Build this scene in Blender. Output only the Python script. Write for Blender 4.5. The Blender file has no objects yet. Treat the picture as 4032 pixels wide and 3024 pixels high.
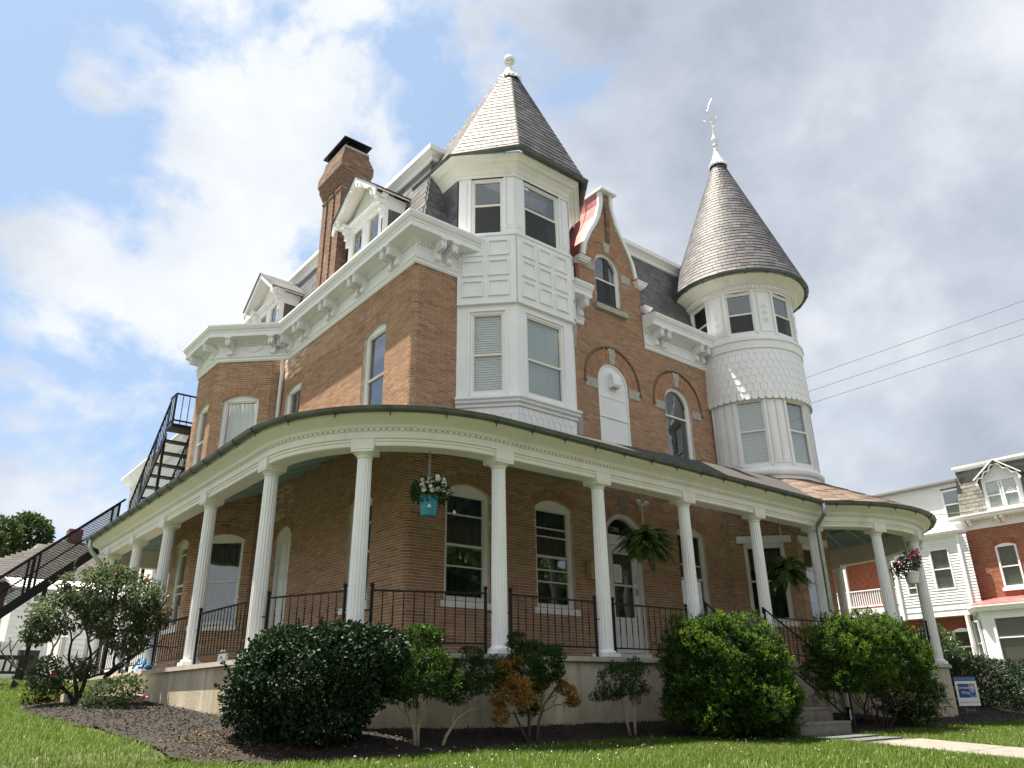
import bpy, math, random
import numpy as np
from mathutils import Matrix, Vector
from mathutils.geometry import tessellate_polygon
R = math.radians
rnd = random.Random(7)
rng = np.random.default_rng(7)
S = bpy.context.scene
COL = S.collection
# ------------------------------------------------------------------ camera, sky, sun, exposure
cd = bpy.data.cameras.new('camera'); cam = bpy.data.objects.new('camera', cd); COL.objects.link(cam)
cd.sensor_width = 36; cd.lens = 27.01; cd.clip_start = .05; cd.clip_end = 3000
cam.matrix_world = Matrix(((0.77761999, -0.22815351, -0.58587808, 0), (-0.62859597, -0.30168279, -0.71683652, 0), (-0.01320057, 0.92570701, -0.37801095, 0), (0, 0, 0, 1)))
S.camera = cam
SUN = Vector((-1.0, 1.42, 5.2)).normalized()
sl = bpy.data.lights.new('sun', 'SUN'); sun = bpy.data.objects.new('sun', sl); COL.objects.link(sun)
sl.energy = 3.7; sl.angle = R(.6); sl.color = (1.0, .90, .75)
sun.rotation_mode = 'QUATERNION'; sun.rotation_quaternion = SUN.to_track_quat('Z', 'Y'); sun.location = (0, 0, 40)
W = bpy.data.worlds.new('World'); S.world = W; W.use_nodes = True
nt = W.node_tree; nt.nodes.clear()
def wn(t, **k):
    n = nt.nodes.new(t)
    for a, b in k.items(): setattr(n, a, b)
    return n
def wl(a, b): nt.links.new(a, b)
def wmath(op, a, b=None, clamp=False):
    n = wn('ShaderNodeMath', operation=op, use_clamp=clamp)
    for i, v in enumerate((a, b)):
        if v is None: continue
        if isinstance(v, (int, float)): n.inputs[i].default_value = v
        else: wl(v, n.inputs[i])
    return n.outputs[0]
SKY_STRENGTH = .05
SKYOFF = (1.3, 7.1, 5.7)
sky = wn('ShaderNodeTexSky', sky_type='NISHITA', sun_disc=False)
sky.sun_elevation = math.asin(SUN.z); sky.sun_rotation = math.atan2(SUN.x, SUN.y)
sky.altitude = 100; sky.air_density = 1.0; sky.dust_density = 1.2; sky.ozone_density = 1.2
geo = wn('ShaderNodeTexCoord'); sep = wn('ShaderNodeSeparateXYZ'); wl(geo.outputs['Generated'], sep.inputs[0])
def cnoise(scale, off, detail, rough, dist=0.0):
    mp = wn('ShaderNodeMapping'); wl(geo.outputs['Generated'], mp.inputs[0]); mp.inputs['Location'].default_value = off; mp.inputs['Scale'].default_value = (1, 1, 1.25)
    n = wn('ShaderNodeTexNoise', noise_dimensions='3D'); wl(mp.outputs[0], n.inputs['Vector'])
    n.inputs['Scale'].default_value = scale; n.inputs['Detail'].default_value = detail
    n.inputs['Roughness'].default_value = rough; n.inputs['Distortion'].default_value = dist
    return n.outputs['Fac']
def cramp(fac, pts, interp='LINEAR'):
    n = wn('ShaderNodeValToRGB'); n.color_ramp.interpolation = interp
    el = n.color_ramp.elements
    while len(el) < len(pts): el.new(.5)
    for e, (p, c) in zip(el, pts):
        e.position = p; e.color = (*c, 1) if len(c) == 3 else c
    wl(fac, n.inputs[0]); return n.outputs[0]
def wmix(fac, a, b):
    n = wn('ShaderNodeMix', data_type='RGBA')
    if isinstance(fac, float): n.inputs[0].default_value = fac
    else: wl(fac, n.inputs[0])
    for i, v in ((6, a), (7, b)):
        if isinstance(v, tuple): n.inputs[i].default_value = (*v, 1)
        else: wl(v, n.inputs[i])
    return n.outputs[2]
# broken cumulus to the west, a grey overcast bank to the east
east = wmath('ADD', wmath('MULTIPLY', sep.outputs[0], .78), wmath('MULTIPLY', sep.outputs[1], -.63))
fine = cnoise(3.1, SKYOFF, 11, .57, .2)
bank = wmath('MULTIPLY', wmath('MULTIPLY', wmath('ADD', east, .16, True), .46), wmath('ADD', wmath('MULTIPLY', sep.outputs[2], 1.5), .35, True))
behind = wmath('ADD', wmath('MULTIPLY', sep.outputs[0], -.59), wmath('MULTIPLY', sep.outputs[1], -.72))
bank = wmath('ADD', bank, wmath('MULTIPLY', wmath('ADD', behind, .4, True), .42))  # cloud cover added out of view behind the camera to brighten the front
puff = cnoise(11, (2.2, 5.1, 1.4), 5, .6)
cov = wmath('ADD', wmath('ADD', wmath('MULTIPLY', fine, .95), bank), wmath('MULTIPLY', wmath('ADD', puff, -.5), .16))
mask = cramp(cov, [(.445, (0, 0, 0)), (.485, (.42, .42, .42)), (.52, (.88, .88, .88)), (.59, (1, 1, 1))])
dens = cnoise(2.6, (SKYOFF[0] + .05, SKYOFF[1] + .02, SKYOFF[2] + .09), 7, .5, .2)
shade = wmath('ADD', wmath('MULTIPLY', wmath('ADD', wmath('ADD', dens, wmath('MULTIPLY', wmath('ADD', puff, -.5), .28)), -.17), 1.5), wmath('MULTIPLY', wmath('ADD', east, .05, True), wmath('ADD', wmath('MULTIPLY', sep.outputs[2], .8), .15)))
shade = wmath('SUBTRACT', shade, wmath('MULTIPLY', wmath('ADD', behind, .35, True), .55))  # unseen clouds behind the camera whitened to light the shaded facade
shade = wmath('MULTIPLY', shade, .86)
CB = 1 / SKY_STRENGTH
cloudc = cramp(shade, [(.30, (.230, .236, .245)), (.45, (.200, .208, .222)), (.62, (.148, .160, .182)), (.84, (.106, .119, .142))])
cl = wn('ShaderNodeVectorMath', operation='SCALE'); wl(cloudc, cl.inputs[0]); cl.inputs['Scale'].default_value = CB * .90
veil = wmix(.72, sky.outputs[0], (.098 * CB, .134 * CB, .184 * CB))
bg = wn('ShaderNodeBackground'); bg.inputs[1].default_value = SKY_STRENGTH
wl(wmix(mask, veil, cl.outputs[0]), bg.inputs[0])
wo = wn('ShaderNodeOutputWorld'); wl(bg.outputs[0], wo.inputs[0])
vs = S.view_settings; vs.view_transform = 'Standard'; vs.look = 'None'; vs.gamma = 1; vs.use_curve_mapping = False
vs.exposure = 2.25
S.cycles.max_bounces = 6; S.cycles.transparent_max_bounces = 12; S.cycles.use_denoising = True

# ------------------------------------------------------------------ materials
MATS = {}
def mat(name, color=(.5, .5, .5), rough=.7, ramp=None, noise=None, bump=None, spec=.5, metal=0, transl=0, objrand=False, stain=None, coat=0):
    """ramp: colours picked per mesh island; noise: (scale, strength) value variation; bump: (scale, strength); stain: (scale, colour, lo, hi, zstretch)"""
    if name in MATS: return MATS[name]
    m = bpy.data.materials.new(name); m.use_nodes = True; t = m.node_tree; N = t.nodes; L = t.links.new
    b = N['Principled BSDF']; b.inputs['Roughness'].default_value = rough; b.inputs['Metallic'].default_value = metal
    b.inputs['Specular IOR Level'].default_value = spec
    if coat: b.inputs['Coat Weight'].default_value = coat; b.inputs['Coat Roughness'].default_value = .12
    tc = N.new('ShaderNodeTexCoord'); pos = N.new('ShaderNodeNewGeometry')
    col = None
    if ramp:
        g = pos; oi = N.new('ShaderNodeObjectInfo')
        a = N.new('ShaderNodeMath'); a.operation = 'ADD'; L(g.outputs['Random Per Island'], a.inputs[0])
        if objrand: L(oi.outputs['Random'], a.inputs[1])
        else: a.inputs[1].default_value = 0
        f = N.new('ShaderNodeMath'); f.operation = 'FRACT'; L(a.outputs[0], f.inputs[0])
        cr = N.new('ShaderNodeValToRGB'); el = cr.color_ramp.elements
        while len(el) < len(ramp): el.new(.5)
        for i, c in enumerate(ramp):
            el[i].position = i / max(1, len(ramp) - 1); el[i].color = (*c, 1)
        L(f.outputs[0], cr.inputs[0]); col = cr.outputs[0]
    def mixc(fac, a, c, mode='MIX'):
        mx = N.new('ShaderNodeMix'); mx.data_type = 'RGBA'; mx.blend_type = mode
        if isinstance(fac, float): mx.inputs[0].default_value = fac
        else: L(fac, mx.inputs[0])
        for i, v in ((6, a), (7, c)):
            if isinstance(v, tuple): mx.inputs[i].default_value = (*v, 1)
            else: L(v, mx.inputs[i])
        return mx.outputs[2]
    def nz(scale, detail=5, zs=1.0):
        mp = N.new('ShaderNodeMapping'); L(pos.outputs['Position'], mp.inputs[0]); mp.inputs['Scale'].default_value = (1, 1, zs)
        n = N.new('ShaderNodeTexNoise'); L(mp.outputs[0], n.inputs['Vector']); n.inputs['Scale'].default_value = scale; n.inputs['Detail'].default_value = detail
        return n.outputs['Fac']
    if col is None: col = tuple(color)
    if noise:
        cr = N.new('ShaderNodeValToRGB'); e = cr.color_ramp.elements; s = noise[1]
        e[0].position = .3; e[0].color = (1 - s,) * 3 + (1,); e[1].position = .7; e[1].color = (1 + s * .5,) * 3 + (1,)
        L(nz(noise[0]), cr.inputs[0]); col = mixc(1.0, col, cr.outputs[0], 'MULTIPLY')
    if stain:
        for st in (stain if isinstance(stain, list) else [stain]):
            cr = N.new('ShaderNodeValToRGB'); e = cr.color_ramp.elements; e[0].position = st[2]; e[1].position = st[3]
            L(nz(st[0], 6, st[4] if len(st) > 4 else 1.0), cr.inputs[0]); col = mixc(cr.outputs[0], col, tuple(st[1]))
    if isinstance(col, tuple): b.inputs['Base Color'].default_value = (*col, 1)
    else: L(col, b.inputs['Base Color'])
    if bump:
        bp = N.new('ShaderNodeBump'); bp.inputs['Strength'].default_value = bump[1]; bp.inputs['Distance'].default_value = .02
        L(nz(bump[0], 6), bp.inputs['Height']); L(bp.outputs[0], b.inputs['Normal'])
    if transl:
        tr = N.new('ShaderNodeBsdfTranslucent'); ms = N.new('ShaderNodeMixShader'); ms.inputs[0].default_value = transl
        if isinstance(col, tuple): tr.inputs[0].default_value = (*col, 1)
        else: L(col, tr.inputs[0])
        L(b.outputs[0], ms.inputs[1]); L(tr.outputs[0], ms.inputs[2]); L(ms.outputs[0], N['Material Output'].inputs[0])
    MATS[name] = m
    return m
def glassmat(name, tint, refl):
    m = bpy.data.materials.new(name); m.use_nodes = True; t = m.node_tree; N = t.nodes; L = t.links.new
    N.remove(N['Principled BSDF'])
    tr = N.new('ShaderNodeBsdfTransparent'); tr.inputs[0].default_value = (*tint, 1)
    gl = N.new('ShaderNodeBsdfGlossy'); gl.inputs['Roughness'].default_value = .015; gl.inputs[0].default_value = (.9, .93, .96, 1)
    pos = N.new('ShaderNodeNewGeometry'); nz = N.new('ShaderNodeTexNoise'); nz.inputs['Scale'].default_value = 1.6; nz.inputs['Detail'].default_value = 1
    L(pos.outputs['Position'], nz.inputs['Vector']); bp = N.new('ShaderNodeBump'); bp.inputs['Strength'].default_value = .12; bp.inputs['Distance'].default_value = .03
    L(nz.outputs['Fac'], bp.inputs['Height']); L(bp.outputs[0], gl.inputs['Normal'])
    fr = N.new('ShaderNodeLayerWeight'); fr.inputs[0].default_value = .5; pw = N.new('ShaderNodeMath'); pw.operation = 'POWER'; pw.inputs[1].default_value = 4.0; L(fr.outputs['Facing'], pw.inputs[0])
    mu = N.new('ShaderNodeMath'); mu.operation = 'MULTIPLY_ADD'; mu.inputs[1].default_value = .9; mu.inputs[2].default_value = refl; mu.use_clamp = True; L(pw.outputs[0], mu.inputs[0])
    ms = N.new('ShaderNodeMixShader'); L(mu.outputs[0], ms.inputs[0]); L(tr.outputs[0], ms.inputs[1]); L(gl.outputs[0], ms.inputs[2]); L(ms.outputs[0], N['Material Output'].inputs[0])
    MATS[name] = m
    return m
GLASS = glassmat('window_glass', (.84, .87, .86), .105)
BRICK = mat('brick', rough=.88, ramp=[(0.255, 0.141, 0.086), (0.326, 0.184, 0.110), (0.377, 0.218, 0.130), (0.347, 0.194, 0.114), (0.428, 0.252, 0.151), (0.367, 0.211, 0.128), (0.286, 0.160, 0.097), (0.398, 0.233, 0.139), (0.449, 0.276, 0.172)], noise=(9, .16), bump=(60, .25), objrand=True, stain=(1.1, (.27, .155, .10), .60, .98))
ARCHB = mat('arch_brick', rough=.88, ramp=[(.33, .18, .105), (.42, .24, .15), (.37, .20, .12)], noise=(9, .2), objrand=True)
MORTAR = mat('mortar', (.60, .50, .40), .95, noise=(5, .25))
SOOT = mat('chimney_brick', rough=.9, ramp=[(.16, .098, .072), (.235, .145, .105), (.19, .118, .086), (.30, .195, .14)], noise=(5, .25), objrand=True)
WHITE = mat('white_paint', (.81, .825, .85), .45, noise=(2.2, .05), bump=(14, .06), stain=[(1.3, (.66, .66, .65), .60, .86, .25), (7, (.70, .70, .69), .60, .85, .12)])
CREAM = mat('bounce_cream', (.77, .76, .72), .45, noise=(2.0, .06), bump=(14, .06), stain=[(2.1, (.60, .59, .52), .58, .85, .5), (8, (.60, .59, .54), .60, .85, .15)])  # white trim tinted cream for light bounced off the grass, plus weather stains
SASH = mat('almond_vinyl', (.74, .72, .66), .4)
SLATE = mat('slate', rough=.62, ramp=[(.096, .097, .110), (.132, .132, .148), (.080, .082, .094), (.114, .115, .130), (.152, .150, .166), (.090, .092, .102), (.064, .067, .077), (.118, .115, .115)], noise=(14, .25), objrand=True, spec=.20)
DSLATE = mat('dark_slate', rough=.5, ramp=[(.075, .08, .088), (.11, .115, .125), (.06, .064, .07), (.135, .14, .15), (.09, .096, .10)], noise=(12, .2), objrand=True, spec=.5)
UNDER = mat('roof_underlay', (.05, .05, .055), .9)
STONE = mat('limestone', (.42, .40, .36), .85, noise=(18, .25), bump=(50, .2))
REDMET = mat('red_metal', (.33, .09, .085), .42, noise=(3, .3), stain=(4, (.42, .17, .16), .5, .75))
GUTTER = mat('galvanised_gutter', (.13, .15, .14), .45, metal=.55, noise=(6, .3), stain=(3, (.06, .075, .06), .55, .8))
PIPE = mat('galvanised_pipe', (.42, .46, .47), .32, metal=.8, noise=(5, .2))
TEAL = mat('teal_ceiling', (.27, .42, .43), .6, noise=(3, .06))
TEALL = mat('teal_rafter', (.42, .58, .58), .55)
SHING = mat('asphalt_shingle', rough=.93, ramp=[(.15, .105, .085), (.20, .145, .115), (.12, .09, .075), (.17, .125, .105)], noise=(40, .3), objrand=True)
IRON = mat('black_iron', (.008, .008, .010), .5, spec=.25)
CONC = mat('porch_concrete', (.47, .42, .34), .9, noise=(3.5, .22), bump=(45, .5), stain=[(2.2, (.33, .29, .23), .47, .72, .22), (3.4, (.24, .21, .165), .54, .74, .12), (.9, (.30, .22, .12), .56, .70, .2), (9, (.20, .18, .15), .62, .78, .5)])
STEPM = mat('step_concrete', (.15, .14, .125), .9, noise=(6, .3), bump=(50, .3))
DARK = mat('unlit_interior_black', (.012, .012, .013), .95)
BLIND = mat('white_blind', (.80, .80, .77), .6)
SHADE = mat('roller_shade', (.50, .54, .51), .8); SHADE2 = mat('dim_shade', (.30, .32, .31), .8)
CURT = mat('dark_curtain', (.05, .055, .06), .9, noise=(9, .4))
SCREEN = mat('insect_screen', (.10, .105, .11), .7, noise=(300, .2))
DOORW = mat('door_white', (.70, .71, .71), .4, noise=(3, .05))
CHAIN = mat('chain_steel', (.35, .35, .36), .4, metal=.8)

# ------------------------------------------------------------------ object helpers
WL = {}
def root(name, loc, label=None, cat=None, group=None, kind=None):
    o = bpy.data.objects.new(name, None); o.empty_display_size = .2; COL.objects.link(o); o.location = loc; WL[o] = np.array(loc, float)
    tag(o, label, cat, group, kind); return o
def tag(o, label=None, cat=None, group=None, kind=None):
    if label: o['label'] = label
    if cat: o['category'] = cat
    if group: o['group'] = group
    if kind: o['kind'] = kind
    return o
def link(name, me, m, parent, loc):
    if m is not None and not me.materials: me.materials.append(m)
    o = bpy.data.objects.new(name, me); COL.objects.link(o); WL[o] = np.array(loc, float)
    if parent is not None: o.parent = parent; o.location = WL[o] - WL[parent]
    else: o.location = loc
    return o
def copy(o, loc, parent=None, rot=None):
    c = o.copy(); COL.objects.link(c); WL[c] = np.array(loc, float); c.parent = parent
    c.location = WL[c] - (WL[parent] if parent is not None else 0)
    if rot is not None: c.rotation_euler = rot
    return c
def copy_tree(o, loc, parent=None, rz=0):
    c = copy(o, loc, parent, (0, 0, rz))
    for ch in list(o.children):
        d = ch.copy(); COL.objects.link(d); d.parent = c; WL[d] = WL[c] + np.array(ch.location)
        for g in list(ch.children):
            e = g.copy(); COL.objects.link(e); e.parent = d; WL[e] = WL[d] + np.array(g.location)
    return c
class B:
    def __init__(s): s.v = []; s.f = []
    def add(s, V, F):
        o = len(s.v); s.v.extend(tuple(map(float, p)) for p in V); s.f.extend(tuple(i + o for i in q) for q in F); return s
    def hexa(s, p): return s.add(p, [(3, 2, 1, 0), (4, 5, 6, 7), (0, 1, 5, 4), (1, 2, 6, 5), (2, 3, 7, 6), (3, 0, 4, 7)])
    def box(s, x0, x1, y0, y1, z0, z1, bev=0):
        if bev:
            b = min(bev, (x1 - x0) * .3, (y1 - y0) * .3, (z1 - z0) * .3)
            return s.prism([(x0 + b, y0), (x1 - b, y0), (x1, y0 + b), (x1, y1 - b), (x1 - b, y1), (x0 + b, y1), (x0, y1 - b), (x0, y0 + b)], z0, z1)
        return s.hexa([(x0, y0, z0), (x1, y0, z0), (x1, y1, z0), (x0, y1, z0), (x0, y0, z1), (x1, y0, z1), (x1, y1, z1), (x0, y1, z1)])
    def prism(s, poly, z0, z1):
        n = len(poly); V = [(x, y, z0) for x, y in poly] + [(x, y, z1) for x, y in poly]
        return s.add(V, [tuple(range(n))[::-1], tuple(range(n, 2 * n))] + [(i, (i + 1) % n, n + (i + 1) % n, n + i) for i in range(n)])
    def bar(s, a, b, w, h=None, up=(0, 0, 1)):
        a = np.array(a, float); b = np.array(b, float); h = h or w; d = b - a; d /= np.linalg.norm(d)
        u = np.array(up, float)
        if abs(d @ u) > .95: u = np.array((0, 1., 0))
        x = np.cross(d, u); x /= np.linalg.norm(x); y = np.cross(x, d)
        c = [(-1, -1), (1, -1), (1, 1), (-1, 1)]
        return s.hexa([a + x * w / 2 * i + y * h / 2 * j for i, j in c] + [b + x * w / 2 * i + y * h / 2 * j for i, j in c])
    def tube(s, pts, r, n=8, cap=True):
        pts = [np.array(p, float) for p in pts]; m = len(pts); rr = r if hasattr(r, '__len__') else [r] * m
        V = []; F = []; px = None
        for i, p in enumerate(pts):
            d = pts[min(i + 1, m - 1)] - pts[max(i - 1, 0)]; L = np.linalg.norm(d); d = d / L if L > 1e-9 else np.array((0, 0, 1.))
            if px is None:
                u = np.array((0, 0, 1.)) if abs(d[2]) < .9 else np.array((1., 0, 0)); px = np.cross(d, u)
            px = px - d * (px @ d); px /= np.linalg.norm(px); py = np.cross(d, px)
            for k in range(n):
                a = 2 * math.pi * k / n; V.append(p + (px * math.cos(a) + py * math.sin(a)) * rr[i])
        for i in range(m - 1):
            for k in range(n): F.append((i * n + k, i * n + (k + 1) % n, (i + 1) * n + (k + 1) % n, (i + 1) * n + k))
        if cap: F += [tuple(range(n))[::-1], tuple(range((m - 1) * n, m * n))]
        return s.add(V, F)
    def lathe(s, prof, c, n=24, a0=0, a1=360):
        full = abs(a1 - a0) >= 360; k = n if full else n + 1; V = []; F = []; m = len(prof)
        for i in range(k):
            a = R(a0 + (a1 - a0) * i / n)
            for r, z in prof: V.append((c[0] + r * math.cos(a), c[1] + r * math.sin(a), c[2] + z))
        for i in range(n):
            j = (i + 1) % k
            for q in range(m - 1): F.append((i * m + q, j * m + q, j * m + q + 1, i * m + q + 1))
        return s.add(V, F)
    def ball(s, c, r, n=10, sz=1):
        return s.lathe([(max(1e-4, r * math.sin(math.pi * i / 6)), -r * sz * math.cos(math.pi * i / 6)) for i in range(7)], c, n)
    def sweep(s, path, prof, closed=True):
        """path: 2D points with the outside on its right; prof: loop of (out, z)"""
        P = offs(path); V = []; F = []; n = len(prof); m = len(P)
        for (p, q) in P:
            for o, z in prof: V.append((p[0] + q[0] * o, p[1] + q[1] * o, z))
        for i in range(m - 1):
            for k in range(n if closed else n - 1): F.append((i * n + k, (i + 1) * n + k, (i + 1) * n + (k + 1) % n, i * n + (k + 1) % n))
        if closed: F += [tuple(range(n)), tuple(range((m - 1) * n, m * n))[::-1]]
        return s.add(V, F)
    def build(s, name, m, parent=None, smooth=False, **kw):
        V = np.array(s.v, float); lo = V.min(0); hi = V.max(0); c = np.array(((lo[0] + hi[0]) / 2, (lo[1] + hi[1]) / 2, lo[2]))
        me = bpy.data.meshes.new(name); me.from_pydata((V - c).tolist(), [], s.f); me.update()
        if smooth: me.shade_smooth() if smooth is True else (me.shade_smooth(), me.set_sharp_from_angle(angle=R(smooth)))
        o = link(name, me, m, parent, c); tag(o, **kw); return o
def offs(path):
    P = [np.array(p, float) for p in path]; out = []; m = len(P)
    for i in range(m):
        ns = []
        if i > 0: d = P[i] - P[i - 1]; d /= np.linalg.norm(d); ns.append(np.array((d[1], -d[0])))
        if i < m - 1: d = P[i + 1] - P[i]; d /= np.linalg.norm(d); ns.append(np.array((d[1], -d[0])))
        if len(ns) == 2: n = ns[0] + ns[1]; n = n / (n @ ns[0])
        else: n = ns[0]
        out.append((P[i], n))
    return out
def arc(c, r, a0, a1, n): return [(c[0] + r * math.cos(R(a0 + (a1 - a0) * i / n)), c[1] + r * math.sin(R(a0 + (a1 - a0) * i / n))) for i in range(n + 1)]
class Path:
    def __init__(s, pts):
        s.p = [np.array(p, float) for p in pts]; s.c = [0.0]
        for a, b in zip(s.p, s.p[1:]): s.c.append(s.c[-1] + np.linalg.norm(b - a))
        s.L = s.c[-1]
    def seg(s, u):
        for i in range(len(s.p) - 1):
            if u <= s.c[i + 1] + 1e-9: return i
        return len(s.p) - 2
    def at(s, u, i=None):
        i = s.seg(u) if i is None else i; d = s.p[i + 1] - s.p[i]; d = d / np.linalg.norm(d)
        return s.p[i] + d * (u - s.c[i]), d, np.array((d[1], -d[0]))
    def uof(s, pt):
        pt = np.array(pt, float); best = None
        for i in range(len(s.p) - 1):
            d = s.p[i + 1] - s.p[i]; L = np.linalg.norm(d); d = d / L; t = min(max((pt - s.p[i]) @ d, 0), L); e = np.linalg.norm(s.p[i] + d * t - pt)
            if best is None or e < best[0] - 1e-9: best = (e, s.c[i] + t)
        return best[1]
    def frame(s, u):
        p, d, n = s.at(u)
        return lambda x, z, o=0.0: (p[0] + d[0] * x + n[0] * o, p[1] + d[1] * x + n[1] * o, z)
class Pieces:
    """small separate solids; the ones that show largest become objects of their own, the rest one mesh"""
    def __init__(s): s.q = []
    def add(s, V, F, nrm=None, area=None):
        s.q.append((np.array(V, float), F, nrm, area))
    def emit(s, name, m, parent, most):
        sc = []
        for i, (V, F, n, a) in enumerate(s.q):
            c = V.mean(0); d2 = c @ c; e = V.max(0) - V.min(0); a = a or np.sort(e)[1:].prod()
            f = 1.0 if n is None else max(0.0, -(np.array(n) @ c) / math.sqrt(d2))
            sc.append(a * f / d2)
        order = np.argsort(sc)[::-1]; big = set(order[:most].tolist()); b = B(); nb = 0
        for i, (V, F, n, a) in enumerate(s.q):
            if i in big:
                c = V.mean(0); me = bpy.data.meshes.new(name); me.from_pydata((V - c).tolist(), [], F); link(name, me, m, parent, c)
            else: b.add(V, F); nb += 1
        if nb: b.build(name, m, parent, kind='stuff')
def quadpoly(L, pts, o0, o1):
    """outline pts (x,z) in the frame L extruded from depth o0 to o1"""
    n = len(pts); V = [L(x, z, o0) for x, z in pts] + [L(x, z, o1) for x, z in pts]
    return V, [tuple(range(n))[::-1], tuple(range(n, 2 * n))] + [(i, (i + 1) % n, n + (i + 1) % n, n + i) for i in range(n)]
def fbox(b, L, x0, x1, z0, z1, o0, o1):
    return b.add(*quadpoly(L, [(x0, z0), (x1, z0), (x1, z1), (x0, z1)], o0, o1))
def ringp(b, L, O, I, o0, o1):
    n = len(O); V = [L(x, z, o1) for x, z in O] + [L(x, z, o1) for x, z in I] + [L(x, z, o0) for x, z in O] + [L(x, z, o0) for x, z in I]; F = []
    for i in range(n):
        j = (i + 1) % n
        F += [(i, j, n + j, n + i), (n + i, n + j, 3 * n + j, 3 * n + i), (j, i, 2 * n + i, 2 * n + j)]
    return b.add(V, F)
def archpts(hw, zs, zp, rise, n=14):
    P = [(-hw, zs)]
    if rise < 1e-3: return P + [(-hw, zp), (hw, zp), (hw, zs)]
    r = (hw * hw + rise * rise) / (2 * rise); zc = zp + rise - r; a = math.asin(min(1, hw / r))
    if rise > r: a = math.pi - a
    return P + [(r * math.sin(-a + 2 * a * i / n), zc + r * math.cos(-a + 2 * a * i / n)) for i in range(n + 1)] + [(hw, zs)]

# ------------------------------------------------------------------ brickwork
PITCH = .0525
class Op:
    def __init__(s, u, hw, zs, zp, rise, t=.2, ring=1, **k): s.u, s.hw, s.zs, s.zp, s.rise, s.t, s.ring, s.k = u, hw, zs, zp, rise, t, ring, k
    def half(s, z):
        if z < s.zs: return 0
        if z <= s.zp or s.rise < 1e-3: return s.hw if z <= s.zp else 0
        r = (s.hw ** 2 + s.rise ** 2) / (2 * s.rise); zc = s.zp + s.rise - r; ro = r + (s.t if s.ring else 0); q = ro * ro - (z - zc) ** 2
        if q <= 0: return 0
        a = math.asin(min(1, s.hw / r)); return min(math.sqrt(q), (z - zc) * math.tan(a) if a < 1.55 else 9)
def brickwall(path, z0, z1, ops, pieces, mort, lim=None, blen=.26, pitch=PITCH, joint=.0135, depth=.14, proud=.007, voids=()):
    P = path if isinstance(path, Path) else Path(path); nrow = int(round((z1 - z0) / pitch))
    for r in range(nrow):
        za = z0 + r * pitch; zb = za + pitch; zm = (za + zb) / 2
        iv = [(0.0, P.L)] if lim is None else [lim(zm)]
        cuts = [(o.u - h, o.u + h) for o in ops for h in [o.half(zm)] if h > 0] + [(a, b) for a, b, c, d in voids if c < zm < d]
        for a, b in cuts:
            iv = [q for (x, y) in iv for q in ((x, min(y, a)), (max(x, b), y)) if q[1] - q[0] > .004]
        for (x, y) in iv:
            us = [x] + [c for c in P.c if x + 1e-4 < c < y - 1e-4] + [y]
            V = []; F = []
            for i, u in enumerate(us):
                k = P.seg(u) if i == 0 else P.seg(u - 1e-6); pt, d, n = P.at(u, k)
                for o in (-proud, -depth):
                    for z in (za, zb): V.append((pt[0] + n[0] * o, pt[1] + n[1] * o, z))
                if i:
                    q = 4 * i; F += [(q - 4, q, q + 1, q - 3)]
            F += [(0, 1, 3, 2), (len(V) - 4, len(V) - 2, len(V) - 1, len(V) - 3)]
            mort.add(V, F)
            st = -((r % 2) * .5 + (r * .137) % .22) * blen; u = st
            while u < y:
                a = max(u, x); e = min(u + blen, y); u += blen
                if e - a < .03: continue
                e2 = e - joint if e < y - 1e-6 else e
                bp = [a] + [c for c in P.c if a + .004 < c < e2 - .004] + [e2]; pr = rnd.uniform(-.002, .002)
                V = []; nn = None
                for i, uu in enumerate(bp):
                    k = P.seg(uu + 1e-6) if i == 0 else P.seg(uu - 1e-6); pt, d, n = P.at(uu, k); nn = n
                    for o in (pr, -.02):
                        for z in (za + joint * .5, zb - joint * .5): V.append((pt[0] + n[0] * o, pt[1] + n[1] * o, z))
                F = []
                for i in range(1, len(bp)):
                    q = 4 * i; F += [(q - 4, q, q + 1, q - 3), (q - 3, q + 1, q + 3, q - 1), (q, q - 4, q - 2, q + 2)]
                F += [(0, 1, 3, 2), (len(V) - 4, len(V) - 2, len(V) - 1, len(V) - 3)]
                pieces.add(V, F, (nn[0], nn[1], 0), (e2 - a) * pitch)
def voussoirs(P, op, pieces, rings=(.2,), bw=.062, proud=.004, skip=None):
    L = P.frame(op.u); r = (op.hw ** 2 + op.rise ** 2) / (2 * op.rise); zc = op.zp + op.rise - r; a = math.asin(min(1, op.hw / r))
    r0 = r; nn = P.at(op.u)[2]
    for t in rings:
        n = max(5, int(2 * a * (r0 + t * .5) / (bw + .008)))
        for i in range(n):
            b0 = -a + 2 * a * (i + .06) / n; b1 = -a + 2 * a * (i + .94) / n
            if skip and abs((b0 + b1) / 2) < skip: continue
            q = [(r0 + .004, b0), (r0 + .004, b1), (r0 + t - .004, b1), (r0 + t - .004, b0)]
            V, F = quadpoly(L, [(rr * math.sin(b), zc + rr * math.cos(b)) for rr, b in q], -.02, proud + rnd.uniform(-.002, .002))
            pieces.add(V, F, (nn[0], nn[1], 0), bw * t)
        r0 += t
    # mortar bed behind the ring
    return r, zc, a, r0
def ringbed(mort, P, op, tt):
    L = P.frame(op.u); r = (op.hw ** 2 + op.rise ** 2) / (2 * op.rise); zc = op.zp + op.rise - r; a = math.asin(min(1, op.hw / r)); n = 14
    for i in range(n):
        b0 = -a + 2 * a * i / n; b1 = -a + 2 * a * (i + 1) / n
        q = [(r, b0), (r, b1), (r + tt, b1), (r + tt, b0)]
        V, F = quadpoly(L, [(rr * math.sin(b), zc + rr * math.cos(b)) for rr, b in q], -.14, -.0095); mort.add(V, F)

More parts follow.
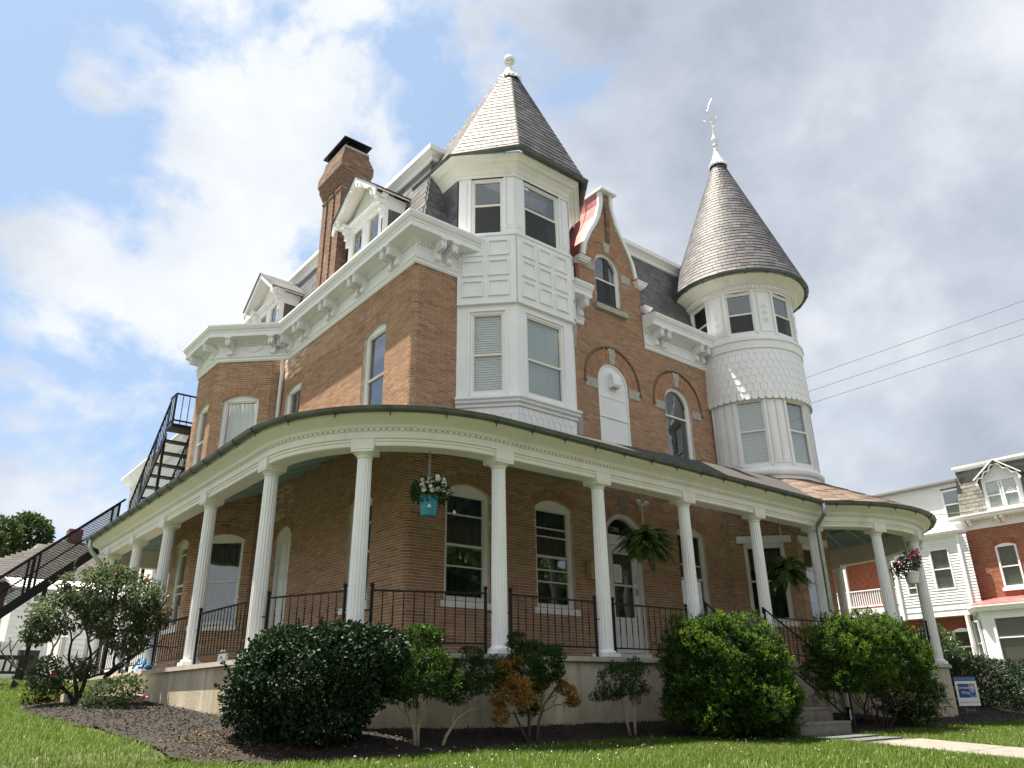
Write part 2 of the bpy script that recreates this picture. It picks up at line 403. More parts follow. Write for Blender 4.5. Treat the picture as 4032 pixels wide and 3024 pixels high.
# ------------------------------------------------------------------ windows
def window(parent, L, hw, zs, zp, rise, round_=False, meet=.5, blind=None, bars=(), sill=None, fr=.075, fm=None, rec=.10, screen=False, curtain=None, split=False, tint=None, name='window', casing=None):
    fm = fm or WHITE; O = archpts(hw, zs, zp, rise); k = len(O); ihw = hw - fr
    if round_: I = archpts(ihw, zs + fr * .8, zp, max(rise - fr, .02))
    else:
        zt = zp - (.02 if rise > .01 else fr); I = []
        for x, z in O:
            I.append((max(-ihw, min(ihw, x * ihw / hw)), zt if z > zp - 1e-6 else zs + fr * .8))
    b = B(); ringp(b, L, O, I, -rec - .06, -rec + .015)
    n2 = [(x * (1 - .026 / hw), z) for x, z in I]
    w = b.build(name, fm, parent)
    zi0 = zs + fr * .8; zi1 = (zp + rise - fr) if round_ else (zp - (.02 if rise > .01 else fr)); zm = zi0 + (zi1 - zi0) * meet
    sb = B(); s = .032
    def halfat(z):
        if round_ and z > zp:
            rr = (ihw ** 2 + max(rise - fr, .02) ** 2) / (2 * max(rise - fr, .02)); q = rr * rr - (z - (zp + rise - fr - rr)) ** 2
            return math.sqrt(max(q, 0))
        return ihw
    fbox(sb, L, -ihw + .002, ihw - .002, zm - .022, zm + .022, -rec - .045, -rec + .008)
    for sx in (-1, 1):
        x0, x1 = (-ihw, -ihw + s) if sx < 0 else (ihw - s, ihw)
        fbox(sb, L, x0, x1, zi0, zm - .022, -rec - .050, -rec + .004)
        fbox(sb, L, x0 + (.002 if sx < 0 else 0), x1 - (0 if sx < 0 else .002), zm + .022, (zp if round_ else zi1), -rec - .056, -rec - .004)
    fbox(sb, L, -ihw + s, ihw - s, zi0, zi0 + s * 1.2, -rec - .050, -rec + .004)
    if not round_: fbox(sb, L, -ihw + s, ihw - s, zi1 - s, zi1, -rec - .056, -rec - .004)
    for fz in bars: fbox(sb, L, -ihw + s, ihw - s, zi0 + (zi1 - zi0) * fz - .011, zi0 + (zi1 - zi0) * fz + .011, -rec - .052, -rec + .002)
    sb.build('sash', SASH if fm is WHITE else fm, w)
    def pane(z0, z1, dep, m, nm='pane'):
        pts = [(-halfat(z0), z0), (halfat(z0), z0)]
        if round_ and z1 > zp:
            A = archpts(ihw, zp, zp, max(rise - fr, .02))[1:-1]; pts += A[::-1]
        else: pts += [(halfat(z1), z1), (-halfat(z1), z1)]
        p = B(); p.add(*quadpoly(L, pts, dep - .004, dep)); return p.build(nm, m, w)
    pane(zi0, zm - .01, -rec - .030, GLASS); pane(zm + .01, zi1, -rec - .036, GLASS)
    if screen: pane(zi0 + .02, zm - .02, -rec - .005, SCREENG, 'screen')
    if blind:
        p = B(); top, bot, style = blind; z1b = zi0 + (zi1 - zi0) * top; z0b = zi0 + (zi1 - zi0) * bot
        if style == 'slats':
            z = z0b
            while z < z1b - .02:
                V = [L(-ihw + .01, z, -rec - .085), L(ihw - .01, z, -rec - .085), L(ihw - .01, z + .048, -rec - .105), L(-ihw + .01, z + .048, -rec - .105)]
                p.add(V + [tuple(np.array(q) + (0, 0, .003)) for q in V], [(0, 1, 2, 3), (7, 6, 5, 4), (0, 4, 5, 1), (2, 6, 7, 3)]); z += .052
            p.build('blind', BLIND, w)
        else:
            fbox(p, L, -ihw + .01, ihw - .01, z0b, z1b, -rec - .105, -rec - .095)
            for fx in (-.33, .33): fbox(p, L, ihw * fx - .004, ihw * fx + .004, z0b, z1b, -rec - .095, -rec - .091)
            p.build('blind', SHADE, w)
    if curtain:
        p = B(); V = []; F = []; n = 24
        for i in range(n + 1):
            x = -ihw + 2 * ihw * i / n; o = -rec - .17 + .03 * math.sin(i * 1.9)
            V += [L(x, zi0, o), L(x, zi1 if not round_ else zp, o)]
        for i in range(n): F.append((2 * i, 2 * i + 2, 2 * i + 3, 2 * i + 1))
        p.add(V, F).build('curtain', CURT if curtain == 'dark' else BLIND, w)
    if sill:
        p = B(); sm, hgt, ov, dep = sill; fbox(p, L, -hw - ov, hw + ov, zs - hgt, zs - .002, -rec, dep); p.build('sill', sm, w)
    return w
def screenmat():
    m = bpy.data.materials.new('screen_mesh'); m.use_nodes = True; t = m.node_tree; N = t.nodes; b = N['Principled BSDF']; b.inputs['Base Color'].default_value = (.05, .053, .058, 1); b.inputs['Roughness'].default_value = .8
    tr = N.new('ShaderNodeBsdfTransparent'); ms = N.new('ShaderNodeMixShader'); ms.inputs[0].default_value = .45
    t.links.new(tr.outputs[0], ms.inputs[1]); t.links.new(b.outputs[0], ms.inputs[2]); t.links.new(ms.outputs[0], N['Material Output'].inputs[0]); return m
SCREENG = screenmat()

# ------------------------------------------------------------------ shingles on any surface
def shingle_field(pieces, Pf, v0, v1, pitch, w, urange, lap=.5, thick=.008, shape='rect', jit=.0):
    nrow = max(1, int(round((v1 - v0) / pitch))); pitch = (v1 - v0) / nrow
    for r in range(nrow):
        va = v0 + r * pitch; vb = va + pitch * (1 + lap); ua, ub = urange(va)
        n = max(1, int(round((ub - ua) / w))); ww = (ub - ua) / n; st = .5 * (r % 2)
        for i in range(-1, n + 1):
            a = ua + (i + st) * ww; e = a + ww
            a = max(a, ua); e = min(e, ub)
            if e - a < ww * .25: continue
            g = .004; a += g; e -= g; dv = rnd.uniform(-jit, jit)
            y0 = va + dv; h = min(vb, v1 + .0) - y0
            if h < .02: h = .02
            if shape == 'rect': pl = [(a, y0), (e, y0), (e, y0 + h), (a, y0 + h)]
            elif shape == 'hex': pl = [(a, y0 + pitch * .35), (a + (e - a) * .22, y0), (e - (e - a) * .22, y0), (e, y0 + pitch * .35), (e, y0 + h), (a, y0 + h)]
            else:
                c = (a + e) / 2; rr = (e - a) / 2; pl = [(c + rr * math.cos(math.pi * (1 + k / 8)), y0 + rr + rr * math.sin(math.pi * (1 + k / 8))) for k in range(9)] + [(e, y0 + h), (a, y0 + h)]
            V = []; n_ = None
            for (uu, vv) in pl:
                p = np.array(Pf(uu, vv, va), float)
                du = np.array(Pf(uu + .01, vv, va)) - p; dvv = np.array(Pf(uu, vv + .01, va)) - p
                nn = np.cross(du, dvv); nn /= max(np.linalg.norm(nn), 1e-9); n_ = nn
                t = thick * (1.0 + 1.0 * (1 - (vv - y0) / h)) * (1 + rnd.uniform(-.1, .1) * (jit > 0)); V.append((p + nn * t, p))
            k = len(pl); VV = [x[0] for x in V] + [x[1] for x in V]
            F = [tuple(range(k))] + [(j, k + j, k + (j + 1) % k, (j + 1) % k) for j in range(k) if j != k - 2]
            pieces.add(VV, F, n_, (e - a) * pitch)

# ------------------------------------------------------------------ ground
def gz(x, y):
    if y < 8: z = -.55 - .06 * (8 - y)
    elif y < 8.44: z = -.55 + .25 * (y - 8)
    else: z = -.44 + .055 * (min(y, 40) - 8.44)
    return max(z, -1.6)
BED = [(2.1, 14.2), (2.4, 11.3), (2.5, 9.0), (2.42, 8.3), (3.2, 7.72), (4.57, 7.5), (6, 7.78), (7.5, 7.9), (9.3, 7.65), (10.4, 6.9), (11.0, 6.75), (11.02, 8.0), (11.02, 10.5), (6, 10.5), (5, 16.5), (3.2, 17.6), (2.5, 16.8)]
BED2 = [(12.72, 10.5), (12.72, 7.1), (13.6, 6.9), (16, 7.15), (19, 7.0), (22, 7.2), (24.5, 8.2), (24.5, 10.8), (20, 12)]
def inpoly(x, y, P):
    c = False; n = len(P)
    for i in range(n):
        (x1, y1), (x2, y2) = P[i], P[(i + 1) % n]
        if (y1 > y) != (y2 > y) and x < (x2 - x1) * (y - y1) / (y2 - y1) + x1: c = not c
    return c
def inpoly_np(X, Y, P):
    c = np.zeros(X.shape, bool); n = len(P)
    for i in range(n):
        (x1, y1), (x2, y2) = P[i], P[(i + 1) % n]
        if abs(y2 - y1) < 1e-9: continue
        c ^= ((y1 > Y) != (y2 > Y)) & (X < (x2 - x1) * (Y - y1) / (y2 - y1) + x1)
    return c
LAWN = mat('lawn_soil', (.040, .055, .016), .95, noise=(3, .3), stain=(1.2, (.055, .07, .02), .45, .7))
xs = sorted(set([-600, -250, -100, -50] + list(np.arange(-25, 45, .5)) + [60, 100, 250, 600])); ys = sorted(set([-600, -200, -60, -20] + list(np.arange(-5, 45, .5)) + [8.44, 60, 100, 250, 900]))
g = B(); nx = len(xs)
g.add([(x, y, gz(x, y)) for y in ys for x in xs], [(j * nx + i, j * nx + i + 1, (j + 1) * nx + i + 1, (j + 1) * nx + i) for j in range(len(ys) - 1) for i in range(nx - 1)])
g.build('ground', LAWN, None, smooth=True, kind='structure')
MULCH = mat('mulch', (.011, .008, .0065), .95, noise=(30, .5), bump=(40, .8))
def bed(poly, name):
    b = B(); st = .2; X0, X1 = min(p[0] for p in poly), max(p[0] for p in poly); Y0, Y1 = min(p[1] for p in poly), max(p[1] for p in poly)
    idx = {}
    def vid(i, j):
        if (i, j) not in idx:
            x, y = X0 + i * st, Y0 + j * st; ed = min(math.hypot(x - px, y - py) for px, py in dens_)
            idx[(i, j)] = len(b.v); b.v.append((x, y, gz(x, y) + .012 + min(.07, ed * .14) + rnd.uniform(-.012, .012)))
        return idx[(i, j)]
    dens_ = []
    for k in range(len(poly)):
        a, c = np.array(poly[k]), np.array(poly[(k + 1) % len(poly)]); n = max(1, int(np.linalg.norm(c - a) / .25))
        dens_ += [tuple(a + (c - a) * t / n) for t in range(n)]
    for i in range(int((X1 - X0) / st) + 1):
        for j in range(int((Y1 - Y0) / st) + 1):
            if inpoly(X0 + (i + .5) * st, Y0 + (j + .5) * st, poly): b.f.append((vid(i, j), vid(i + 1, j), vid(i + 1, j + 1), vid(i, j + 1)))
    return b.build(name, MULCH, None, smooth=True, kind='structure')
bed(BED, 'mulch_bed'); bed(BED2, 'mulch_bed')
# path of concrete slabs with a flagstone landing
PATHM = mat('path_concrete', (.17, .16, .145), .9, noise=(5, .2), bump=(40, .2)); FLAG = mat('flagstone', rough=.85, ramp=[(.085, .095, .105), (.11, .12, .125), (.07, .08, .085), (.10, .105, .105)], noise=(7, .25))
pb = B(); pb.add([(11.15, y, gz(0, y) + .004) for y in (7.05, 4, 1, -6)] + [(12.7, y, gz(0, y) + .004) for y in (7.05, 4, 1, -6)], [(i, i + 1, i + 5, i + 4) for i in range(3)])
path = pb.build('path', mat('path_joint', (.12, .11, .09), .95), None, kind='structure')
for i, (a, b_) in enumerate(zip(np.arange(-6, 5.6, 1.2), np.arange(-4.8, 6.8, 1.2))):
    q = B(); q.hexa([(11.18, a + .01, gz(0, a) - .05), (12.67, a + .01, gz(0, a) - .05), (12.67, b_ - .01, gz(0, b_) - .05), (11.18, b_ - .01, gz(0, b_) - .05), (11.18, a + .01, gz(0, a) + .03), (12.67, a + .01, gz(0, a) + .03), (12.67, b_ - .01, gz(0, b_) + .03), (11.18, b_ - .01, gz(0, b_) + .03)]).build('slab', PATHM, path)
yy = 5.42
while yy < 7.0:
    xx = 11.18; h = .38 + rnd.uniform(-.04, .04)
    while xx < 12.6:
        w_ = min(rnd.uniform(.3, .55), 12.67 - xx); w_ = 12.67 - xx if 12.67 - xx - w_ < .15 else w_; q = B(); zt = gz(0, yy) + .028 + rnd.uniform(-.004, .004)
        q.box(xx + .008, xx + w_ - .008, yy + .008, min(yy + h, 7.02) - .008, zt - .06, zt, .02).build('flagstone', FLAG, path); xx += w_
    yy += h

# ------------------------------------------------------------------ the house
H = root('brick_house', (12, 17, -.45), 'large brown brick corner house with white turret, round tower and wraparound porch', 'house')
main = Path([(6.927, 23.5), (6.927, 21.25), (5.55, 20.15), (5.58, 18.72), (6.62, 17.72), (6.927, 17.72)] + arc((7.047, 11.57), .12, 180, 270, 4) + [(16.25, 11.45)])
U = main.uof
SL = (WHITE, .11, .07, .04)
ops = []
def op(pt, hw, zs, zp, rise, **k):
    o = Op(U(pt), hw, zs, zp, rise, **k); ops.append(o); return o
f1 = [op((8.27, 11.45), .515, 1.585, 3.55, .17, bars=(.80, .30), meet=.5, sill=SL, curtain='dark'), op((10.42, 11.45), .515, 1.585, 3.55, .17, bars=(.80, .71, .36, .24), meet=.5, sill=SL, curtain='dark'), op((14.77, 11.45), .515, 1.585, 3.55, .15, bars=(.62,), meet=.45, sill=SL),
      op((6.927, 13.15), .47, 1.585, 3.5, .15, bars=(.8,), sill=SL), op((6.10, 18.22), .52, 1.585, 3.5, .14, sill=SL, curtain='dark'), op((5.565, 19.45), .42, 1.585, 3.5, .14, bars=(.9, .4), sill=SL),
      op((6.927, 12.98), .47, 5.2, 7.13, .14, meet=.46), op((6.927, 17.0), .46, 5.2, 7.13, .13, meet=.5, curtain='dark'), op((6.10, 18.22), .47, 5.2, 7.02, .13, meet=.2, curtain='light', screen=False), op((5.565, 19.45), .42, 5.2, 7.02, .13)]
door = op((12.47, 11.45), .545, .78, 3.45, .26)
sdoor = op((6.927, 16.7), .43, .6, 3.42, .24)
blindd = op((12.43, 11.45), .505, 5.2, 6.79, .50, t=.40)
a2 = op((14.77, 11.45), .52, 5.25, 6.76, .515, t=.40)
gable_path = Path([(11.52, 11.448), (13.64, 11.448)])
gwin = Op(gable_path.uof((12.5, 11.448)), .45, 8.8, 9.93, .445, t=.27)
GC = gable_path.uof((12.58, 11.448))
GT = [(8.0, 1.06), (9.74, 1.06), (9.76, .92), (10.0, .89), (10.4, .80), (10.8, .60), (11.1, .41), (11.4, .26), (11.8, .14), (12.2, .12)]
def gh(z): return float(np.interp(z, [a for a, b in GT], [b for a, b in GT]))
wallm, bricks, arches = B(), Pieces(), Pieces()
void = [(U((7.99, 11.45)), U((11.16, 11.45)), 4.6, 9), ]
brickwall(main, .5, 8.1125, ops, bricks, wallm, voids=void)
brickwall(gable_path, 8.1125, 12.155, [gwin], bricks, wallm, lim=lambda z: (GC - gh(z), GC + gh(z)))
tbay = Path([(16.25, 11.447), (17.38, 10.32), (18.88, 10.32), (19.6, 11.6)])
tops = [Op(.82, .5, 1.585, 3.45, 0, ring=0), Op(tbay.uof((18.13, 10.32)), .5, 1.585, 3.45, 0, ring=0)]
lint = [(o.u - .66, o.u + .66, 3.45, 3.63) for o in tops]
brickwall(tbay, .5, 4.91, tops, bricks, wallm, voids=lint)
for o in f1 + [door, sdoor]:
    voussoirs(main, o, arches, (.2,)); ringbed(wallm, main, o, .2)
for P_, o in ((main, blindd), (main, a2), (gable_path, gwin)):
    rings = (.2, .17) if P_ is main else (.26,)
    voussoirs(P_, o, arches, rings, skip=.13); ringbed(wallm, P_, o, sum(rings) + .005)
wall = wallm.build('wall', MORTAR, H)
bricks.emit('brick', BRICK, wall, 290)
arches.emit('arch_brick', ARCHB, wall, 240)
# keystones, imposts, hood moulds
kb = B()
for P_, o, ro, zim in ((main, blindd, .92, 6.55), (main, a2, .92, 6.55), (gable_path, gwin, .74, 9.7)):
    L = P_.frame(o.u); zc = o.zp + o.rise - .51
    q = B(); q.add(*quadpoly(L, [(-.075, o.zp + o.rise + .005), (.075, o.zp + o.rise + .005), (.12, o.zp + ro - .02), (-.12, o.zp + ro - .02)], -.05, .02)).build('keystone', STONE, H)
    for s in (-1, 1):
        x0, x1 = sorted((s * (o.hw + .012), s * (ro - .01 if P_ is main else .80)))
        q = B(); fbox(q, L, x0, x1, zim, o.zp - .005, -.08, .016); q.build('impost_stone', STONE, H)
    if P_ is main:
        q = B(); A = [(ro * math.cos(t), o.zp + .02 + ro * math.sin(t)) for t in np.linspace(math.pi, 0, 25)]
        A = [(-ro, o.zp - .06)] + A + [(ro, o.zp - .06)]
        q.tube([L(x, z, .015) for x, z in A], .022, 6); q.box(*[0] * 6) if False else None
        for s in (-1, 1): fbox(q, L, s * ro - .035, s * ro + .035, o.zp - .13, o.zp - .06, -.01, .045)
        q.build('hood_mould', SOOT, H)
L = main.frame(door.u); q = B(); q.add(*quadpoly(L, [(-.09, 3.74), (.09, 3.74), (.13, 4.06), (-.13, 4.06)], -.05, .02)).build('keystone', mat('dark_stone', (.2, .19, .17), .85), H)
for i, o in enumerate(f1): window(H, main.frame(o.u), o.hw, o.zs, o.zp, o.rise, **o.k)
window(H, main.frame(a2.u), a2.hw, a2.zs, a2.zp, a2.rise, True, meet=.62, fr=.085)
window(H, gable_path.frame(gwin.u), gwin.hw, gwin.zs, gwin.zp, gwin.rise, True, meet=.52, sill=(STONE, .14, .10, .10), screen=True)
for o in tops:
    L = tbay.frame(o.u); window(H, L, o.hw, o.zs, o.zp, 0, sill=SL, meet=.52, curtain='dark')
    q = B(); fbox(q, L, -.655, .655, 3.452, 3.628, -.1, .03); q.build('lintel', WHITE, H)
# black shell painted for the darkness of unlit rooms behind the panes
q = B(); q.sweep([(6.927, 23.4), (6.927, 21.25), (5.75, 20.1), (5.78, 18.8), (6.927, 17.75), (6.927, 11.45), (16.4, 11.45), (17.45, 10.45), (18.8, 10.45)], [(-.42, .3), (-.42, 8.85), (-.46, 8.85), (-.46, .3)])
q.box(7.5, 18.2, 11.95, 23, 4.2, 4.3); q.build('inner_wall', DARK, H)  # black stand-in for the darkness of unlit rooms, not a real wall
q = B(); q.sweep([(19.55, 11.6), (18.9, 13), (18.9, 23.5), (6.927, 23.5)], [(0, -.6), (0, 11.2), (-.2, 11.2), (-.2, -.6)]); q.build('rear_wall', mat('plain_brick', (.30, .16, .095), .9, noise=(9, .3)), H)

# front door with arched transom
L = main.frame(door.u); D = root('front_door', (12.47, 11.45, .78)); D.parent = H; D.location = WL[D] - WL[H]
q = B(); O = archpts(door.hw, .78, 3.45, .26); I = [(max(-.455, min(.455, x * .85)), (3.20 if False else z - .09) if z > 3.4 else .80) for x, z in O]
ringp(q, L, O, I, -.22, -.06); fbox(q, L, -.455, .455, 3.02, 3.20, -.2, -.07); fbox(q, L, -.47, .47, 3.19, 3.235, -.2, -.045)
fbox(q, L, -.56, .56, .70, .80, -.25, .03); q.build('door_frame', DOORW, D)
A = [p for p in archpts(.455, 3.235, 3.38, .235)]
q = B(); q.add(*quadpoly(L, A, -.17, -.165)).build('transom_pane', mat('dark_glass', (.008, .009, .012), .05, spec=.7), D)
q = B(); x0, x1, z0, z1 = -.452, .452, .82, 3.015
for a in ((x0, x0 + .14, z0, z1), (x1 - .17, x1, z0, z1), (x0 + .14, x1 - .17, z1 - .17, z1), (x0 + .14, x1 - .17, z0, 1.53), (x0 + .14, x1 - .17, 2.17, 2.205)): fbox(q, L, *a, -.15, -.11)
for k in range(5): fbox(q, L, x0 + .16 + k * .118, x0 + .16 + k * .118 + .10, z0 + .12, 1.45, -.11, -.104)
q.build('storm_door', DOORW, D)
q = B(); fbox(q, L, x0 + .14, x1 - .17, 1.53, z1 - .17, -.135, -.13); q.build('pane', GLASS, D)
q = B(); fbox(q, L, -.46, .46, .8, 3.02, -.22, -.2); q.build('inner_door', CURT, D)
q = B(); fbox(q, L, x1 - .12, x1 - .07, 1.62, 1.92, -.11, -.095); q.tube([L(x1 - .095, 1.78, -.095), L(x1 - .095, 1.78, -.05), L(x1 + .02, 1.79, -.05)], .012, 6); q.build('handle', WHITE, D)
q = B(); fbox(q, L, x1 - .11, x1 - .05, 2.0, 2.14, -.11, -.085); q.build('intercom', mat('grey_plastic', (.3, .3, .3), .4), D)
q = B(); fbox(q, L, x1 - .14, x1 - .03, 2.25, 2.40, -.109, -.107); q.build('sticker', mat('sticker', (.45, .52, .56), .4), D)
q = B(); fbox(q, L, x0 + .17, x0 + .41, 2.24, 2.62, -.128, -.126); q.build('notice', mat('paper', (.78, .78, .76), .8), D)
q = B()
for k in range(6): fbox(q, L, x0 + .21, x0 + .37 - (k % 3) * .02, 2.56 - k * .05, 2.568 - k * .05, -.126, -.1255)
q.build('notice_print', mat('ink', (.15, .15, .16), .8), D)
GOLD = mat('dull_brass', (.42, .38, .26), .45, metal=.3)
def text(s, size, m, parent, M, name='lettering', ext=.004, align='CENTER'):
    c = bpy.data.curves.new(name, 'FONT'); c.body = s; c.size = size; c.align_x = align; c.align_y = 'CENTER'; c.extrude = ext
    t_ = bpy.data.objects.new('text_source', c); COL.objects.link(t_); me = bpy.data.meshes.new_from_object(t_); bpy.data.objects.remove(t_)
    o = bpy.data.objects.new(name, me); COL.objects.link(o); me.materials.clear(); me.materials.append(m); WL[o] = np.array(M.translation); o.parent = parent
    M2 = M.copy(); M2.translation = Vector(WL[o] - WL[parent]) if parent else M.translation; o.matrix_basis = M2; return o
def facing(d, pos):   # text facing along outward normal n of a wall with direction d
    d = Vector((d[0], d[1], 0)).normalized(); return Matrix(((d.x, 0, d.y, pos[0]), (d.y, 0, -d.x, pos[1]), (0, 1, 0, pos[2]), (0, 0, 0, 1)))
text('1298', .155, GOLD, D, facing((1, 0), L(-.17, 3.37, -.158)), 'house_number')
# side door on the porch
L = main.frame(sdoor.u); q = B(); O = archpts(sdoor.hw, .6, 3.42, .24); I = [(x * .86, z - .06 if z > .7 else .62) for x, z in O]
ringp(q, L, O, I, -.2, -.05); sd = q.build('side_door', WHITE, H)
q = B(); q.add(*quadpoly(L, I, -.16, -.13)); q.build('door_leaf', DOORW, sd)
q = B()
for z0, z1 in ((.8, 1.4), (1.55, 2.5), (2.65, 3.3)):
    for s in (-1, 1): fbox(q, L, min(s * .05, s * .3), max(s * .05, s * .3), z0, z1, -.13, -.122)
q.build('door_panel', WHITE, sd); q = B(); q.ball(L(.3, 1.6, -.08), .035); q.build('handle', IRON, sd)
# blocked-up window with vent hood
L = main.frame(blindd.u); O = archpts(blindd.hw, 5.2, 6.79, .5); q = B(); q.add(*quadpoly(L, O, -.10, -.05)); bd = q.build('blind_window', WHITE, H)
q = B(); ringp(q, L, O, [(x * .91, z - .04 if z > 6.7 else z + .03) for x, z in O], -.05, -.022); fbox(q, L, -.46, .46, 6.42, 6.45, -.05, -.038); fbox(q, L, -.46, .46, 5.92, 5.95, -.05, -.025); q.build('frame', WHITE, bd)
q = B(); q.add(*quadpoly(lambda x, z, o: L(o, z, x), [(-.05, 6.68), (.10, 6.68), (.14, 6.74), (.13, 6.90), (.08, 7.02), (-.05, 7.04)], -.30 + .17, .13)).build('vent_hood', WHITE, bd)
q = B()
for k in range(4): fbox(q, L, -.10, .10, 6.684 - .004, 6.688, -.02 + k * .035, -.005 + k * .035)
q.build('vent_grille', SCREEN, bd)

# ---- main cornice
CORN = [(0, 8.05), (.03, 8.05), (.055, 8.09), (.045, 8.13), (.08, 8.17), (.08, 8.205), (.03, 8.215), (.03, 8.53), (.08, 8.56), (.10, 8.60), (.37, 8.615), (.37, 8.725), (.385, 8.735), (.39, 8.77), (.425, 8.80), (.46, 8.87), (.46, 8.915), (.42, 8.925), (0, 8.98)]
run1 = [(6.927, 23.5), (6.927, 21.25), (5.55, 20.15), (5.58, 18.72), (6.62, 17.72), (6.927, 17.72), (6.927, 11.45), (8.36, 11.45)]
run1s = [(6.927, 23.5), (6.927, 21.25), (5.55, 20.15), (5.58, 18.72), (6.927, 17.42), (6.927, 11.45), (8.36, 11.45)]
runs = [run1s, [(10.9, 11.45), (11.52, 11.45)], [(13.66, 11.45), (16.2, 11.45)]]
CO = root('cornice', (12, 11.45, 8.05)); CO.parent = H; CO.location = WL[CO] - WL[H]
bprof = [(0, 0), (.09, 0), (.125, .03), (.13, .10), (.10, .155), (.115, .20), (.19, .225), (.27, .215), (.315, .25), (.32, .31), (.30, .35), (.345, .36), (.35, .415), (0, .415)]
def bracket():
    b = B(); w2 = .065
    V = [(-w2, -o, z) for o, z in bprof] + [(w2, -o, z) for o, z in bprof]; n = len(bprof)
    b.add(V, [tuple(range(n)), tuple(range(n, 2 * n))[::-1]] + [((i + 1) % n, i, n + i, n + (i + 1) % n) for i in range(n)])
    for x in (-.03, .03): b.box(x - .012, x + .012, -.335, -.02, .18, .355)
    b.box(-.085, .085, -.36, 0, .375, .412)
    b.lathe([(.05, -.006), (.05, .006)], (0, 0, 0), 8) if False else None
    for s in (-1, 1):
        for k in range(8):
            a, c = 2 * math.pi * k / 8, 2 * math.pi * (k + 1) / 8
            b.add([(s * .072, -.255, .285), (s * .072, -.255 + .045 * math.cos(a), .285 + .045 * math.sin(a)), (s * .072, -.255 + .045 * math.cos(c), .285 + .045 * math.sin(c))], [(0, 1, 2)])
    return b
bk0 = None
def put_bracket(x, y, d):
    global bk0
    ang = math.atan2(d[1], d[0])
    if bk0 is None:
        bk0 = bracket().build('bracket', WHITE, CO)
        bk0.location = np.array((x, y, 8.2)) + 0 - WL[CO]; bk0.rotation_euler = (0, 0, ang)
        # shift the mesh so that its back sits on the wall
        me = bk0.data; lo = min(v.co.y for v in me.vertices); hi = max(v.co.y for v in me.vertices)
        for v in me.vertices: v.co.y -= hi
        return
    copy(bk0, (x, y, 8.2), CO, (0, 0, ang))
q = B(); dn = B()
for r_ in runs:
    q.sweep(r_, CORN)
    P_ = Path(r_); u = .05
    Lp = None
    while u < P_.L - .05:
        pt, d, n = P_.at(u)
        if pt[1] < 21.3 or True:
            L = P_.frame(u); fbox(dn, L, -.022, .022, 8.485, 8.535, .02, .085); fbox(dn, L, -.03, .03, 8.24, 8.26, .02, .042) if int(u / .075) % 2 else None
        u += .075
q.build('cornice_moulding', WHITE, CO); dn.build('dentil_band', WHITE, CO, kind='stuff')
for yc in (12.12, 13.55, 14.95, 16.38, 17.36):
    for s in (-.13, .13): put_bracket(6.90, yc + s, (0, -1))
for xc in (7.36, 7.64): put_bracket(xc, 11.42, (1, 0))
fd = np.array((6.927 - 5.58, 17.42 - 18.72)); fl = np.linalg.norm(fd); fd /= fl; fn = np.array((fd[1], -fd[0]))
for t in (.18, .78): p_ = np.array((5.58, 18.72)) + fd * fl * t + fn * .03; put_bracket(p_[0], p_[1], fd)
for yc in (18.95, 20.0): put_bracket(5.55, yc, (0.02, -1))
for xc in (14.0, 14.27, 15.6, 15.87): put_bracket(xc, 11.42, (1, 0))
put_bracket(11.36, 11.42, (1, 0))
# festoon on the frieze of the bay
q = B(); P_ = Path([(5.58, 18.72), (6.927, 17.42)]); L = P_.frame(P_.L * .48); q.tube([L(-.26 + .52 * t / 10, 8.42 - .11 * math.sin(math.pi * t / 10), .04) for t in range(11)], [.012 + .012 * math.sin(math.pi * t / 10) for t in range(11)], 6); q.build('festoon', WHITE, CO)
# rainwater pipe in the angle of the bay
q = B(); q.tube([(6.78, 17.52, 8.25), (6.80, 17.55, 8.05), (6.84, 17.62, 7.8), (6.84, 17.62, 4.7)], .045, 10); q.build('rain_pipe', WHITE, H, smooth=True)
q = B(); q.tube([(16.12, 11.36, 8.15), (16.12, 11.38, 7.9), (16.12, 11.38, 4.9)], .05, 10); q.build('rain_pipe', WHITE, H, smooth=True)

# ---- mansard
MP = [(-.06, 8.94), (-.14, 9.06), (-.27, 9.3), (-.42, 9.7), (-.56, 10.2), (-.70, 10.8), (-.84, 11.5)]
ml = [0.0]
for a, b_ in zip(MP, MP[1:]): ml.append(ml[-1] + math.dist(a, b_))
def mo(v): return float(np.interp(v, ml, [a for a, b in MP])), float(np.interp(v, ml, [b for a, b in MP]))
outer = [(6.927, 23.5), (6.927, 11.45), (18.4, 11.45), (18.4, 23.5)]
q = B(); q.sweep(outer, MP + [(-1.2, 11.5), (-1.2, 8.9)]); MR = q.build('mansard_roof', UNDER, H)
ds = Pieces()
def Pl(u, v, r): o, z = mo(v); return (6.927 - o, 23.5 - u, z)
def Pfr(u, v, r): o, z = mo(v); return (6.927 + u, 11.45 - o, z)
shingle_field(ds, Pl, .12, 1.05, .19, .23, lambda v: (1.5, 12.05 + mo(v)[0]), shape='hex', thick=.008, jit=.004)
shingle_field(ds, Pl, 1.05, ml[-1], .19, .25, lambda v: (1.5, 12.05 + mo(v)[0]), thick=.008, jit=.004)
for a, b_ in ((None, 1.25), (6.4, 9.6)):
    f_ = lambda v, a=a, b_=b_: (-mo(v)[0] if a is None else a, b_)
    shingle_field(ds, Pfr, .12, 1.05, .19, .23, f_, shape='hex', thick=.008, jit=.004); shingle_field(ds, Pfr, 1.05, ml[-1], .19, .25, f_, thick=.008, jit=.004)
q = B(); q.sweep(outer, [(-.98, 11.46), (-.83, 11.46), (-.80, 11.50), (-.80, 11.56), (-.73, 11.62), (-.66, 11.66), (-.66, 11.78), (-.98, 11.82)]); q.build('crown_moulding', WHITE, MR)
q = B(); q.box(7.85, 17.5, 12.37, 23.4, 11.6, 11.76); q.build('flat_roof', UNDER, MR)

ds.emit('slate', DSLATE, MR, 60)
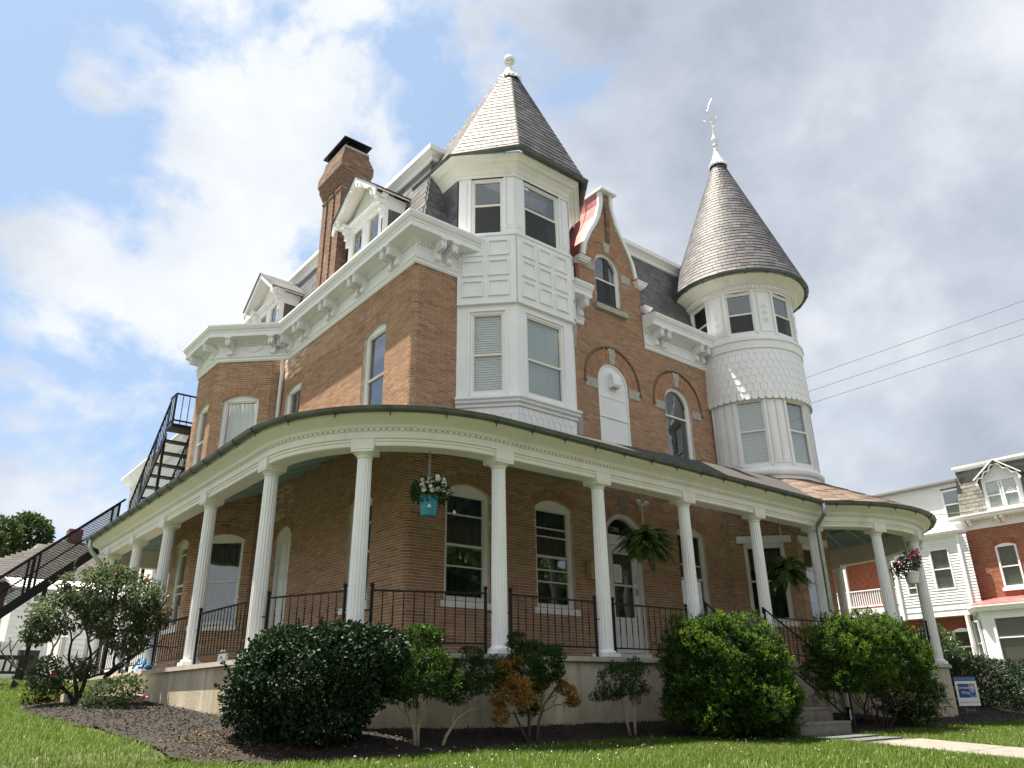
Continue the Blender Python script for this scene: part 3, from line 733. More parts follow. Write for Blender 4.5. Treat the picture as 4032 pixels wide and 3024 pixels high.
# ---- chimney
ch = B(); cp = Pieces(); cx0, cx1, cy0, cy1 = 6.955, 7.55, 15.2, 16.24
def chim_level(z):
    if z < 12.0: return 0
    if z < 12.62: return (z - 12.0) / .62 * .16
    if z < 12.8: return .16
    return max(.03, .16 - (z - 12.8) / .5 * .13)
z = 8.9; r = 0
while z < 13.3:
    e = round(chim_level(z) / .02) * .02; P4 = [(cx0 - e, cy1 + e), (cx0 - e, cy0 - e), (cx1 + e, cy0 - e), (cx1 + e, cy1 + e), (cx0 - e, cy1 + e)]; P_ = Path(P4)
    ch.box(cx0 - e + .008, cx1 + e - .008, cy0 - e + .008, cy1 + e - .008, z, z + .0655)
    u = -.1 * (r % 2)
    grooves = [(.24, .36), (.64, .76)] if z < 12.1 else []
    while u < P_.c[3]:
        a, b_ = max(u, 0), min(u + .21, P_.c[3]); u += .21
        for i in range(3):
            s0, s1 = max(a, P_.c[i]), min(b_ - .009, P_.c[i + 1])
            if s1 - s0 < .02: continue
            segs = [(s0, s1)]
            if i == 0:
                for ga, gb in grooves: segs = [t for (x, y) in segs for t in ((x, min(y, ga)), (max(x, gb), y)) if t[1] - t[0] > .015]
            for x, y in segs:
                L = P_.frame((x + y) / 2); V, F = quadpoly(L, [(-(y - x) / 2, z + .005), ((y - x) / 2, z + .005), ((y - x) / 2, z + .06), (-(y - x) / 2, z + .06)], -.02, (.035 if i == 0 and grooves else .0) + rnd.uniform(-.002, .002)); nn = P_.at((x + y) / 2)[2]; cp.add(V, F, (nn[0], nn[1], 0))
    z += .0655; r += 1
CH = ch.build('chimney', mat('chimney_mortar', (.33, .22, .16), .95), H); cp.emit('brick', SOOT, CH, 10)
q = B(); e = .05; q.box(cx0 - e, cx1 + e, cy0 - e, cy1 + e, 13.31, 13.37); q.build('cap_stone', STONE, CH)
q = B()
for x in (cx0, cx1 - .04):
    for y in (cy0, cy1 - .04): q.box(x, x + .04, y, y + .04, 13.37, 13.56)
q.box(cx0 - .10, cx1 + .10, cy0 - .10, cy1 + .10, 13.56, 13.60); q.box(cx0 + .05, cx1 - .05, cy0 + .05, cy1 - .05, 13.37, 13.55); q.build('chimney_cap', IRON, CH)

# ---- dormers
def dormer(yc, slate_top, carved):
    D = root('dormer', (7.0, yc, 9.0)); D.parent = H; D.location = WL[D] - WL[H]
    xf = 7.0; P_ = Path([(xf, yc + .86), (xf, yc - .86)]); Lf = P_.frame(.86)
    q = B()
    for s in (-1, 1): fbox(q, Lf, s * .77 - .09, s * .77 + .09, 8.9, 10.5, -.1, .0)
    fbox(q, Lf, -.08, .08, 9.05, 10.42, -.1, -.002); fbox(q, Lf, -.86, .86, 10.42, 10.62, -.1, .004); fbox(q, Lf, -.68, .68, 8.9, 9.07, -.1, -.004)
    fbox(q, Lf, -.9, .9, 10.5, 10.56, -.05, .05); fbox(q, Lf, -.95, .95, 10.56, 10.62, -.05, .09)
    q.add(*quadpoly(Lf, [(-.86, 10.62), (.86, 10.62), (0, 11.36)], -.1, -.01)); q.build('dormer_front', WHITE, D)
    dt = B()
    for k in range(22): fbox(dt, Lf, -.74 + k * .07, -.71 + k * .07, 10.44, 10.49, .004, .03)
    dt.build('dentil_band', WHITE, D, kind='stuff')
    for s in (-1, 1): window(D, P_.frame(.86 + s * .385), .30, 9.07, 10.42, 0, fr=.055, rec=.02, meet=.42 if s > 0 else .46, screen=False)
    for s in (-1, 1):   # slated cheeks
        y = yc + s * .86; q = B(); q.box(xf, 8.2, min(y, y - s * .08), max(y, y - s * .08), 8.9, 10.62); ck = q.build('cheek', UNDER, D)
        if s < 0:
            pc = Pieces(); shingle_field(pc, lambda u, v, r: (xf + .1 + u, y, 9.0 + v), 0, 1.28, .21, .26, lambda v: (0, 1.05), thick=.007); pc.emit('slate', DSLATE, ck, 14)
            q = B(); q.box(xf + .001, 8.0, y - .03, y - .0, 10.28, 10.62); q.box(xf - .02, xf + .1, y - .032, y - .001, 8.9, 10.28); q.build('cheek_board', WHITE, D)
    xo = 6.66; hw, zr, ze = 1.04, 11.46, 10.62
    for s in (-1, 1):   # roof slopes
        q = B(); V = [(xo, yc, zr), (xo, yc + s * hw, ze), (8.3, yc + s * hw, ze), (8.3, yc, zr)]; q.add(V + [(x, y, z - .05) for x, y, z in V], [(0, 1, 2, 3), (7, 6, 5, 4), (0, 4, 5, 1), (1, 5, 6, 2), (3, 7, 4, 0)]); rf = q.build('dormer_roof', CREAM, D)
        pc = Pieces(); Ls = math.hypot(hw, zr - ze)
        f_ = (lambda u, v, r: (xo - .03 + u, yc - hw - .03 + (hw + .03) * v / Ls, ze + (zr + .02 - ze) * v / Ls)) if s < 0 else (lambda u, v, r: (8.3 - u, yc + hw + .03 - (hw + .03) * v / Ls, ze + (zr + .02 - ze) * v / Ls))
        shingle_field(pc, f_, 0, Ls, .12, .22, lambda v: (0, 1.5) if s < 0 else (.2, 1.68), thick=.007, jit=.003); pc.emit('slate', SLATE if slate_top else DSLATE, rf, 12)
    q = B(); Lo = Path([(xo - .005, yc + 2), (xo - .005, yc - 2)]).frame(2)   # bargeboards
    for s in (-1, 1):
        sx = -s; pts = []
        for t in np.linspace(0, 1, 15):
            x = t * hw; zt = zr + .01 - (zr - ze) * t; pts.append((sx * x, zt))
        low = []
        for i, t in enumerate(np.linspace(0, 1, 15)):
            d_ = .15 + (.05 * math.cos(t * math.pi * 4) if carved else .0) + (.08 if t > .92 else 0); low.append((sx * t * hw, zr + .01 - (zr - ze) * t - d_))
        for i in range(14):
            a, b2, c, d2 = pts[i], pts[i + 1], low[i + 1], low[i]; qq = [a, d2, c, b2] if sx > 0 else [a, b2, c, d2]; q.add(*quadpoly(Lo, qq, -.045, .0))
    if carved:
        for s in (-1, 1):
            q.tube([Lo(s * .02, 11.28, -.02), Lo(s * .12, 11.10, -.02), Lo(s * .20, 11.18, -.02), Lo(s * .27, 11.02, -.02), Lo(s * .42, 11.02, -.02), Lo(s * .47, 11.12, -.02)], .028, 6)
            q.tube([Lo(s * .88, 10.70, -.02), Lo(s * .80, 10.62, -.02), Lo(s * .84, 10.50, -.02), Lo(s * .94, 10.52, -.02), Lo(s * .97, 10.64, -.02)], .026, 6)
    else:
        for s in (-1, 1): q.tube([Lo(s * 1.0, 10.66, -.02), Lo(s * .96, 10.52, -.02), Lo(s * 1.02, 10.44, -.02)], .03, 6)
    q.build('bargeboard', WHITE, D)
    for s in (-1, 1):
        q = B()
        for k, (o, z, h) in enumerate(((.22, 10.62, .10), (.16, 10.5, .12), (.10, 10.36, .14), (.05, 10.2, .16))): fbox(q, Lf, s * .80 - .06, s * .80 + .06, z - h, z, .0, o)
        q.build('corbel', WHITE, D)
dormer(13.9, False, True); dormer(19.55, True, False)

# ---- gable coping, red roof behind it, pier caps
GZ = [(z, gh(z)) for z in (9.78, 10.0, 10.2, 10.4, 10.6, 10.8, 10.95, 11.1, 11.25, 11.4, 11.6, 11.8, 12.0, 12.2)]
L = gable_path.frame(GC)
for s in (-1, 1):
    q = B()
    for (z0, h0), (z1, h1) in zip(GZ, GZ[1:]):
        pl = [(s * h0, z0), (s * (h0 + .10), z0), (s * (h1 + .10), z1), (s * h1, z1)]; q.add(*quadpoly(L, pl if s > 0 else pl[::-1], -.04, .05))
        pl = [(s * (h0 + .10), z0), (s * (h0 + .125), z0), (s * (h1 + .125), z1), (s * (h1 + .10), z1)]; q.add(*quadpoly(L, pl if s > 0 else pl[::-1], -.04, .035))
    q.build('gable_coping', WHITE, H)
    q = B()
    for (z0, h0), (z1, h1) in zip(GZ, GZ[1:]):
        V = [(12.58 + s * (h0 + .122), 11.485, z0), (12.58 + s * (h1 + .122), 11.485, z1), (12.58 + s * (h1 + .122), 13.0, z1), (12.58 + s * (h0 + .122), 13.0, z0)]; q.add(V, [(0, 1, 2, 3)])
    q.build('gable_roof', REDMET, H, smooth=True)
    q = B()
    for yy in (11.9, 12.35):
        for (z0, h0), (z1, h1) in zip(GZ, GZ[1:]): q.bar((12.58 + s * (h0 + .127), yy, z0), (12.58 + s * (h1 + .127), yy, z1), .02)
    q.build('roof_seam', REDMET, H)
    q = B(); x = 12.58 + s * 1.02; q.box(x - .14, x + .14, 11.33, 11.6, 9.75, 9.79); q.box(x - .17, x + .17, 11.29, 11.6, 9.79, 9.84); q.box(x - .19, x + .19, 11.26, 11.6, 9.84, 9.875); q.build('pier_cap', WHITE, H)
    q = B(); q.box(x - .195, x + .195, 11.255, 11.75, 9.875, 9.905); q.box(x - .12, x + .12, 11.5, 12.4, 9.0, 9.9); q.build('pier_flashing', REDMET, H)
q = B(); q.box(13.64, 13.90, 11.32, 11.5, 9.13, 9.18); q.box(13.62, 13.93, 11.29, 11.5, 9.18, 9.23); q.build('pier_cap', WHITE, H)
q = B(); q.box(13.61, 13.94, 11.28, 11.6, 9.23, 9.26); q.build('pier_flashing', REDMET, H)
q = B(); q.box(12.58 - .29, 12.58 + .29, 11.28, 13.1, 12.19, 12.24); q.box(12.58 - .27, 12.58 + .27, 11.31, 13.1, 12.24, 12.27); q.build('gable_cap', WHITE, H)
q = B(); q.prism([(12.5, 11.57), (12.66, 11.57), (12.66, 13.0), (12.5, 13.0)], 8.9, 12.2); q.box(11.7, 13.46, 11.6, 13.0, 8.9, 9.9); q.build('gable_core', UNDER, H)
q = B()
for k in range(22):
    o = .05 - .035 * (k < 4) * (4 - k) / 4
    fbox(q, L, -.07 + (.0 if k % 2 else .006), .07 - (.0 if k % 2 else .006), 10.72 + k * .0555 + .004, 10.72 + (k + 1) * .0555 - .004, 0, o)
q.build('brick_corbel', SOOT, H)

# ------------------------------------------------------------------ white turret over the corner
T = root('turret', (9.57, 11.0, 4.6)); T.parent = H; T.location = WL[T] - WL[H]
TP = [(7.946, 11.45), (8.81, 10.585), (10.33, 10.585), (11.195, 11.45)]
q = B()
fac = [(Path(TP[0:2]), .355, .625), (Path(TP[1:3]), .525, .735), (Path(TP[2:4]), .355, .60)]
for P_, hw, uc in fac:
    Lw = P_.L; L = P_.frame(uc); a, b_ = -uc, Lw - uc; dd = -.12
    for x0, x1, z0, z1, o in ((a, -hw - .002, 5.35, 7.385, 0), (hw + .002, b_, 5.35, 7.385, 0), (-hw, hw, 5.35, 5.45, 0), (-hw, hw, 7.24, 7.385, 0), (a, b_, 7.385, 7.43, .075), (a, b_, 7.43, 8.99, .055), (a, b_, 8.99, 9.05, .08),
                              (a, -hw - .002, 9.05, 10.56, 0), (hw + .002, b_, 9.05, 10.56, 0), (-hw, hw, 10.5, 10.56, 0)):
        fbox(q, L, x0, x1, z0, z1, dd, o)
    # corner boards with sunk panels on the top stage
    for x0, x1 in ((a, a + .19), (b_ - .19, b_)):
        if x1 - x0 > .1: fbox(q, L, x0 + .012, x1 - .012, 9.2, 10.45, 0, .012); fbox(q, L, x0 + .03, x1 - .03, 9.26, 10.38, .012, .02)
    for s in (-1, 1):
        for z0, z1 in ((5.45, 7.24), (9.05, 10.5)): fbox(q, L, min(s * hw, s * (hw + .05)), max(s * hw, s * (hw + .05)), z0, z1, 0, .02)
    for zt in (7.24, 10.5): fbox(q, L, -hw - .05, hw + .05, zt, zt + .05, 0, .022)
q.build('turret_wall', WHITE, T)
pn = B()
for (P_, hw, uc), nc in zip(fac, (2, 3, 2)):
    L = P_.frame(0); m = .10; w = (P_.L - 2 * m + .06) / nc
    for i in range(nc):
        for j in range(3):
            x0 = m + i * w; x1 = x0 + w - .10; z0 = 7.56 + j * .475; z1 = z0 + .37; q = B()
            ringp(q, L, [(x0, z0), (x0, z1), (x1, z1), (x1, z0)], [(x0 + .032, z0 + .032), (x0 + .032, z1 - .032), (x1 - .032, z1 - .032), (x1 - .032, z0 + .032)], .05, .088)
            fbox(q, L, x0 + .028, x1 - .028, z0 + .028, z1 - .028, .05, .058); q.build('panel', WHITE, T)
window(T, fac[0][0].frame(fac[0][2]), .355, 5.45, 7.24, 0, fr=.05, rec=.03, blind=(1, 0, 'slats'), meet=.47)
window(T, fac[1][0].frame(fac[1][2]), .525, 5.45, 7.24, 0, fr=.05, rec=.03, blind=(1, 0, 'shade'), meet=.44)
window(T, fac[2][0].frame(fac[2][2]), .355, 5.45, 7.24, 0, fr=.05, rec=.03, blind=(1, 0, 'slats'), meet=.47)
for P_, hw, uc in fac: window(T, P_.frame(uc), hw, 9.05, 10.5, 0, fr=.05, rec=.03, screen=True, meet=.53)
q = B(); bt = [TP[0]] + TP[1:3] + [TP[3]]
q.sweep(bt, [(-.1, 5.17), (.04, 5.17), (.05, 5.22), (.09, 5.25), (.10, 5.29), (.13, 5.32), (.13, 5.36), (.06, 5.40), (-.1, 5.41)]); q.build('base_moulding', WHITE, T)
q = B(); q.sweep(bt, [(-.16, 4.25), (-.06, 4.25), (.0, 5.18), (-.16, 5.18)]); q.build('skirt', WHITE, T)
ps = Pieces()
for P_, hw, uc in fac[:2] + fac[2:]:
    def Ps(u, v, r, P_=P_):
        t = (v) / .93; o = -.055 + .05 * t; p, d, n = P_.at(P_.L / 2); c = P_.L / 2; x = (u - c) * (1 - .03 * (1 - t)); return (p[0] + d[0] * x + n[0] * o, p[1] + d[1] * x + n[1] * o, 4.25 + v)
    shingle_field(ps, Ps, .30, .92, .155, .155, lambda v, P_=P_: (.0, P_.L), shape='scallop', thick=.012)
ps.emit('shingle', WHITE, T, 120)
q = B(); q.box(8.15, 10.98, 10.66, 11.44, 4.19, 4.24); q.box(8.2, 10.93, 10.70, 11.44, 4.24, 4.6); q.build('soffit_board', TEAL, T)
TPE = [(7.946, 12.9)] + TP + [(11.195, 12.9)]
q = B(); q.sweep(TPE, [(-.1, 10.50), (.03, 10.50), (.035, 10.56), (.05, 10.58), (.08, 10.66), (.16, 10.76), (.20, 10.78), (.24, 10.84), (.30, 10.88), (.30, 10.93), (-.1, 10.98)]); q.build('eaves_moulding', CREAM, T)
EV = [(7.70, 12.9), (7.70, 11.40), (8.66, 10.235), (10.6, 10.235), (11.46, 11.40), (11.46, 12.9)]
def gutter_prof(o, z, r, t=.012):
    A = [(o + r * math.cos(a), z + r * math.sin(a)) for a in np.linspace(math.pi, 2 * math.pi, 9)]; I = [(o + (r - t) * math.cos(a), z + (r - t) * math.sin(a)) for a in np.linspace(2 * math.pi, math.pi, 9)]
    return A + [(o + r + .008, z), (o + r + .008, z + .012), (o + r - t, z + .012)] + I
q = B(); q.sweep(EV, gutter_prof(.02, 10.985, .065)); gt = q.build('gutter', GUTTER, T, smooth=40)
def straps(P_, o, z, r, step, parent):
    u = .2
    while u < P_.L - .05:
        b = B(); L = P_.frame(u)
        A = [(o + (r + .006) * math.cos(a), z + (r + .006) * math.sin(a)) for a in np.linspace(math.pi, 2 * math.pi, 9)]
        for (x0, z0), (x1, z1) in zip(A, A[1:]): b.bar(L(0, z0, x0), L(0, z1, x1), .022, .01)
        b.bar(L(0, z - r, o), L(0, z - r - .05, o - .015), .014); u += step
        b.build('gutter_strap', GUTTER, parent)
straps(Path(EV), .02, 10.985, .065, .62, gt)
AP = np.array((9.60, 11.66, 14.95)); sp = Pieces(); q = B(); z0 = 11.03
for a, b_ in zip(EV, EV[1:]):
    A, C_ = np.array((*a, z0)), np.array((*b_, z0)); q.add([A, C_, AP], [(0, 1, 2)])
    d = C_ - A; Lb = np.linalg.norm(d); d /= Lb; tA = (AP - A) @ d; foot = A + d * tA; up = AP - foot; Hh = np.linalg.norm(up); up /= Hh
    def Pf(u, v, r, A=A, d=d, up=up): return tuple(A + d * u + up * (v - .035))
    def ur(v, tA=tA, Lb=Lb, Hh=Hh):
        t = max(v, 0) / Hh; return (tA * t, Lb - (Lb - tA) * t)
    shingle_field(sp, Pf, 0, Hh * .885, .155, .235, ur, thick=.011, jit=.010, lap=.35)
RF = q.build('turret_roof', UNDER, T); sp.emit('slate', SLATE, RF, 130)
q = B()
for a in EV[1:5]:
    A = np.array((*a, z0)); q.bar(A + (AP - A) * .01, A + (AP - A) * .89, .035, .012)
q.build('hip_flashing', mat('hip_lead', (.10, .10, .11), .5), RF)
WMET = mat('white_metal', (.74, .75, .75), .3, metal=.25, noise=(6, .15), stain=(9, (.5, .5, .48), .6, .8))
fz = 14.38
q = B(); q.lathe([(.29, fz), (.30, fz + .03), (.27, fz + .05), (.255, fz + .12), (.24, fz + .15), (.20, fz + .17), (.06, fz + .52), (.075, fz + .55), (.07, fz + .58), (.04, fz + .62)], (AP[0], AP[1], 0), 8)
for k in range(16): a = 2 * math.pi * k / 16; q.ball((AP[0] + .275 * math.cos(a), AP[1] + .275 * math.sin(a), fz + .06), .035, 6)
q.build('finial_cap', WMET, T); q = B(); q.ball((AP[0], AP[1], fz + .74), .15, 14, .95); q.tube([(AP[0], AP[1], fz + .86), (AP[0], AP[1], fz + .93)], .025, 6); q.build('finial_ball', WMET, T, smooth=True)
pc = Pieces(); shingle_field(pc, lambda u, v, r: (7.94, 12.9 - u, 9.0 + v), 0, 1.5, .2, .27, lambda v: (0, 1.42), thick=.008, jit=.004); q = B(); q.box(7.96, 8.3, 11.46, 12.95, 8.95, 10.6)
ck = q.build('cheek', UNDER, T); pc.emit('slate', DSLATE, ck, 20)

# ------------------------------------------------------------------ round tower
TC = (17.5, 11.1); RT = 1.43
O_ = root('round_tower', (17.5, 11.1, 4.5)); O_.parent = H; O_.location = WL[O_] - WL[H]
def tp(a, r, z): return (TC[0] + r * math.cos(R(a)), TC[1] + r * math.sin(R(a)), z)
def tframe(a, r):
    n = (math.cos(R(a)), math.sin(R(a))); d = (-n[1], n[0])
    return lambda x, z, o=0.0: (TC[0] + n[0] * (r + o) + d[0] * x, TC[1] + n[1] * (r + o) + d[1] * x, z)
A0, A1 = -262, 60
q = B(); q.lathe([(1.30, 4.45), (1.46, 4.45), (1.46, 4.93), (1.50, 4.95), (1.53, 5.0), (1.53, 5.06), (1.47, 5.09), (1.45, 5.14), (1.43, 5.17), (1.3, 5.17)], (*TC, 0), 60, A0, A1); q.build('base_moulding', WHITE, O_, smooth=35)
def stage(z0, z1, ang, hwd, zs, zt, name, panels):
    q = B(); edges = sorted(ang); half = math.degrees(math.asin(hwd / RT)); cur = A0
    for a in edges + [None]:
        e = (a - half) if a is not None else A1
        q.lathe([(RT - .12, z0), (RT, z0), (RT, z1), (RT - .12, z1)], (*TC, 0), max(3, int((e - cur) / 6)), cur, e)
        if a is None: break
        q.lathe([(RT - .12, z0), (RT, z0), (RT, zs), (RT - .12, zs), (RT - .12, z0)], (*TC, 0), 5, a - half, a + half)
        q.lathe([(RT - .12, zt), (RT, zt), (RT, z1), (RT - .12, z1), (RT - .12, zt)], (*TC, 0), 5, a - half, a + half); cur = a + half
        for s in (-1, 1): q.lathe([(RT, zs), (RT + .025, zs), (RT + .025, zt), (RT, zt)], (*TC, 0), 1, a + s * half - 1.1, a + s * half + 1.1)
    for i in range(len(edges) - 1):   # raised pilaster boards between windows
        m = (edges[i] + edges[i + 1]) / 2; w2 = (edges[i + 1] - edges[i]) / 2 - half
        if panels == 'pil': rng_ = [(m - w2 * .62, m + w2 * .62)]
        else: rng_ = [(m - w2 * .75, m - w2 * .05), (m + w2 * .05, m + w2 * .75)]
        for a, b_ in rng_:
            q.lathe([(RT, zs + .05), (RT + .016, zs + .05), (RT + .016, zt - .05), (RT, zt - .05)], (*TC, 0), 3, a, b_); q.lathe([(RT + .016, zs + .11), (RT + .024, zs + .11), (RT + .024, zt - .11), (RT + .016, zt - .11)], (*TC, 0), 3, a + 1.6, b_ - 1.6) if panels != 'pil' else None
    q.build(name, WHITE, O_, smooth=35)
W2 = [-201.4, -150, -98.6, -47]; W3 = [-197.4, -146, -94.6, -43]
stage(5.17, 7.2, W2, .375, 5.22, 6.98, 'tower_wall', 'board'); stage(8.66, 10.2, W3, .375, 8.8, 10.04, 'tower_wall', 'pil')
rc = RT * math.cos(math.asin(.375 / RT))
for i, a in enumerate(W2): window(O_, tframe(a, rc), .373, 5.22, 6.98, 0, fr=.05, rec=.0, meet=.52, blind=((1, 0, 'slats') if i == 1 else (.95, .0, 'slats')), tint=None)
for a in W3: window(O_, tframe(a, rc), .373, 8.8, 10.04, 0, fr=.05, rec=.0, meet=.48, screen=True)
fs = Pieces(); n = int(2 * math.pi * 1.47 / .172)
def Psc(u, v, r): t = v / 1.5; rr = 1.50 - .05 * t; return tp(math.degrees(u / 1.47), rr, 6.93 + v)
q = B(); q.lathe([(1.40, 6.95), (1.475, 6.95), (1.44, 8.45), (1.38, 8.45)], (*TC, 0), 60, A0, A1); sk = q.build('shingle_skirt', WHITE, O_, smooth=35)
shingle_field(fs, Psc, 0, 1.50, .212, .172, lambda v: (R(-240) * 1.47, R(20) * 1.47), shape='scallop', thick=.011); fs.emit('shingle', WHITE, O_, 170)
q = B(); q.lathe([(1.36, 8.36), (1.50, 8.36), (1.51, 8.56), (1.545, 8.58), (1.545, 8.64), (1.48, 8.70), (1.36, 8.72)], (*TC, 0), 60, A0, A1); q.build('belt_moulding', WHITE, O_, smooth=35)
q = B(); q.lathe([(1.3, 10.04), (1.455, 10.04), (1.46, 10.09), (1.50, 10.10), (1.50, 10.22), (1.54, 10.235), (1.58, 10.28), (1.68, 10.335), (1.78, 10.36), (1.82, 10.39), (1.82, 10.43), (1.3, 10.5)], (*TC, 0), 72, -300, 60); q.build('eaves_moulding', CREAM, O_, smooth=35)
q = B()
for k in range(72):
    a = -250 + k * 4; L = tframe(a, 1.5); fbox(q, L, -.028, .028, 10.125, 10.20, -.01, .035)
q.build('dentil_band', WHITE, O_, kind='stuff')
q = B()   # carved pendants on the pilasters
for i in range(3):
    a = (W3[i] + W3[i + 1]) / 2; L = tframe(a, RT + .03)
    for zz_ in (9.2, 9.42, 9.58):
        for dx, dz in ((0, .06), (0, -.06), (.05, 0), (-.05, 0)): q.ball(L(dx, zz_ + dz, -.01), .034, 6)
q.build('carved_pendant', WHITE, O_)
q = B(); q.lathe([(o_, z_) for o_, z_ in gutter_prof(1.885, 10.45, .062)] + [gutter_prof(1.885, 10.45, .062)[0]], (*TC, 0), 72, -320, 60); gt = q.build('gutter', GUTTER, O_, smooth=40)
straps(Path(arc(TC, 1.885, -250, 20, 60)), 0, 10.45, .062, .58, gt)
CZ0, CZ1, CR0, CR1 = 10.47, 15.28, 1.92, .16
q = B(); q.lathe([(CR0, CZ0), (CR1, CZ1)], (*TC, 0), 60); RF = q.build('tower_roof', UNDER, O_)
cl_ = math.hypot(CZ1 - CZ0, CR0 - CR1); cs = Pieces()
def Pc(u, v, r): rr = CR0 + (CR1 - CR0) * v / cl_; return tp(math.degrees(u), rr + .004, CZ0 + (CZ1 - CZ0) * v / cl_)
nr = 40; pt_ = cl_ / nr
for r in range(nr):
    va = r * pt_; rr = CR0 + (CR1 - CR0) * va / cl_; m = max(10, int(2 * math.pi * rr / .24)); off = rnd.random()
    for k in range(m):
        a0 = 2 * math.pi * (k + off) / m; a1 = 2 * math.pi * (k + 1 + off) / m; g_ = .004 / rr; dg = math.degrees(a0) % 360
        if 60 < dg < 100: continue
        dv = rnd.uniform(-.012, .010); pl = [(a0 + g_, va + dv), ((a0 + a1) / 2, va + dv), (a1 - g_, va + dv), (a1 - g_, va + pt_ * 1.35), ((a0 + a1) / 2, va + pt_ * 1.35), (a0 + g_, va + pt_ * 1.35)]; V = []
        for j, (u, v) in enumerate(pl):
            p = np.array(Pc(u, min(v, cl_), 0)); nn = np.array((math.cos(u), math.sin(u), .38)); nn /= np.linalg.norm(nn); V.append((p + nn * (.022 if j < 3 else .008), p - nn * .002))
        cs.add([x[0] for x in V] + [x[1] for x in V], [(0, 1, 2, 3, 4, 5), (0, 6, 7, 1), (1, 7, 8, 2), (2, 8, 9, 3), (5, 11, 6, 0)], nn, .03)
cs.emit('slate', SLATE, RF, 110)
q = B(); q.lathe([(.27, 15.2), (.28, 15.25), (.25, 15.29), (.235, 15.36), (.22, 15.4), (.15, 15.55), (.07, 15.85), (.085, 15.88), (.06, 15.92), (.055, 16.0), (.09, 16.06), (.055, 16.12), (.05, 16.18), (.10, 16.25), (.10, 16.32), (.04, 16.40), (.022, 16.5), (.020, 16.95), (.05, 16.97), (.05, 17.0), (.018, 17.03)], (*TC, 0), 20)
for k in range(20): a = 2 * math.pi * k / 20; q.ball((TC[0] + .262 * math.cos(a), TC[1] + .262 * math.sin(a), 15.27), .032, 6)
q.build('finial_cap', WMET, O_, smooth=40)
q = B(); x, y = TC; q.tube([(x, y, 17.0), (x, y, 17.25), (x - .05, y + .03, 17.45), (x - .04, y + .02, 17.62), (x + .09, y - .05, 17.95)], [.018, .018, .03, .025, .03], 6); q.ball((x, y, 17.2), .04, 8); q.ball((x - .08, y + .05, 17.42), .05, 8)
for a in (20, 140, 260):
    c, s = math.cos(R(a)), math.sin(R(a)); q.tube([(x, y, 16.85), (x + .12 * c, y + .12 * s, 16.88), (x + .18 * c, y + .18 * s, 17.0), (x + .24 * c, y + .24 * s, 17.06)], .011, 5)
q.build('weather_finial', WMET, O_, smooth=True)

# ------------------------------------------------------------------ wraparound porch
PO = root('porch', (9, 8.7, -.5)); PO.parent = H; PO.location = WL[PO] - WL[H]
C = [(9.5, 22.0), (5.27, 22.0)] + arc((5.27, 21.0), 1.0, 90, 180, 8)[1:] + arc((6.57, 10.94), 2.3, 180, 270, 22) + arc(TC, 3.3, -131.8, 40, 40)
CP = Path(C)
def outline(off): return [tuple(p + n * off) for p, n in offs(C)]
inner = [(18.3, 13.2), (18.3, 21.0), (9.5, 21.0)]
q = B(); q.prism(outline(.10) + inner, -1.2, .475); q.build('foundation', CONC, PO)
q = B(); q.prism(outline(.16) + inner, .475, .54); q.build('porch_floor', mat('floor_concrete', (.42, .39, .34), .85, noise=(5, .2)), PO)
q = B(); q.box(3.35, 4.2, 15.6, 18.0, -.3, .12); q.box(3.0, 3.35, 15.3, 15.9, -.3, .12); q.build('side_step', CONC, PO)
ENT = [(-.15, 3.264), (.11, 3.264), (.125, 3.275), (.125, 3.325), (.14, 3.335), (.14, 3.36), (.165, 3.375), (.165, 3.385), (.15, 3.395), (.15, 3.475), (.175, 3.482), (.175, 3.515), (.19, 3.52), (.205, 3.56), (.26, 3.605), (.34, 3.63), (.36, 3.655), (.375, 3.69), (-.15, 3.72)]
q = B(); q.sweep(C, ENT); q.build('entablature', CREAM, PO, smooth=25)
q = B(); u = .05; DD = mat('gap_shade', (.20, .195, .175), .9)  # dark raised dashes paint the shade of gaps between dentils
while u < CP.L:
    L = CP.frame(u); fbox(q, L, -.015, .015, 3.488, 3.505, .168, .1785); u += .08
q.build('gap_shade', DD, PO, kind='stuff')
q = B(); q.sweep(C, gutter_prof(.43, 3.725, .066)); gt = q.build('gutter', GUTTER, PO, smooth=40); straps(CP, .43, 3.725, .066, .66, gt)
# roof: outer eave to wall
pairs = []
for i, ((p, n)) in enumerate(offs(C)):
    o = p + n * .40
    if i <= 1: inn = (max(6.95, p[0]), 20.6)
    elif i < 11: inn = (6.95, 20.4)
    elif i < 11 + 21 and p[1] > 10.9: inn = (6.95, p[1])
    elif p[0] < 6.58: inn = (6.96, 11.42)
    elif math.dist(p, TC) > 3.31 and p[0] < 15.2: inn = (p[0], 11.46)
    else: d_ = (p - np.array(TC)) / np.linalg.norm(p - np.array(TC)); inn = (TC[0] + 1.28 * d_[0], TC[1] + 1.28 * d_[1])
    pairs.append((o, np.array(inn), p - n * .1))
RZ0, RZ1 = 3.745, 4.93
q = B(); V = []; F = []
for o, i_, c in pairs: V += [(*o, RZ0), (*i_, RZ1)]
for k in range(len(pairs) - 1): F.append((2 * k, 2 * k + 2, 2 * k + 3, 2 * k + 1))
q.add(V, F); RFp = q.build('porch_roof', mat('rolled_roof', (.035, .034, .035), .9, noise=(20, .3)), PO)
q = B(); V = []; F = []
for o, i_, c in pairs: V += [(*c, RZ0 - .05), (*i_, RZ1 - .16)]
for k in range(len(pairs) - 1): F.append((2 * k, 2 * k + 1, 2 * k + 3, 2 * k + 2))
q.add(V, F); q.build('porch_ceiling', TEAL, PO)
q = B()
for a in range(-125, 41, 15):
    q.bar(tp(a, 3.12, RZ0 - .04), tp(a, 1.35, RZ1 - .21), .05, .09)
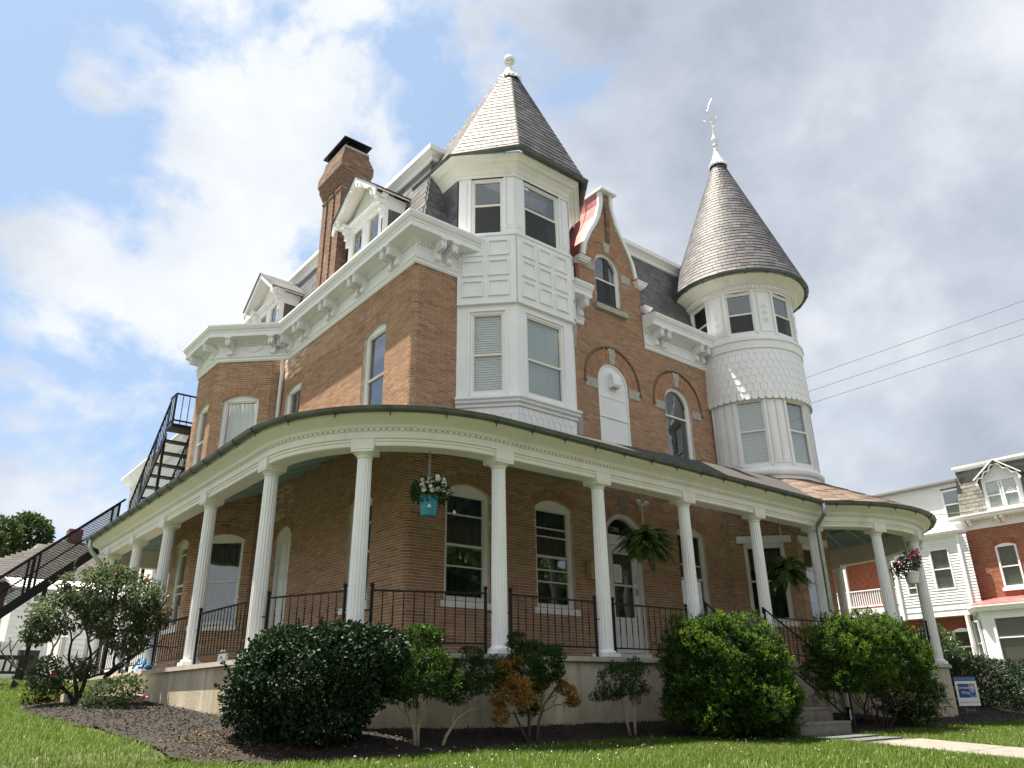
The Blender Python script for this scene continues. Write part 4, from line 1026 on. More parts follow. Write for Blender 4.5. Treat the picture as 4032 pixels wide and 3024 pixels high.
for r_ in (2.55, 1.95):
    zc_ = RZ0 - .04 + (RZ1 - RZ0 - .17) * (3.12 - r_) / 1.77
    for a, b_ in zip(arc(TC, r_, -125, 40, 22), arc(TC, r_, -125, 40, 22)[1:]): q.bar((*a, zc_ - .0), (*b_, zc_ - .0), .045, .05)
for x in np.arange(7.2, 15, .85): q.bar((x, 8.85, RZ0 - .03), (x, 11.4, RZ1 - .21), .05, .09)
for y in np.arange(11.6, 21, .85): q.bar((4.5, y, RZ0 - .03), (6.9, y, RZ1 - .21), .05, .09)
q.build('rafter', TEALL, PO)
# brown shingles over the round end
sh = Pieces(); rl = math.hypot(3.72 - 1.28, RZ1 - RZ0)
def Pr(u, v, r): t = v / rl; rr = 3.73 - (3.73 - 1.28) * t; return tp(math.degrees(u), rr, RZ0 + .01 + (RZ1 - RZ0) * t)
nr = 19; pt_ = rl / nr
for r in range(nr):
    va = r * pt_; rr = 3.73 - 2.45 * va / rl; m = max(8, int(2 * math.pi * rr / .30)); off = rnd.random()
    for k in range(m):
        a0 = 2 * math.pi * (k + off) / m; a1 = 2 * math.pi * (k + 1 + off) / m; dg = (math.degrees(a0) + 360) % 360
        if not (215 < dg or dg < 45): continue
        g_ = .006 / rr; mid = (a0 + a1) / 2; e_ = min(va + pt_ * 1.1, rl); t = .012 if (k + r) % 3 else .02
        pl = [(a0 + g_, va), (mid, va), (a1 - g_, va), (a1 - g_, e_), (mid, e_), (a0 + g_, e_)]; V = [np.array(Pr(u, v, 0)) + (0, 0, t if j < 3 else .004) for j, (u, v) in enumerate(pl)]; V2 = [np.array(Pr(u, v, 0)) - (0, 0, .003) for u, v in pl]
        sh.add(V + V2, [(0, 1, 2, 3, 4, 5), (0, 6, 7, 1), (1, 7, 8, 2), (2, 8, 9, 3), (5, 11, 6, 0)], (math.cos(mid) * .4, math.sin(mid) * .4, .9), .04)
sh.emit('shingle', SHING, RFp, 180)
# columns
def fluted(r0, r1, z0, z1, n=16):
    b = B(); m = n * 4; lv = [0, .25, .5, .75, 1.0]; V = []; F = []
    for t in lv:
        r = r0 + (r1 - r0) * t ** 1.4; z = z0 + (z1 - z0) * t
        for k in range(m):
            rr = r * (1 - (.0, .065, .09, .065)[k % 4]); a = 2 * math.pi * k / m; V.append((rr * math.cos(a), rr * math.sin(a), z))
    for i in range(len(lv) - 1):
        for k in range(m): F.append((i * m + k, i * m + (k + 1) % m, (i + 1) * m + (k + 1) % m, (i + 1) * m + k))
    return b.add(V, F)
cr = None
CPT = [(5.9, 22.0, 0), (4.27, 20.3, 90), (4.27, 18.15, 90), (4.27, 15.95, 90), (4.27, 13.58, 90), (4.28, 10.98, 90), (4.945, 9.33, 135), (6.78, 8.64, 0), (8.83, 8.64, 0), (11.0, 8.64, 0), (13.15, 8.64, 0), (15.28, 8.66, 0)]
CPT += [(*tp(a, 3.3, 0)[:2], a) for a in (-106.5, -79, -52, -25, 2, 29)]
for i, (x, y, a) in enumerate(CPT):
    rz = R(a if i < 12 else a + 90)
    if cr is None:
        cr = fluted(.114, .100, .62, 3.13).build('column', WHITE, PO); WL[cr] = np.array((0, 0, .62))
        b = B(); b.box(-.155, .155, -.155, .155, .545, .60, .01); b.lathe([(.145, .60), (.15, .612), (.145, .628), (.125, .64), (.112, .645), (.10, .645)], (0, 0, 0), 28); bs = b.build('column_base', WHITE, cr)
        b = B(); b.lathe([(.098, 3.12), (.112, 3.125), (.112, 3.14), (.106, 3.15), (.125, 3.165), (.148, 3.186), (.150, 3.19), (.1, 3.19)], (0, 0, 0), 28); b.box(-.160, .160, -.160, .160, 3.19, 3.222); b.box(-.164, .164, -.164, .164, 3.225, 3.372); cpl = b.build('capital', CREAM, cr)
        for c_ in cr.children: c_.location = Vector(WL[c_]) - Vector((0, 0, .62))
        WL[cr] = np.array((x, y, .62)); cr.location = WL[cr] - WL[PO]; cr.rotation_euler = (0, 0, rz)
    else: copy_tree(cr, (x, y, .62), PO, rz)
# railings between the columns
def railing(a, b_, z0=.54, curve=None, handle=False):
    a = np.array(a, float); b_ = np.array(b_, float); d = (b_ - a); Ln = np.linalg.norm(d); d /= Ln; a2_ = a + d * .20; b2_ = b_ - d * .20; Ln = np.linalg.norm(b2_ - a2_)
    q = B(); q.bar((*a2_, z0 + .80), (*b2_, z0 + .80), .035, .022); q.bar((*a2_, z0 + .14), (*b2_, z0 + .14), .022, .022)
    for e, c in ((a2_, a), (b2_, b_)): v = (c - e) * .55; q.bar((*e, z0 + .55), (*(e + v), z0 + .55), .014, .014)
    rl_ = q.build('railing', IRON, PO)
    for e in (a2_, b2_):
        q = B(); q.bar((*e, z0), (*e, z0 + .82), .032); q.lathe([(.014, .0), (.022, .012), (.012, .02)], (*e, z0 + .82), 8); q.ball((*e, z0 + .868), .032, 10); q.build('post', IRON, rl_)
    n = max(2, int(Ln / .135))
    if 'bal' not in MATS:
        q = B(); V = []; m = 14
        q.tube([(0, 0, 0), (0, 0, .18)], .0072, 4)
        for k in range(13):
            pass
        Vt = []; Ft = []
        for k in range(13):
            ang = k * math.pi / 6 + math.pi / 4; zq = .18 + k * .025
            for j in range(4): Vt.append((.0095 * math.cos(ang + j * math.pi / 2), .0095 * math.sin(ang + j * math.pi / 2), zq))
        for k in range(12):
            for j in range(4): Ft.append((k * 4 + j, k * 4 + (j + 1) % 4, k * 4 + 4 + (j + 1) % 4, k * 4 + 4 + j))
        q.add(Vt, Ft); q.tube([(0, 0, .48), (0, 0, .645)], .0072, 4)
        o = q.build('baluster', IRON, rl_); MATS['bal'] = o.data
        bpy.data.objects.remove(o)
    for k in range(1, n):
        p = a2_ + (b2_ - a2_) * k / n; o = bpy.data.objects.new('baluster', MATS['bal']); COL.objects.link(o); o.parent = rl_; o.rotation_euler = (0, 0, math.atan2(d[1], d[0])); WL[o] = np.array((*p, z0 + .15)); o.location = WL[o] - WL[rl_]
for i in list(range(1, 9)) + [10] + list(range(11, 17)): railing(CPT[i][:2], CPT[i + 1][:2])
# downspouts
def spout(pts, name='downspout'):
    q = B(); q.tube(pts, .05, 10); k = 0
    q.build(name, PIPE, PO, smooth=40)
spout([(15.05, 8.2, 3.68), (15.03, 8.17, 3.58), (15.03, 8.18, 3.48), (15.14, 8.42, 3.30), (15.17, 8.46, 3.18), (15.17, 8.46, -.4)])
gx = 3.84; spout([(gx, 20.9, 3.68), (gx - .0, 20.9, 3.55), (gx + .03, 20.88, 3.42), (gx + .30, 20.85, 3.12), (gx + .33, 20.85, 2.95), (gx + .33, 20.85, -.2)])

# ------------------------------------------------------------------ steps and handrails
ST = root('front_steps', (11.9, 7.7, -.62), 'concrete front steps between the two clipped evergreens with black iron handrails', 'steps')
for k in range(5):
    zt = -.41 + k * .205; y0 = 7.02 + k * .28; q = B(); q.box(11.15, 12.62, y0, 8.53, zt - .205 if k else -.9, zt, .012); q.box(11.15, 12.62, y0 - .015, y0 + .03, zt - .035, zt + .001); q.build('step', STEPM, ST)
for x in (11.08, 12.78):
    q = B(); q.bar((x, 8.46, 1.47), (x, 7.02, .23), .036, .02); q.bar((x, 8.46, 1.48), (x, 8.46, 1.36), .034, .02); q.bar((x, 8.42, .72), (x, 7.06, -.45), .02, .02); q.bar((x, 8.43, .5), (x, 8.43, 1.43), .028); q.bar((x, 7.05, -.62), (x, 7.05, .25), .028)
    hr = q.build('handrail', IRON, ST)
    for k in range(1, 10):
        y = 8.43 - k * .138; o = bpy.data.objects.new('baluster', MATS['bal']); COL.objects.link(o); o.parent = hr; o.scale = (1, 1, 1.12); WL[o] = np.array((x, y, .72 - (8.42 - y) * .86)); o.location = WL[o] - WL[hr]

# ------------------------------------------------------------------ things on and around the porch
# mailbox, lamp, camera
M_ = root('mailbox', (11.38, 11.40, 2.2), 'tan wall mailbox beside the front door, half behind a white column', 'mailbox')
q = B(); q.box(11.24, 11.52, 11.29, 11.444, 2.2, 2.55, .01); q.build('body', mat('mailbox_tan', (.42, .33, .17), .45), M_)
q = B(); q.hexa([(11.23, 11.27, 2.55), (11.53, 11.27, 2.55), (11.53, 11.444, 2.57), (11.23, 11.444, 2.57), (11.23, 11.27, 2.565), (11.53, 11.27, 2.565), (11.53, 11.444, 2.61), (11.23, 11.444, 2.61)]); q.build('lid', MATS['mailbox_tan'], M_)
M_ = root('wall_lamp', (12.95, 11.4, 3.9), 'twin glass bulb floodlight on the brick above the front door', 'lamp')
q = B(); q.lathe([(.0001, 0), (.055, 0), (.05, .03), (.0001, .035)], (0, 0, 0), 14); q.v = [(12.95 + x, 11.44 - z, 3.95 + y) for x, y, z in q.v]; q.build('base', mat('lamp_grey', (.3, .28, .25), .5), M_)
for s in (-1, 1):
    q = B(); q.tube([(12.95, 11.41, 3.95), (12.95 + s * .07, 11.36, 3.96), (12.95 + s * .11, 11.33, 3.98)], [.016, .03, .04], 8); q.ball((12.95 + s * .13, 11.30, 4.0), .065, 12); q.build('bulb', mat('bulb_glass', (.62, .62, .58), .12), M_, smooth=True)
M_ = root('security_camera', (15.98, 11.4, 3.83), 'small grey security camera on the brick in the porch corner', 'camera'); q = B(); q.bar((15.98, 11.44, 3.86), (15.92, 11.28, 3.83), .06, .06); q.build('body', mat('lamp_grey'), M_); q = B(); q.box(15.94, 16.02, 11.425, 11.444, 3.82, 3.90); q.build('bracket', mat('lamp_grey'), M_)
# stool by the side door
WOODO = mat('orange_wood', (.40, .20, .075), .5, noise=(12, .3)); M_ = root('wooden_stool', (5.5, 13.9, .54), 'small orange wood stool with turned legs on the porch by the railing', 'stool')
q = B(); q.box(5.28, 5.72, 13.68, 14.12, .98, 1.02, .04); q.build('seat', WOODO, M_)
for sx in (-1, 1):
    for sy in (-1, 1):
        q = B(); q.lathe([(.02, 0), (.028, .05), (.02, .1), (.035, .2), (.025, .28), (.035, .36), (.028, .44)], (5.5 + sx * .16, 13.9 + sy * .16, .54), 10); q.build('leg', WOODO, M_)
# blue snow shovel / rake lying by the column, white plaque
BLUE = mat('blue_plastic', (.01, .13, .36), .5); M_ = root('blue_shovel', (4.05, 15.1, .54), 'bright blue plastic shovel leaning on the railing at the porch edge', 'shovel')
q = B(); q.tube([(4.02, 16.9, .62), (4.15, 17.1, 1.45)], .016, 8); q.build('handle', BLUE, M_)
q = B(); V = []; F = []
for i in range(7):
    t = i / 6
    for j in range(5): u = j / 4; V.append((4.0 + .18 * t, 15.25 + u * .5, .56 + .05 * math.sin(t * 3) + .04 * math.sin(u * 6.3 + t)))
for i in range(6):
    for j in range(4): F.append((i * 5 + j, i * 5 + j + 1, i * 5 + j + 6, i * 5 + j + 5))
q.add(V, F); q.tube([(4.0, 15.3, .56), (4.05, 15.35, .72), (4.1, 15.5, .6), (4.05, 15.7, .75), (4.0, 15.9, .58)], .02, 6); q.build('blade', BLUE, M_)
M_ = root('plaque', (4.55, 13.0, .54), 'white round topped plaque on the porch floor behind the railing', 'plaque'); P_ = Path([(4.6, 13.35), (4.6, 12.85)]); q = B(); q.add(*quadpoly(P_.frame(.25), archpts(.19, .54, .62, .16), -.04, 0)).build('board', WHITE, M_)
q = B(); q.bar((4.595, 13.12, .66), (4.595, 13.08, .66), .01, .03); q.build('mark', IRON, M_)

# ------------------------------------------------------------------ foliage tools
def leafmat(name, ramp, rough=.6, transl=.25, spec=.22): return mat(name, rough=rough, ramp=ramp, transl=transl, spec=spec, objrand=True)
def leaves(name, P, Nn, A, Ln, Wd, m, parent, fold=.18, droop=.0):
    """P base points, Nn leaf normals, A leaf axes: one folded four-point leaf each"""
    n = len(P); A = A / np.linalg.norm(A, axis=1, keepdims=True); Sd = np.cross(A, Nn); Sd /= np.maximum(np.linalg.norm(Sd, axis=1, keepdims=True), 1e-6); Up = np.cross(Sd, A)
    Ln = np.broadcast_to(np.asarray(Ln, float), (n,))[:, None]; Wd = np.broadcast_to(np.asarray(Wd, float), (n,))[:, None]
    mid = P + A * Ln * .5 + Up * (Wd * fold); tip = P + A * Ln - np.array((0, 0, 1.0)) * Ln * droop
    V = np.stack([P, mid - Sd * Wd * .5, tip, mid + Sd * Wd * .5], 1).reshape(-1, 3); o = V.mean(0); o[2] = V[:, 2].min()
    i = np.arange(n)[:, None] * 4; F = np.concatenate([i + np.array([[0, 2, 1]]), i + np.array([[0, 3, 2]])], 1).reshape(-1, 3)
    me = tri_mesh(name, V - o, F); return link(name, me, m, parent, o)
def tri_mesh(name, V, F):
    me = bpy.data.meshes.new(name); me.vertices.add(len(V)); me.vertices.foreach_set('co', np.ascontiguousarray(V, dtype=np.float32).ravel()); k = F.shape[1]
    me.loops.add(F.size); me.loops.foreach_set('vertex_index', np.ascontiguousarray(F, dtype=np.int32).ravel()); me.polygons.add(len(F)); me.polygons.foreach_set('loop_start', np.arange(0, F.size, k, dtype=np.int32)); me.update(calc_edges=True); return me
def unit(n): v = rng.normal(size=(n, 3)); return v / np.linalg.norm(v, axis=1, keepdims=True)
def lobes(L, n, shell=.82, gap=0.0, fr=7.0):
    """points through a union of ellipsoids [(centre, radii)], mostly near the surface; returns points and outward directions"""
    w = np.array([r[0] * r[1] + r[1] * r[2] + r[0] * r[2] for c, r in L]); k = rng.choice(len(L), n, p=w / w.sum()); D = unit(n); C_ = np.array([c for c, r in L])[k]; R_ = np.array([r for c, r in L])[k]
    t = np.where(rng.random(n) < .72, rng.uniform(shell, 1.06, n), rng.uniform(.35, 1, n)); P = C_ + D * R_ * t[:, None]; keep = np.ones(n, bool)
    for j, (c, r) in enumerate(L):
        q = (((P - np.array(c)) / np.array(r)) ** 2).sum(1); keep &= ~((q < .45) & (k != j))
    if gap:
        ph = rng.uniform(0, 6.28, 6); g_ = np.sin(P[:, 0] * fr + ph[0] + 1.7 * np.sin(P[:, 1] * fr * .7 + ph[1])) + np.sin(P[:, 2] * fr * 1.2 + ph[2] + 1.6 * np.sin(P[:, 0] * fr * .8 + ph[3])) + .6 * np.sin(P[:, 1] * fr * 1.7 + P[:, 2] * fr * 1.5 + ph[4]); keep &= g_ > (-2.6 + gap * 2.6 + rng.normal(0, .25, n))
    return P[keep], D[keep]
def branchy(b, p, d, L, r, depth, spread=.55, up=.15, n=2, tips=None, seg=4):
    p = np.array(p, float); d = np.array(d, float); d /= np.linalg.norm(d); pts = [p]; q = p; dd = d
    for i in range(seg): dd = dd + rng.normal(0, .16, 3) + np.array((0, 0, up * .3)); dd /= np.linalg.norm(dd); q = q + dd * L / seg; pts.append(q)
    b.tube(pts, list(np.linspace(r, r * .62, len(pts))), 6)
    if depth == 0:
        if tips is not None: tips.append(q)
        return
    for k in range(n):
        e = dd + rng.normal(0, spread, 3) + np.array((0, 0, up)); branchy(b, q, e, L * rng.uniform(.6, .85), r * .62, depth - 1, spread, up, n, tips, seg)
BARK = mat('bark', (.10, .075, .055), .9, noise=(30, .4)); PALEBARK = mat('pale_bark', (.33, .27, .21), .9, noise=(25, .35))
G_HOLLY = leafmat('holly_leaf', [(.013, .030, .014), (.022, .047, .021), (.016, .037, .018), (.036, .066, .027)], .48, .10, .12)
G_ROSE = leafmat('rose_leaf', [(.048, .078, .034), (.072, .108, .048), (.098, .138, .064), (.14, .175, .095), (.055, .086, .036)], .65, .25, .10); G_ROSEY = leafmat('rose_new_leaf', [(.09, .13, .035), (.12, .12, .06), (.15, .10, .05)], .4, .25)
G_HIN = leafmat('cypress_old', [(.008, .028, .008), (.014, .042, .011), (.022, .058, .014)], .75, .15, .12); G_HINN = leafmat('cypress_new', [(.075, .15, .012), (.11, .19, .018), (.16, .235, .03), (.05, .11, .012)], .75, .5, .12)
G_BOX = leafmat('box_leaf', [(.035, .075, .014), (.055, .11, .02), (.075, .13, .028), (.028, .055, .014)], .5, .3, .25); G_JUN = leafmat('juniper_leaf', [(.016, .040, .012), (.026, .060, .017), (.040, .078, .022)], .7, .25, .12)
G_BRN = leafmat('dead_leaf', [(.24, .13, .03), (.34, .20, .055), (.18, .095, .03), (.42, .27, .09)], .7, .25); G_LAUREL = leafmat('laurel_leaf', [(.035, .075, .02), (.065, .115, .035), (.10, .15, .06)], .3, .25, .6)
G_DARK = leafmat('hedge_leaf', [(.008, .022, .009), (.014, .034, .012), (.02, .045, .016)], .5, .1); G_TREE = leafmat('tree_leaf', [(.028, .055, .016), (.042, .075, .022), (.065, .10, .03), (.02, .042, .014)], .5, .3)
G_FERN = leafmat('fern_leaf', [(.045, .095, .02), (.075, .135, .03), (.10, .16, .04), (.032, .068, .016)], .6, .4, .2); G_PET = leafmat('petunia_leaf', [(.02, .05, .015), (.035, .075, .02)], .5, .2)
def randaxes(D, spread, upb=0.0): A = D + rng.normal(0, spread, D.shape) + np.array((0, 0, upb)); return A

# holly at the porch corner
def shrub_thing(name, loc, label, cat, group=None): return root(name, loc, label, cat, group)
hx, hy, hz = 3.95, 8.35, -.50
HB = shrub_thing('holly_bush', (hx, hy, hz), 'large dark glossy holly bush at the rounded corner of the porch wall', 'bush')
LB = [((hx - .10, hy, .22), (.72, .55, .50)), ((hx + .40, hy - .22, .32), (.50, .45, .46)), ((hx - .45, hy + .15, .08), (.42, .45, .48)), ((hx + .05, hy, -.12), (.62, .5, .34)), ((hx + .62, hy - .38, .45), (.30, .30, .30)), ((hx - .30, hy + .10, .50), (.34, .34, .24)), ((hx + .25, hy - .1, .60), (.36, .34, .20))]
P, Dd = lobes(LB, 40000, .80, .42, 9); k = P[:, 2] > hz + .08; P, Dd = P[k], Dd[k]; n = len(P)
leaves('foliage', P, unit(n) * .7 + Dd * .8 + (0, 0, .5), randaxes(Dd, .8), rng.uniform(.038, .066, n), rng.uniform(.026, .042, n), G_HOLLY, HB, .25)
q = B()
for k in range(9): a = rng.uniform(0, 6.28); branchy(q, (hx + .1 * math.cos(a), hy + .1 * math.sin(a), hz), (math.cos(a) * .5, math.sin(a) * .5, 1), .5, .016, 2, .5)
q.build('branch', BARK, HB)

def shoots(P, Dd, n, k, ln):
    i = rng.choice(len(P), n); d = Dd[i] + (0, 0, .7) + rng.normal(0, .25, (n, 3)); d /= np.linalg.norm(d, axis=1, keepdims=True); t = rng.uniform(0, 1, (n, k, 1)) * rng.uniform(.5, 1, (n, 1, 1)) * ln
    return (P[i][:, None] + d[:, None] * t).reshape(-1, 3), np.repeat(d, k, 0)
P2, D2 = shoots(P[P[:, 2] > -.2], Dd[P[:, 2] > -.2], 150, 13, .17); n = len(P2); leaves('foliage', P2, unit(n) + D2 * .3, randaxes(D2, .8), rng.uniform(.035, .058, n), rng.uniform(.024, .036, n), G_HOLLY, HB, .25)
# rose bush on the left
rx, ry = 3.08, 15.1; rz = gz(rx, ry)
RB = shrub_thing('rose_bush', (rx, ry, rz), 'tall rose bush with dark crooked trunk and a few red roses left of the porch', 'bush'); q = B(); tips = []
for (dx, dy, lean) in ((0, 0, (-.35, .1, 1)), (.05, .03, (.1, -.1, 1)), (-.04, 0, (-.05, .0, 1)), (.08, 0, (.45, -.15, 1)), (.02, .05, (-.6, .2, .9))): branchy(q, (rx + dx, ry + dy, rz), lean, .72, .042, 3, .5, .12, 2, tips)
q.build('branch', mat('rose_bark', (.030, .022, .018), .9), RB)
LB = [((rx - .55, ry + .1, 1.40), (.45, .45, .32)), ((rx - .05, ry - .05, 1.80), (.62, .55, .38)), ((rx + .50, ry - .1, 1.70), (.55, .5, .38)), ((rx + .85, ry - .15, 1.45), (.30, .35, .34)), ((rx + .25, ry, 1.40), (.7, .5, .35)), ((rx - .80, ry + .2, 1.12), (.26, .3, .2)), ((rx + .55, ry, 1.05), (.35, .35, .3)), ((rx - .55, ry, .45), (.30, .3, .28)), ((rx - .2, ry, .55), (.35, .3, .16)), ((rx + .2, ry, 2.10), (.35, .35, .14)), ((rx - .35, ry, 1.95), (.3, .3, .16))]
P, Dd = lobes(LB, 21000, .6, .62, 8); n = len(P)
leaves('foliage', P, unit(n) * .9 + Dd * .5 + (0, 0, .9), randaxes(Dd, .9, -.2), rng.uniform(.045, .075, n), rng.uniform(.030, .048, n), G_ROSE, RB, .15, .15)
P2, D2 = shoots(P[P[:, 2] > rz + 1.1], Dd[P[:, 2] > rz + 1.1], 120, 11, .24); n = len(P2); leaves('foliage', P2, unit(n) + (0, 0, .5), randaxes(D2, .9), rng.uniform(.04, .065, n), rng.uniform(.026, .04, n), G_ROSE, RB, .15)
P, Dd = lobes(LB[:7] + LB[9:], 900, .9); n = len(P); leaves('new_growth', P + Dd * .03, unit(n) + (0, 0, .6), randaxes(Dd, .6, .4), .05, .03, G_ROSEY, RB)
REDF = mat('red_petal', rough=.5, ramp=[(.42, .008, .02), (.55, .015, .04), (.35, .006, .018)], transl=.2)
def flower(parent, c, r, m, name='flower', petals=14, cup=.6):
    c = np.array(c, float); D_ = unit(petals); D_[:, 2] = abs(D_[:, 2]) * cup
    return leaves(name, np.repeat(c[None], petals, 0), unit(petals) + (0, 0, .8), D_, r, r * .9, m, parent, .25)
for (dx, dz) in ((.98, 1.42), (.32, 1.32), (-.55, .42), (.60, 1.98), (.10, 2.05)): flower(RB, (rx + dx, ry - .45, dz), .055 if dz < 1.9 else .035, REDF)
RB2 = shrub_thing('rose_bush', (3.25, 13.75, gz(3.2, 13.7)), 'low leafy rose bush with one red bloom against the pale porch wall', 'bush'); z0 = gz(3.2, 13.7)
LB = [((3.18, 13.75, z0 + .25), (.34, .3, .26)), ((3.40, 13.7, z0 + .38), (.28, .25, .20)), ((3.0, 13.8, z0 + .12), (.22, .25, .18))]
P, Dd = lobes(LB, 2600, .5); n = len(P); leaves('foliage', P, unit(n) + (0, 0, .9), randaxes(Dd, .9), rng.uniform(.04, .065, n), rng.uniform(.028, .042, n), G_ROSE, RB2); flower(RB2, (3.60, 13.35, z0 + .22), .05, REDF); q = B()
for k in range(5): branchy(q, (3.2 + rng.normal(0, .05), 13.75, z0), (rng.normal(0, .4), 0, 1), .3, .01, 1)
q.build('branch', BARK, RB2)
DL = shrub_thing('daylily_clump', (2.85, 16.2, gz(2.8, 16.2)), 'arching yellow green daylily clump behind the rose bush', 'plant'); n = 420; a = rng.uniform(0, 6.28, n); P = np.stack([2.85 + rng.normal(0, .22, n), 16.2 + rng.normal(0, .2, n), np.full(n, gz(2.8, 16.2)) + rng.uniform(0, .25, n)], 1); A = np.stack([np.cos(a), np.sin(a), rng.uniform(.3, 1.5, n)], 1)
leaves('foliage', P, np.stack([-np.cos(a) * .6, -np.sin(a) * .6, np.ones(n)], 1), A, rng.uniform(.25, .42, n), .026, leafmat('daylily_leaf', [(.06, .10, .018), (.10, .14, .03), (.16, .19, .06)], .4, .3), DL, .2, .35)

# trained shrubs along the wall
def trained(loc, label, trunks, tufts, name='shrub', m=G_BOX, bm=PALEBARK, leaf=(.038, .065), w=(.020, .030), dens=620, branches=(), dead=(), group='small pruned shrubs along the porch wall'):
    x, y = loc; z0 = gz(x, y) + .02; D_ = shrub_thing(name, (x, y, z0), label, 'shrub', group)
    for t in trunks:
        q = B(); q.tube([(x + dx, y + dy, z0 + dz) for dx, dy, dz in t], list(np.linspace(.024, .010, len(t))), 7); q.build('trunk', bm, D_, smooth=True)
    q = B()
    for t in branches: branchy(q, (x + t[0], y + t[1], z0 + t[2]), t[3:6], t[6], .008, 2, .6, .05, 2)
    if branches: q.build('branch', bm, D_)
    for (tf, mm, nm) in ((tufts, m, 'foliage'), (dead, G_BRN, 'dead_foliage')):
        if not tf: continue
        LB = [((x + c[0] * 1.12, y + c[1], z0 + c[2] * 1.06), tuple(r_ * (1.30 if nm == 'foliage' else 1.1) * rng.uniform(.9, 1.1) for r_ in c[3:6])) for c in tf] + [((x + c[0] * 1.12 + rng.normal(0, c[3] * .8), y + c[1] + rng.normal(0, c[4] * .5), z0 + c[2] * 1.06 + rng.normal(.02, c[5] * .8)), tuple(r_ * .5 for r_ in c[3:6])) for c in tf for _ in range(3)]; vol = sum(c[3] * c[4] for c in tf); P, Dd = lobes(LB, int(dens * vol / .02 * .34) + 300, .6, .72, 17); n = len(P)
        dd = nm == 'dead_foliage'; leaves(nm, P, unit(n) + Dd * .4 + (0, 0, .5), randaxes(Dd, .55, .5), rng.uniform(*((.028, .05) if dd else leaf), n), rng.uniform(*((.016, .026) if dd else w), n), mm, D_, .2)
    return D_
x, y = 5.08, 8.0
trained((5.08, 8.0), 'bright yellow green shrub with bare forked pale trunks next to the holly', [[(0, 0, 0), (-.02, 0, .2), (-.13, .02, .42), (-.16, .02, .62)], [(.03, 0, 0), (.03, 0, .25), (.12, -.02, .45), (.16, -.02, .62)], [(.0, .02, .0), (.05, .03, .3), (.02, .05, .6), (.02, .12, 1.0)]],
        [(-.10, 0, .74, .26, .24, .16), (.18, -.05, .70, .22, .22, .17), (.05, 0, .90, .24, .22, .14), (-.25, 0, .62, .14, .16, .12), (.12, .15, 1.14, .20, .18, .09)], branches=[(-.1, 0, .35, -1, 0, .3, .2), (.1, 0, .4, 1, -.2, .4, .16)], dens=3600)
trained((5.42, 7.98), 'thin leaning pale trunk with dark juniper tufts beside the yellow green shrub', [[(0, 0, 0), (.06, 0, .14), (.20, -.02, .32), (.38, -.03, .42)], [(.14, 0, .26), (.22, .05, .5), (.42, .10, .7)]],
        [(.35, .05, .74, .30, .22, .15), (.62, .05, .80, .22, .2, .14), (.22, .05, .60, .18, .18, .12)], m=G_JUN, leaf=(.025, .05), w=(.011, .018), branches=[(.3, 0, .38, .6, 0, .2, .2)], dens=5200)
trained((6.72, 7.98), 'taller juniper shrub with layered dark tufts and rusty dead branches', [[(0, 0, 0), (.0, 0, .3), (-.04, 0, .55), (.06, .02, .8), (.25, .02, 1.0)], [(.12, 0, 0), (.16, 0, .25), (.26, 0, .45), (.42, 0, .6)], [(-.02, 0, 0), (-.14, 0, .2), (-.25, 0, .38)]],
        [(.10, 0, .98, .26, .22, .12), (.28, 0, .92, .20, .2, .12), (-.08, 0, .84, .20, .2, .12), (.02, 0, .70, .24, .2, .13), (-.05, -.05, .36, .10, .1, .08), (.36, .02, .78, .13, .14, .09)], m=G_JUN, leaf=(.025, .05), w=(.011, .018), dead=[(-.30, -.12, .60, .22, .18, .14), (-.20, -.14, .50, .16, .14, .10), (-.44, -.05, .30, .10, .09, .07), (.52, -.05, .58, .12, .09, .06), (.64, -.05, .44, .09, .07, .05), (.08, -.05, .50, .08, .08, .16)],
        branches=[(.26, 0, .45, .8, 0, .6, .22), (.2, 0, .35, 1, -.1, .4, .2), (.3, 0, .5, .7, .1, .1, .22), (-.2, 0, .35, -1, 0, .1, .2), (-.1, 0, .45, -1, -.1, .5, .2), (.42, 0, .6, .6, 0, .5, .16)], dens=5200, bm=BARK)
trained((8.55, 8.0), 'smallest juniper shrub with two slim stems left of the clipped evergreen', [[(0, 0, 0), (-.06, 0, .25), (-.14, 0, .5), (-.2, 0, .7)], [(.1, 0, 0), (.11, 0, .3), (.14, 0, .5), (.16, 0, .75)]], [(-.22, 0, .70, .17, .18, .18), (.16, 0, .72, .13, .16, .20), (-.05, 0, .78, .16, .16, .12), (-.3, 0, .56, .12, .12, .10)], m=G_JUN, leaf=(.025, .048), w=(.011, .018), branches=[(.12, 0, .42, .9, 0, .4, .18), (-.1, 0, .4, -.7, 0, .6, .16)], dens=5200)

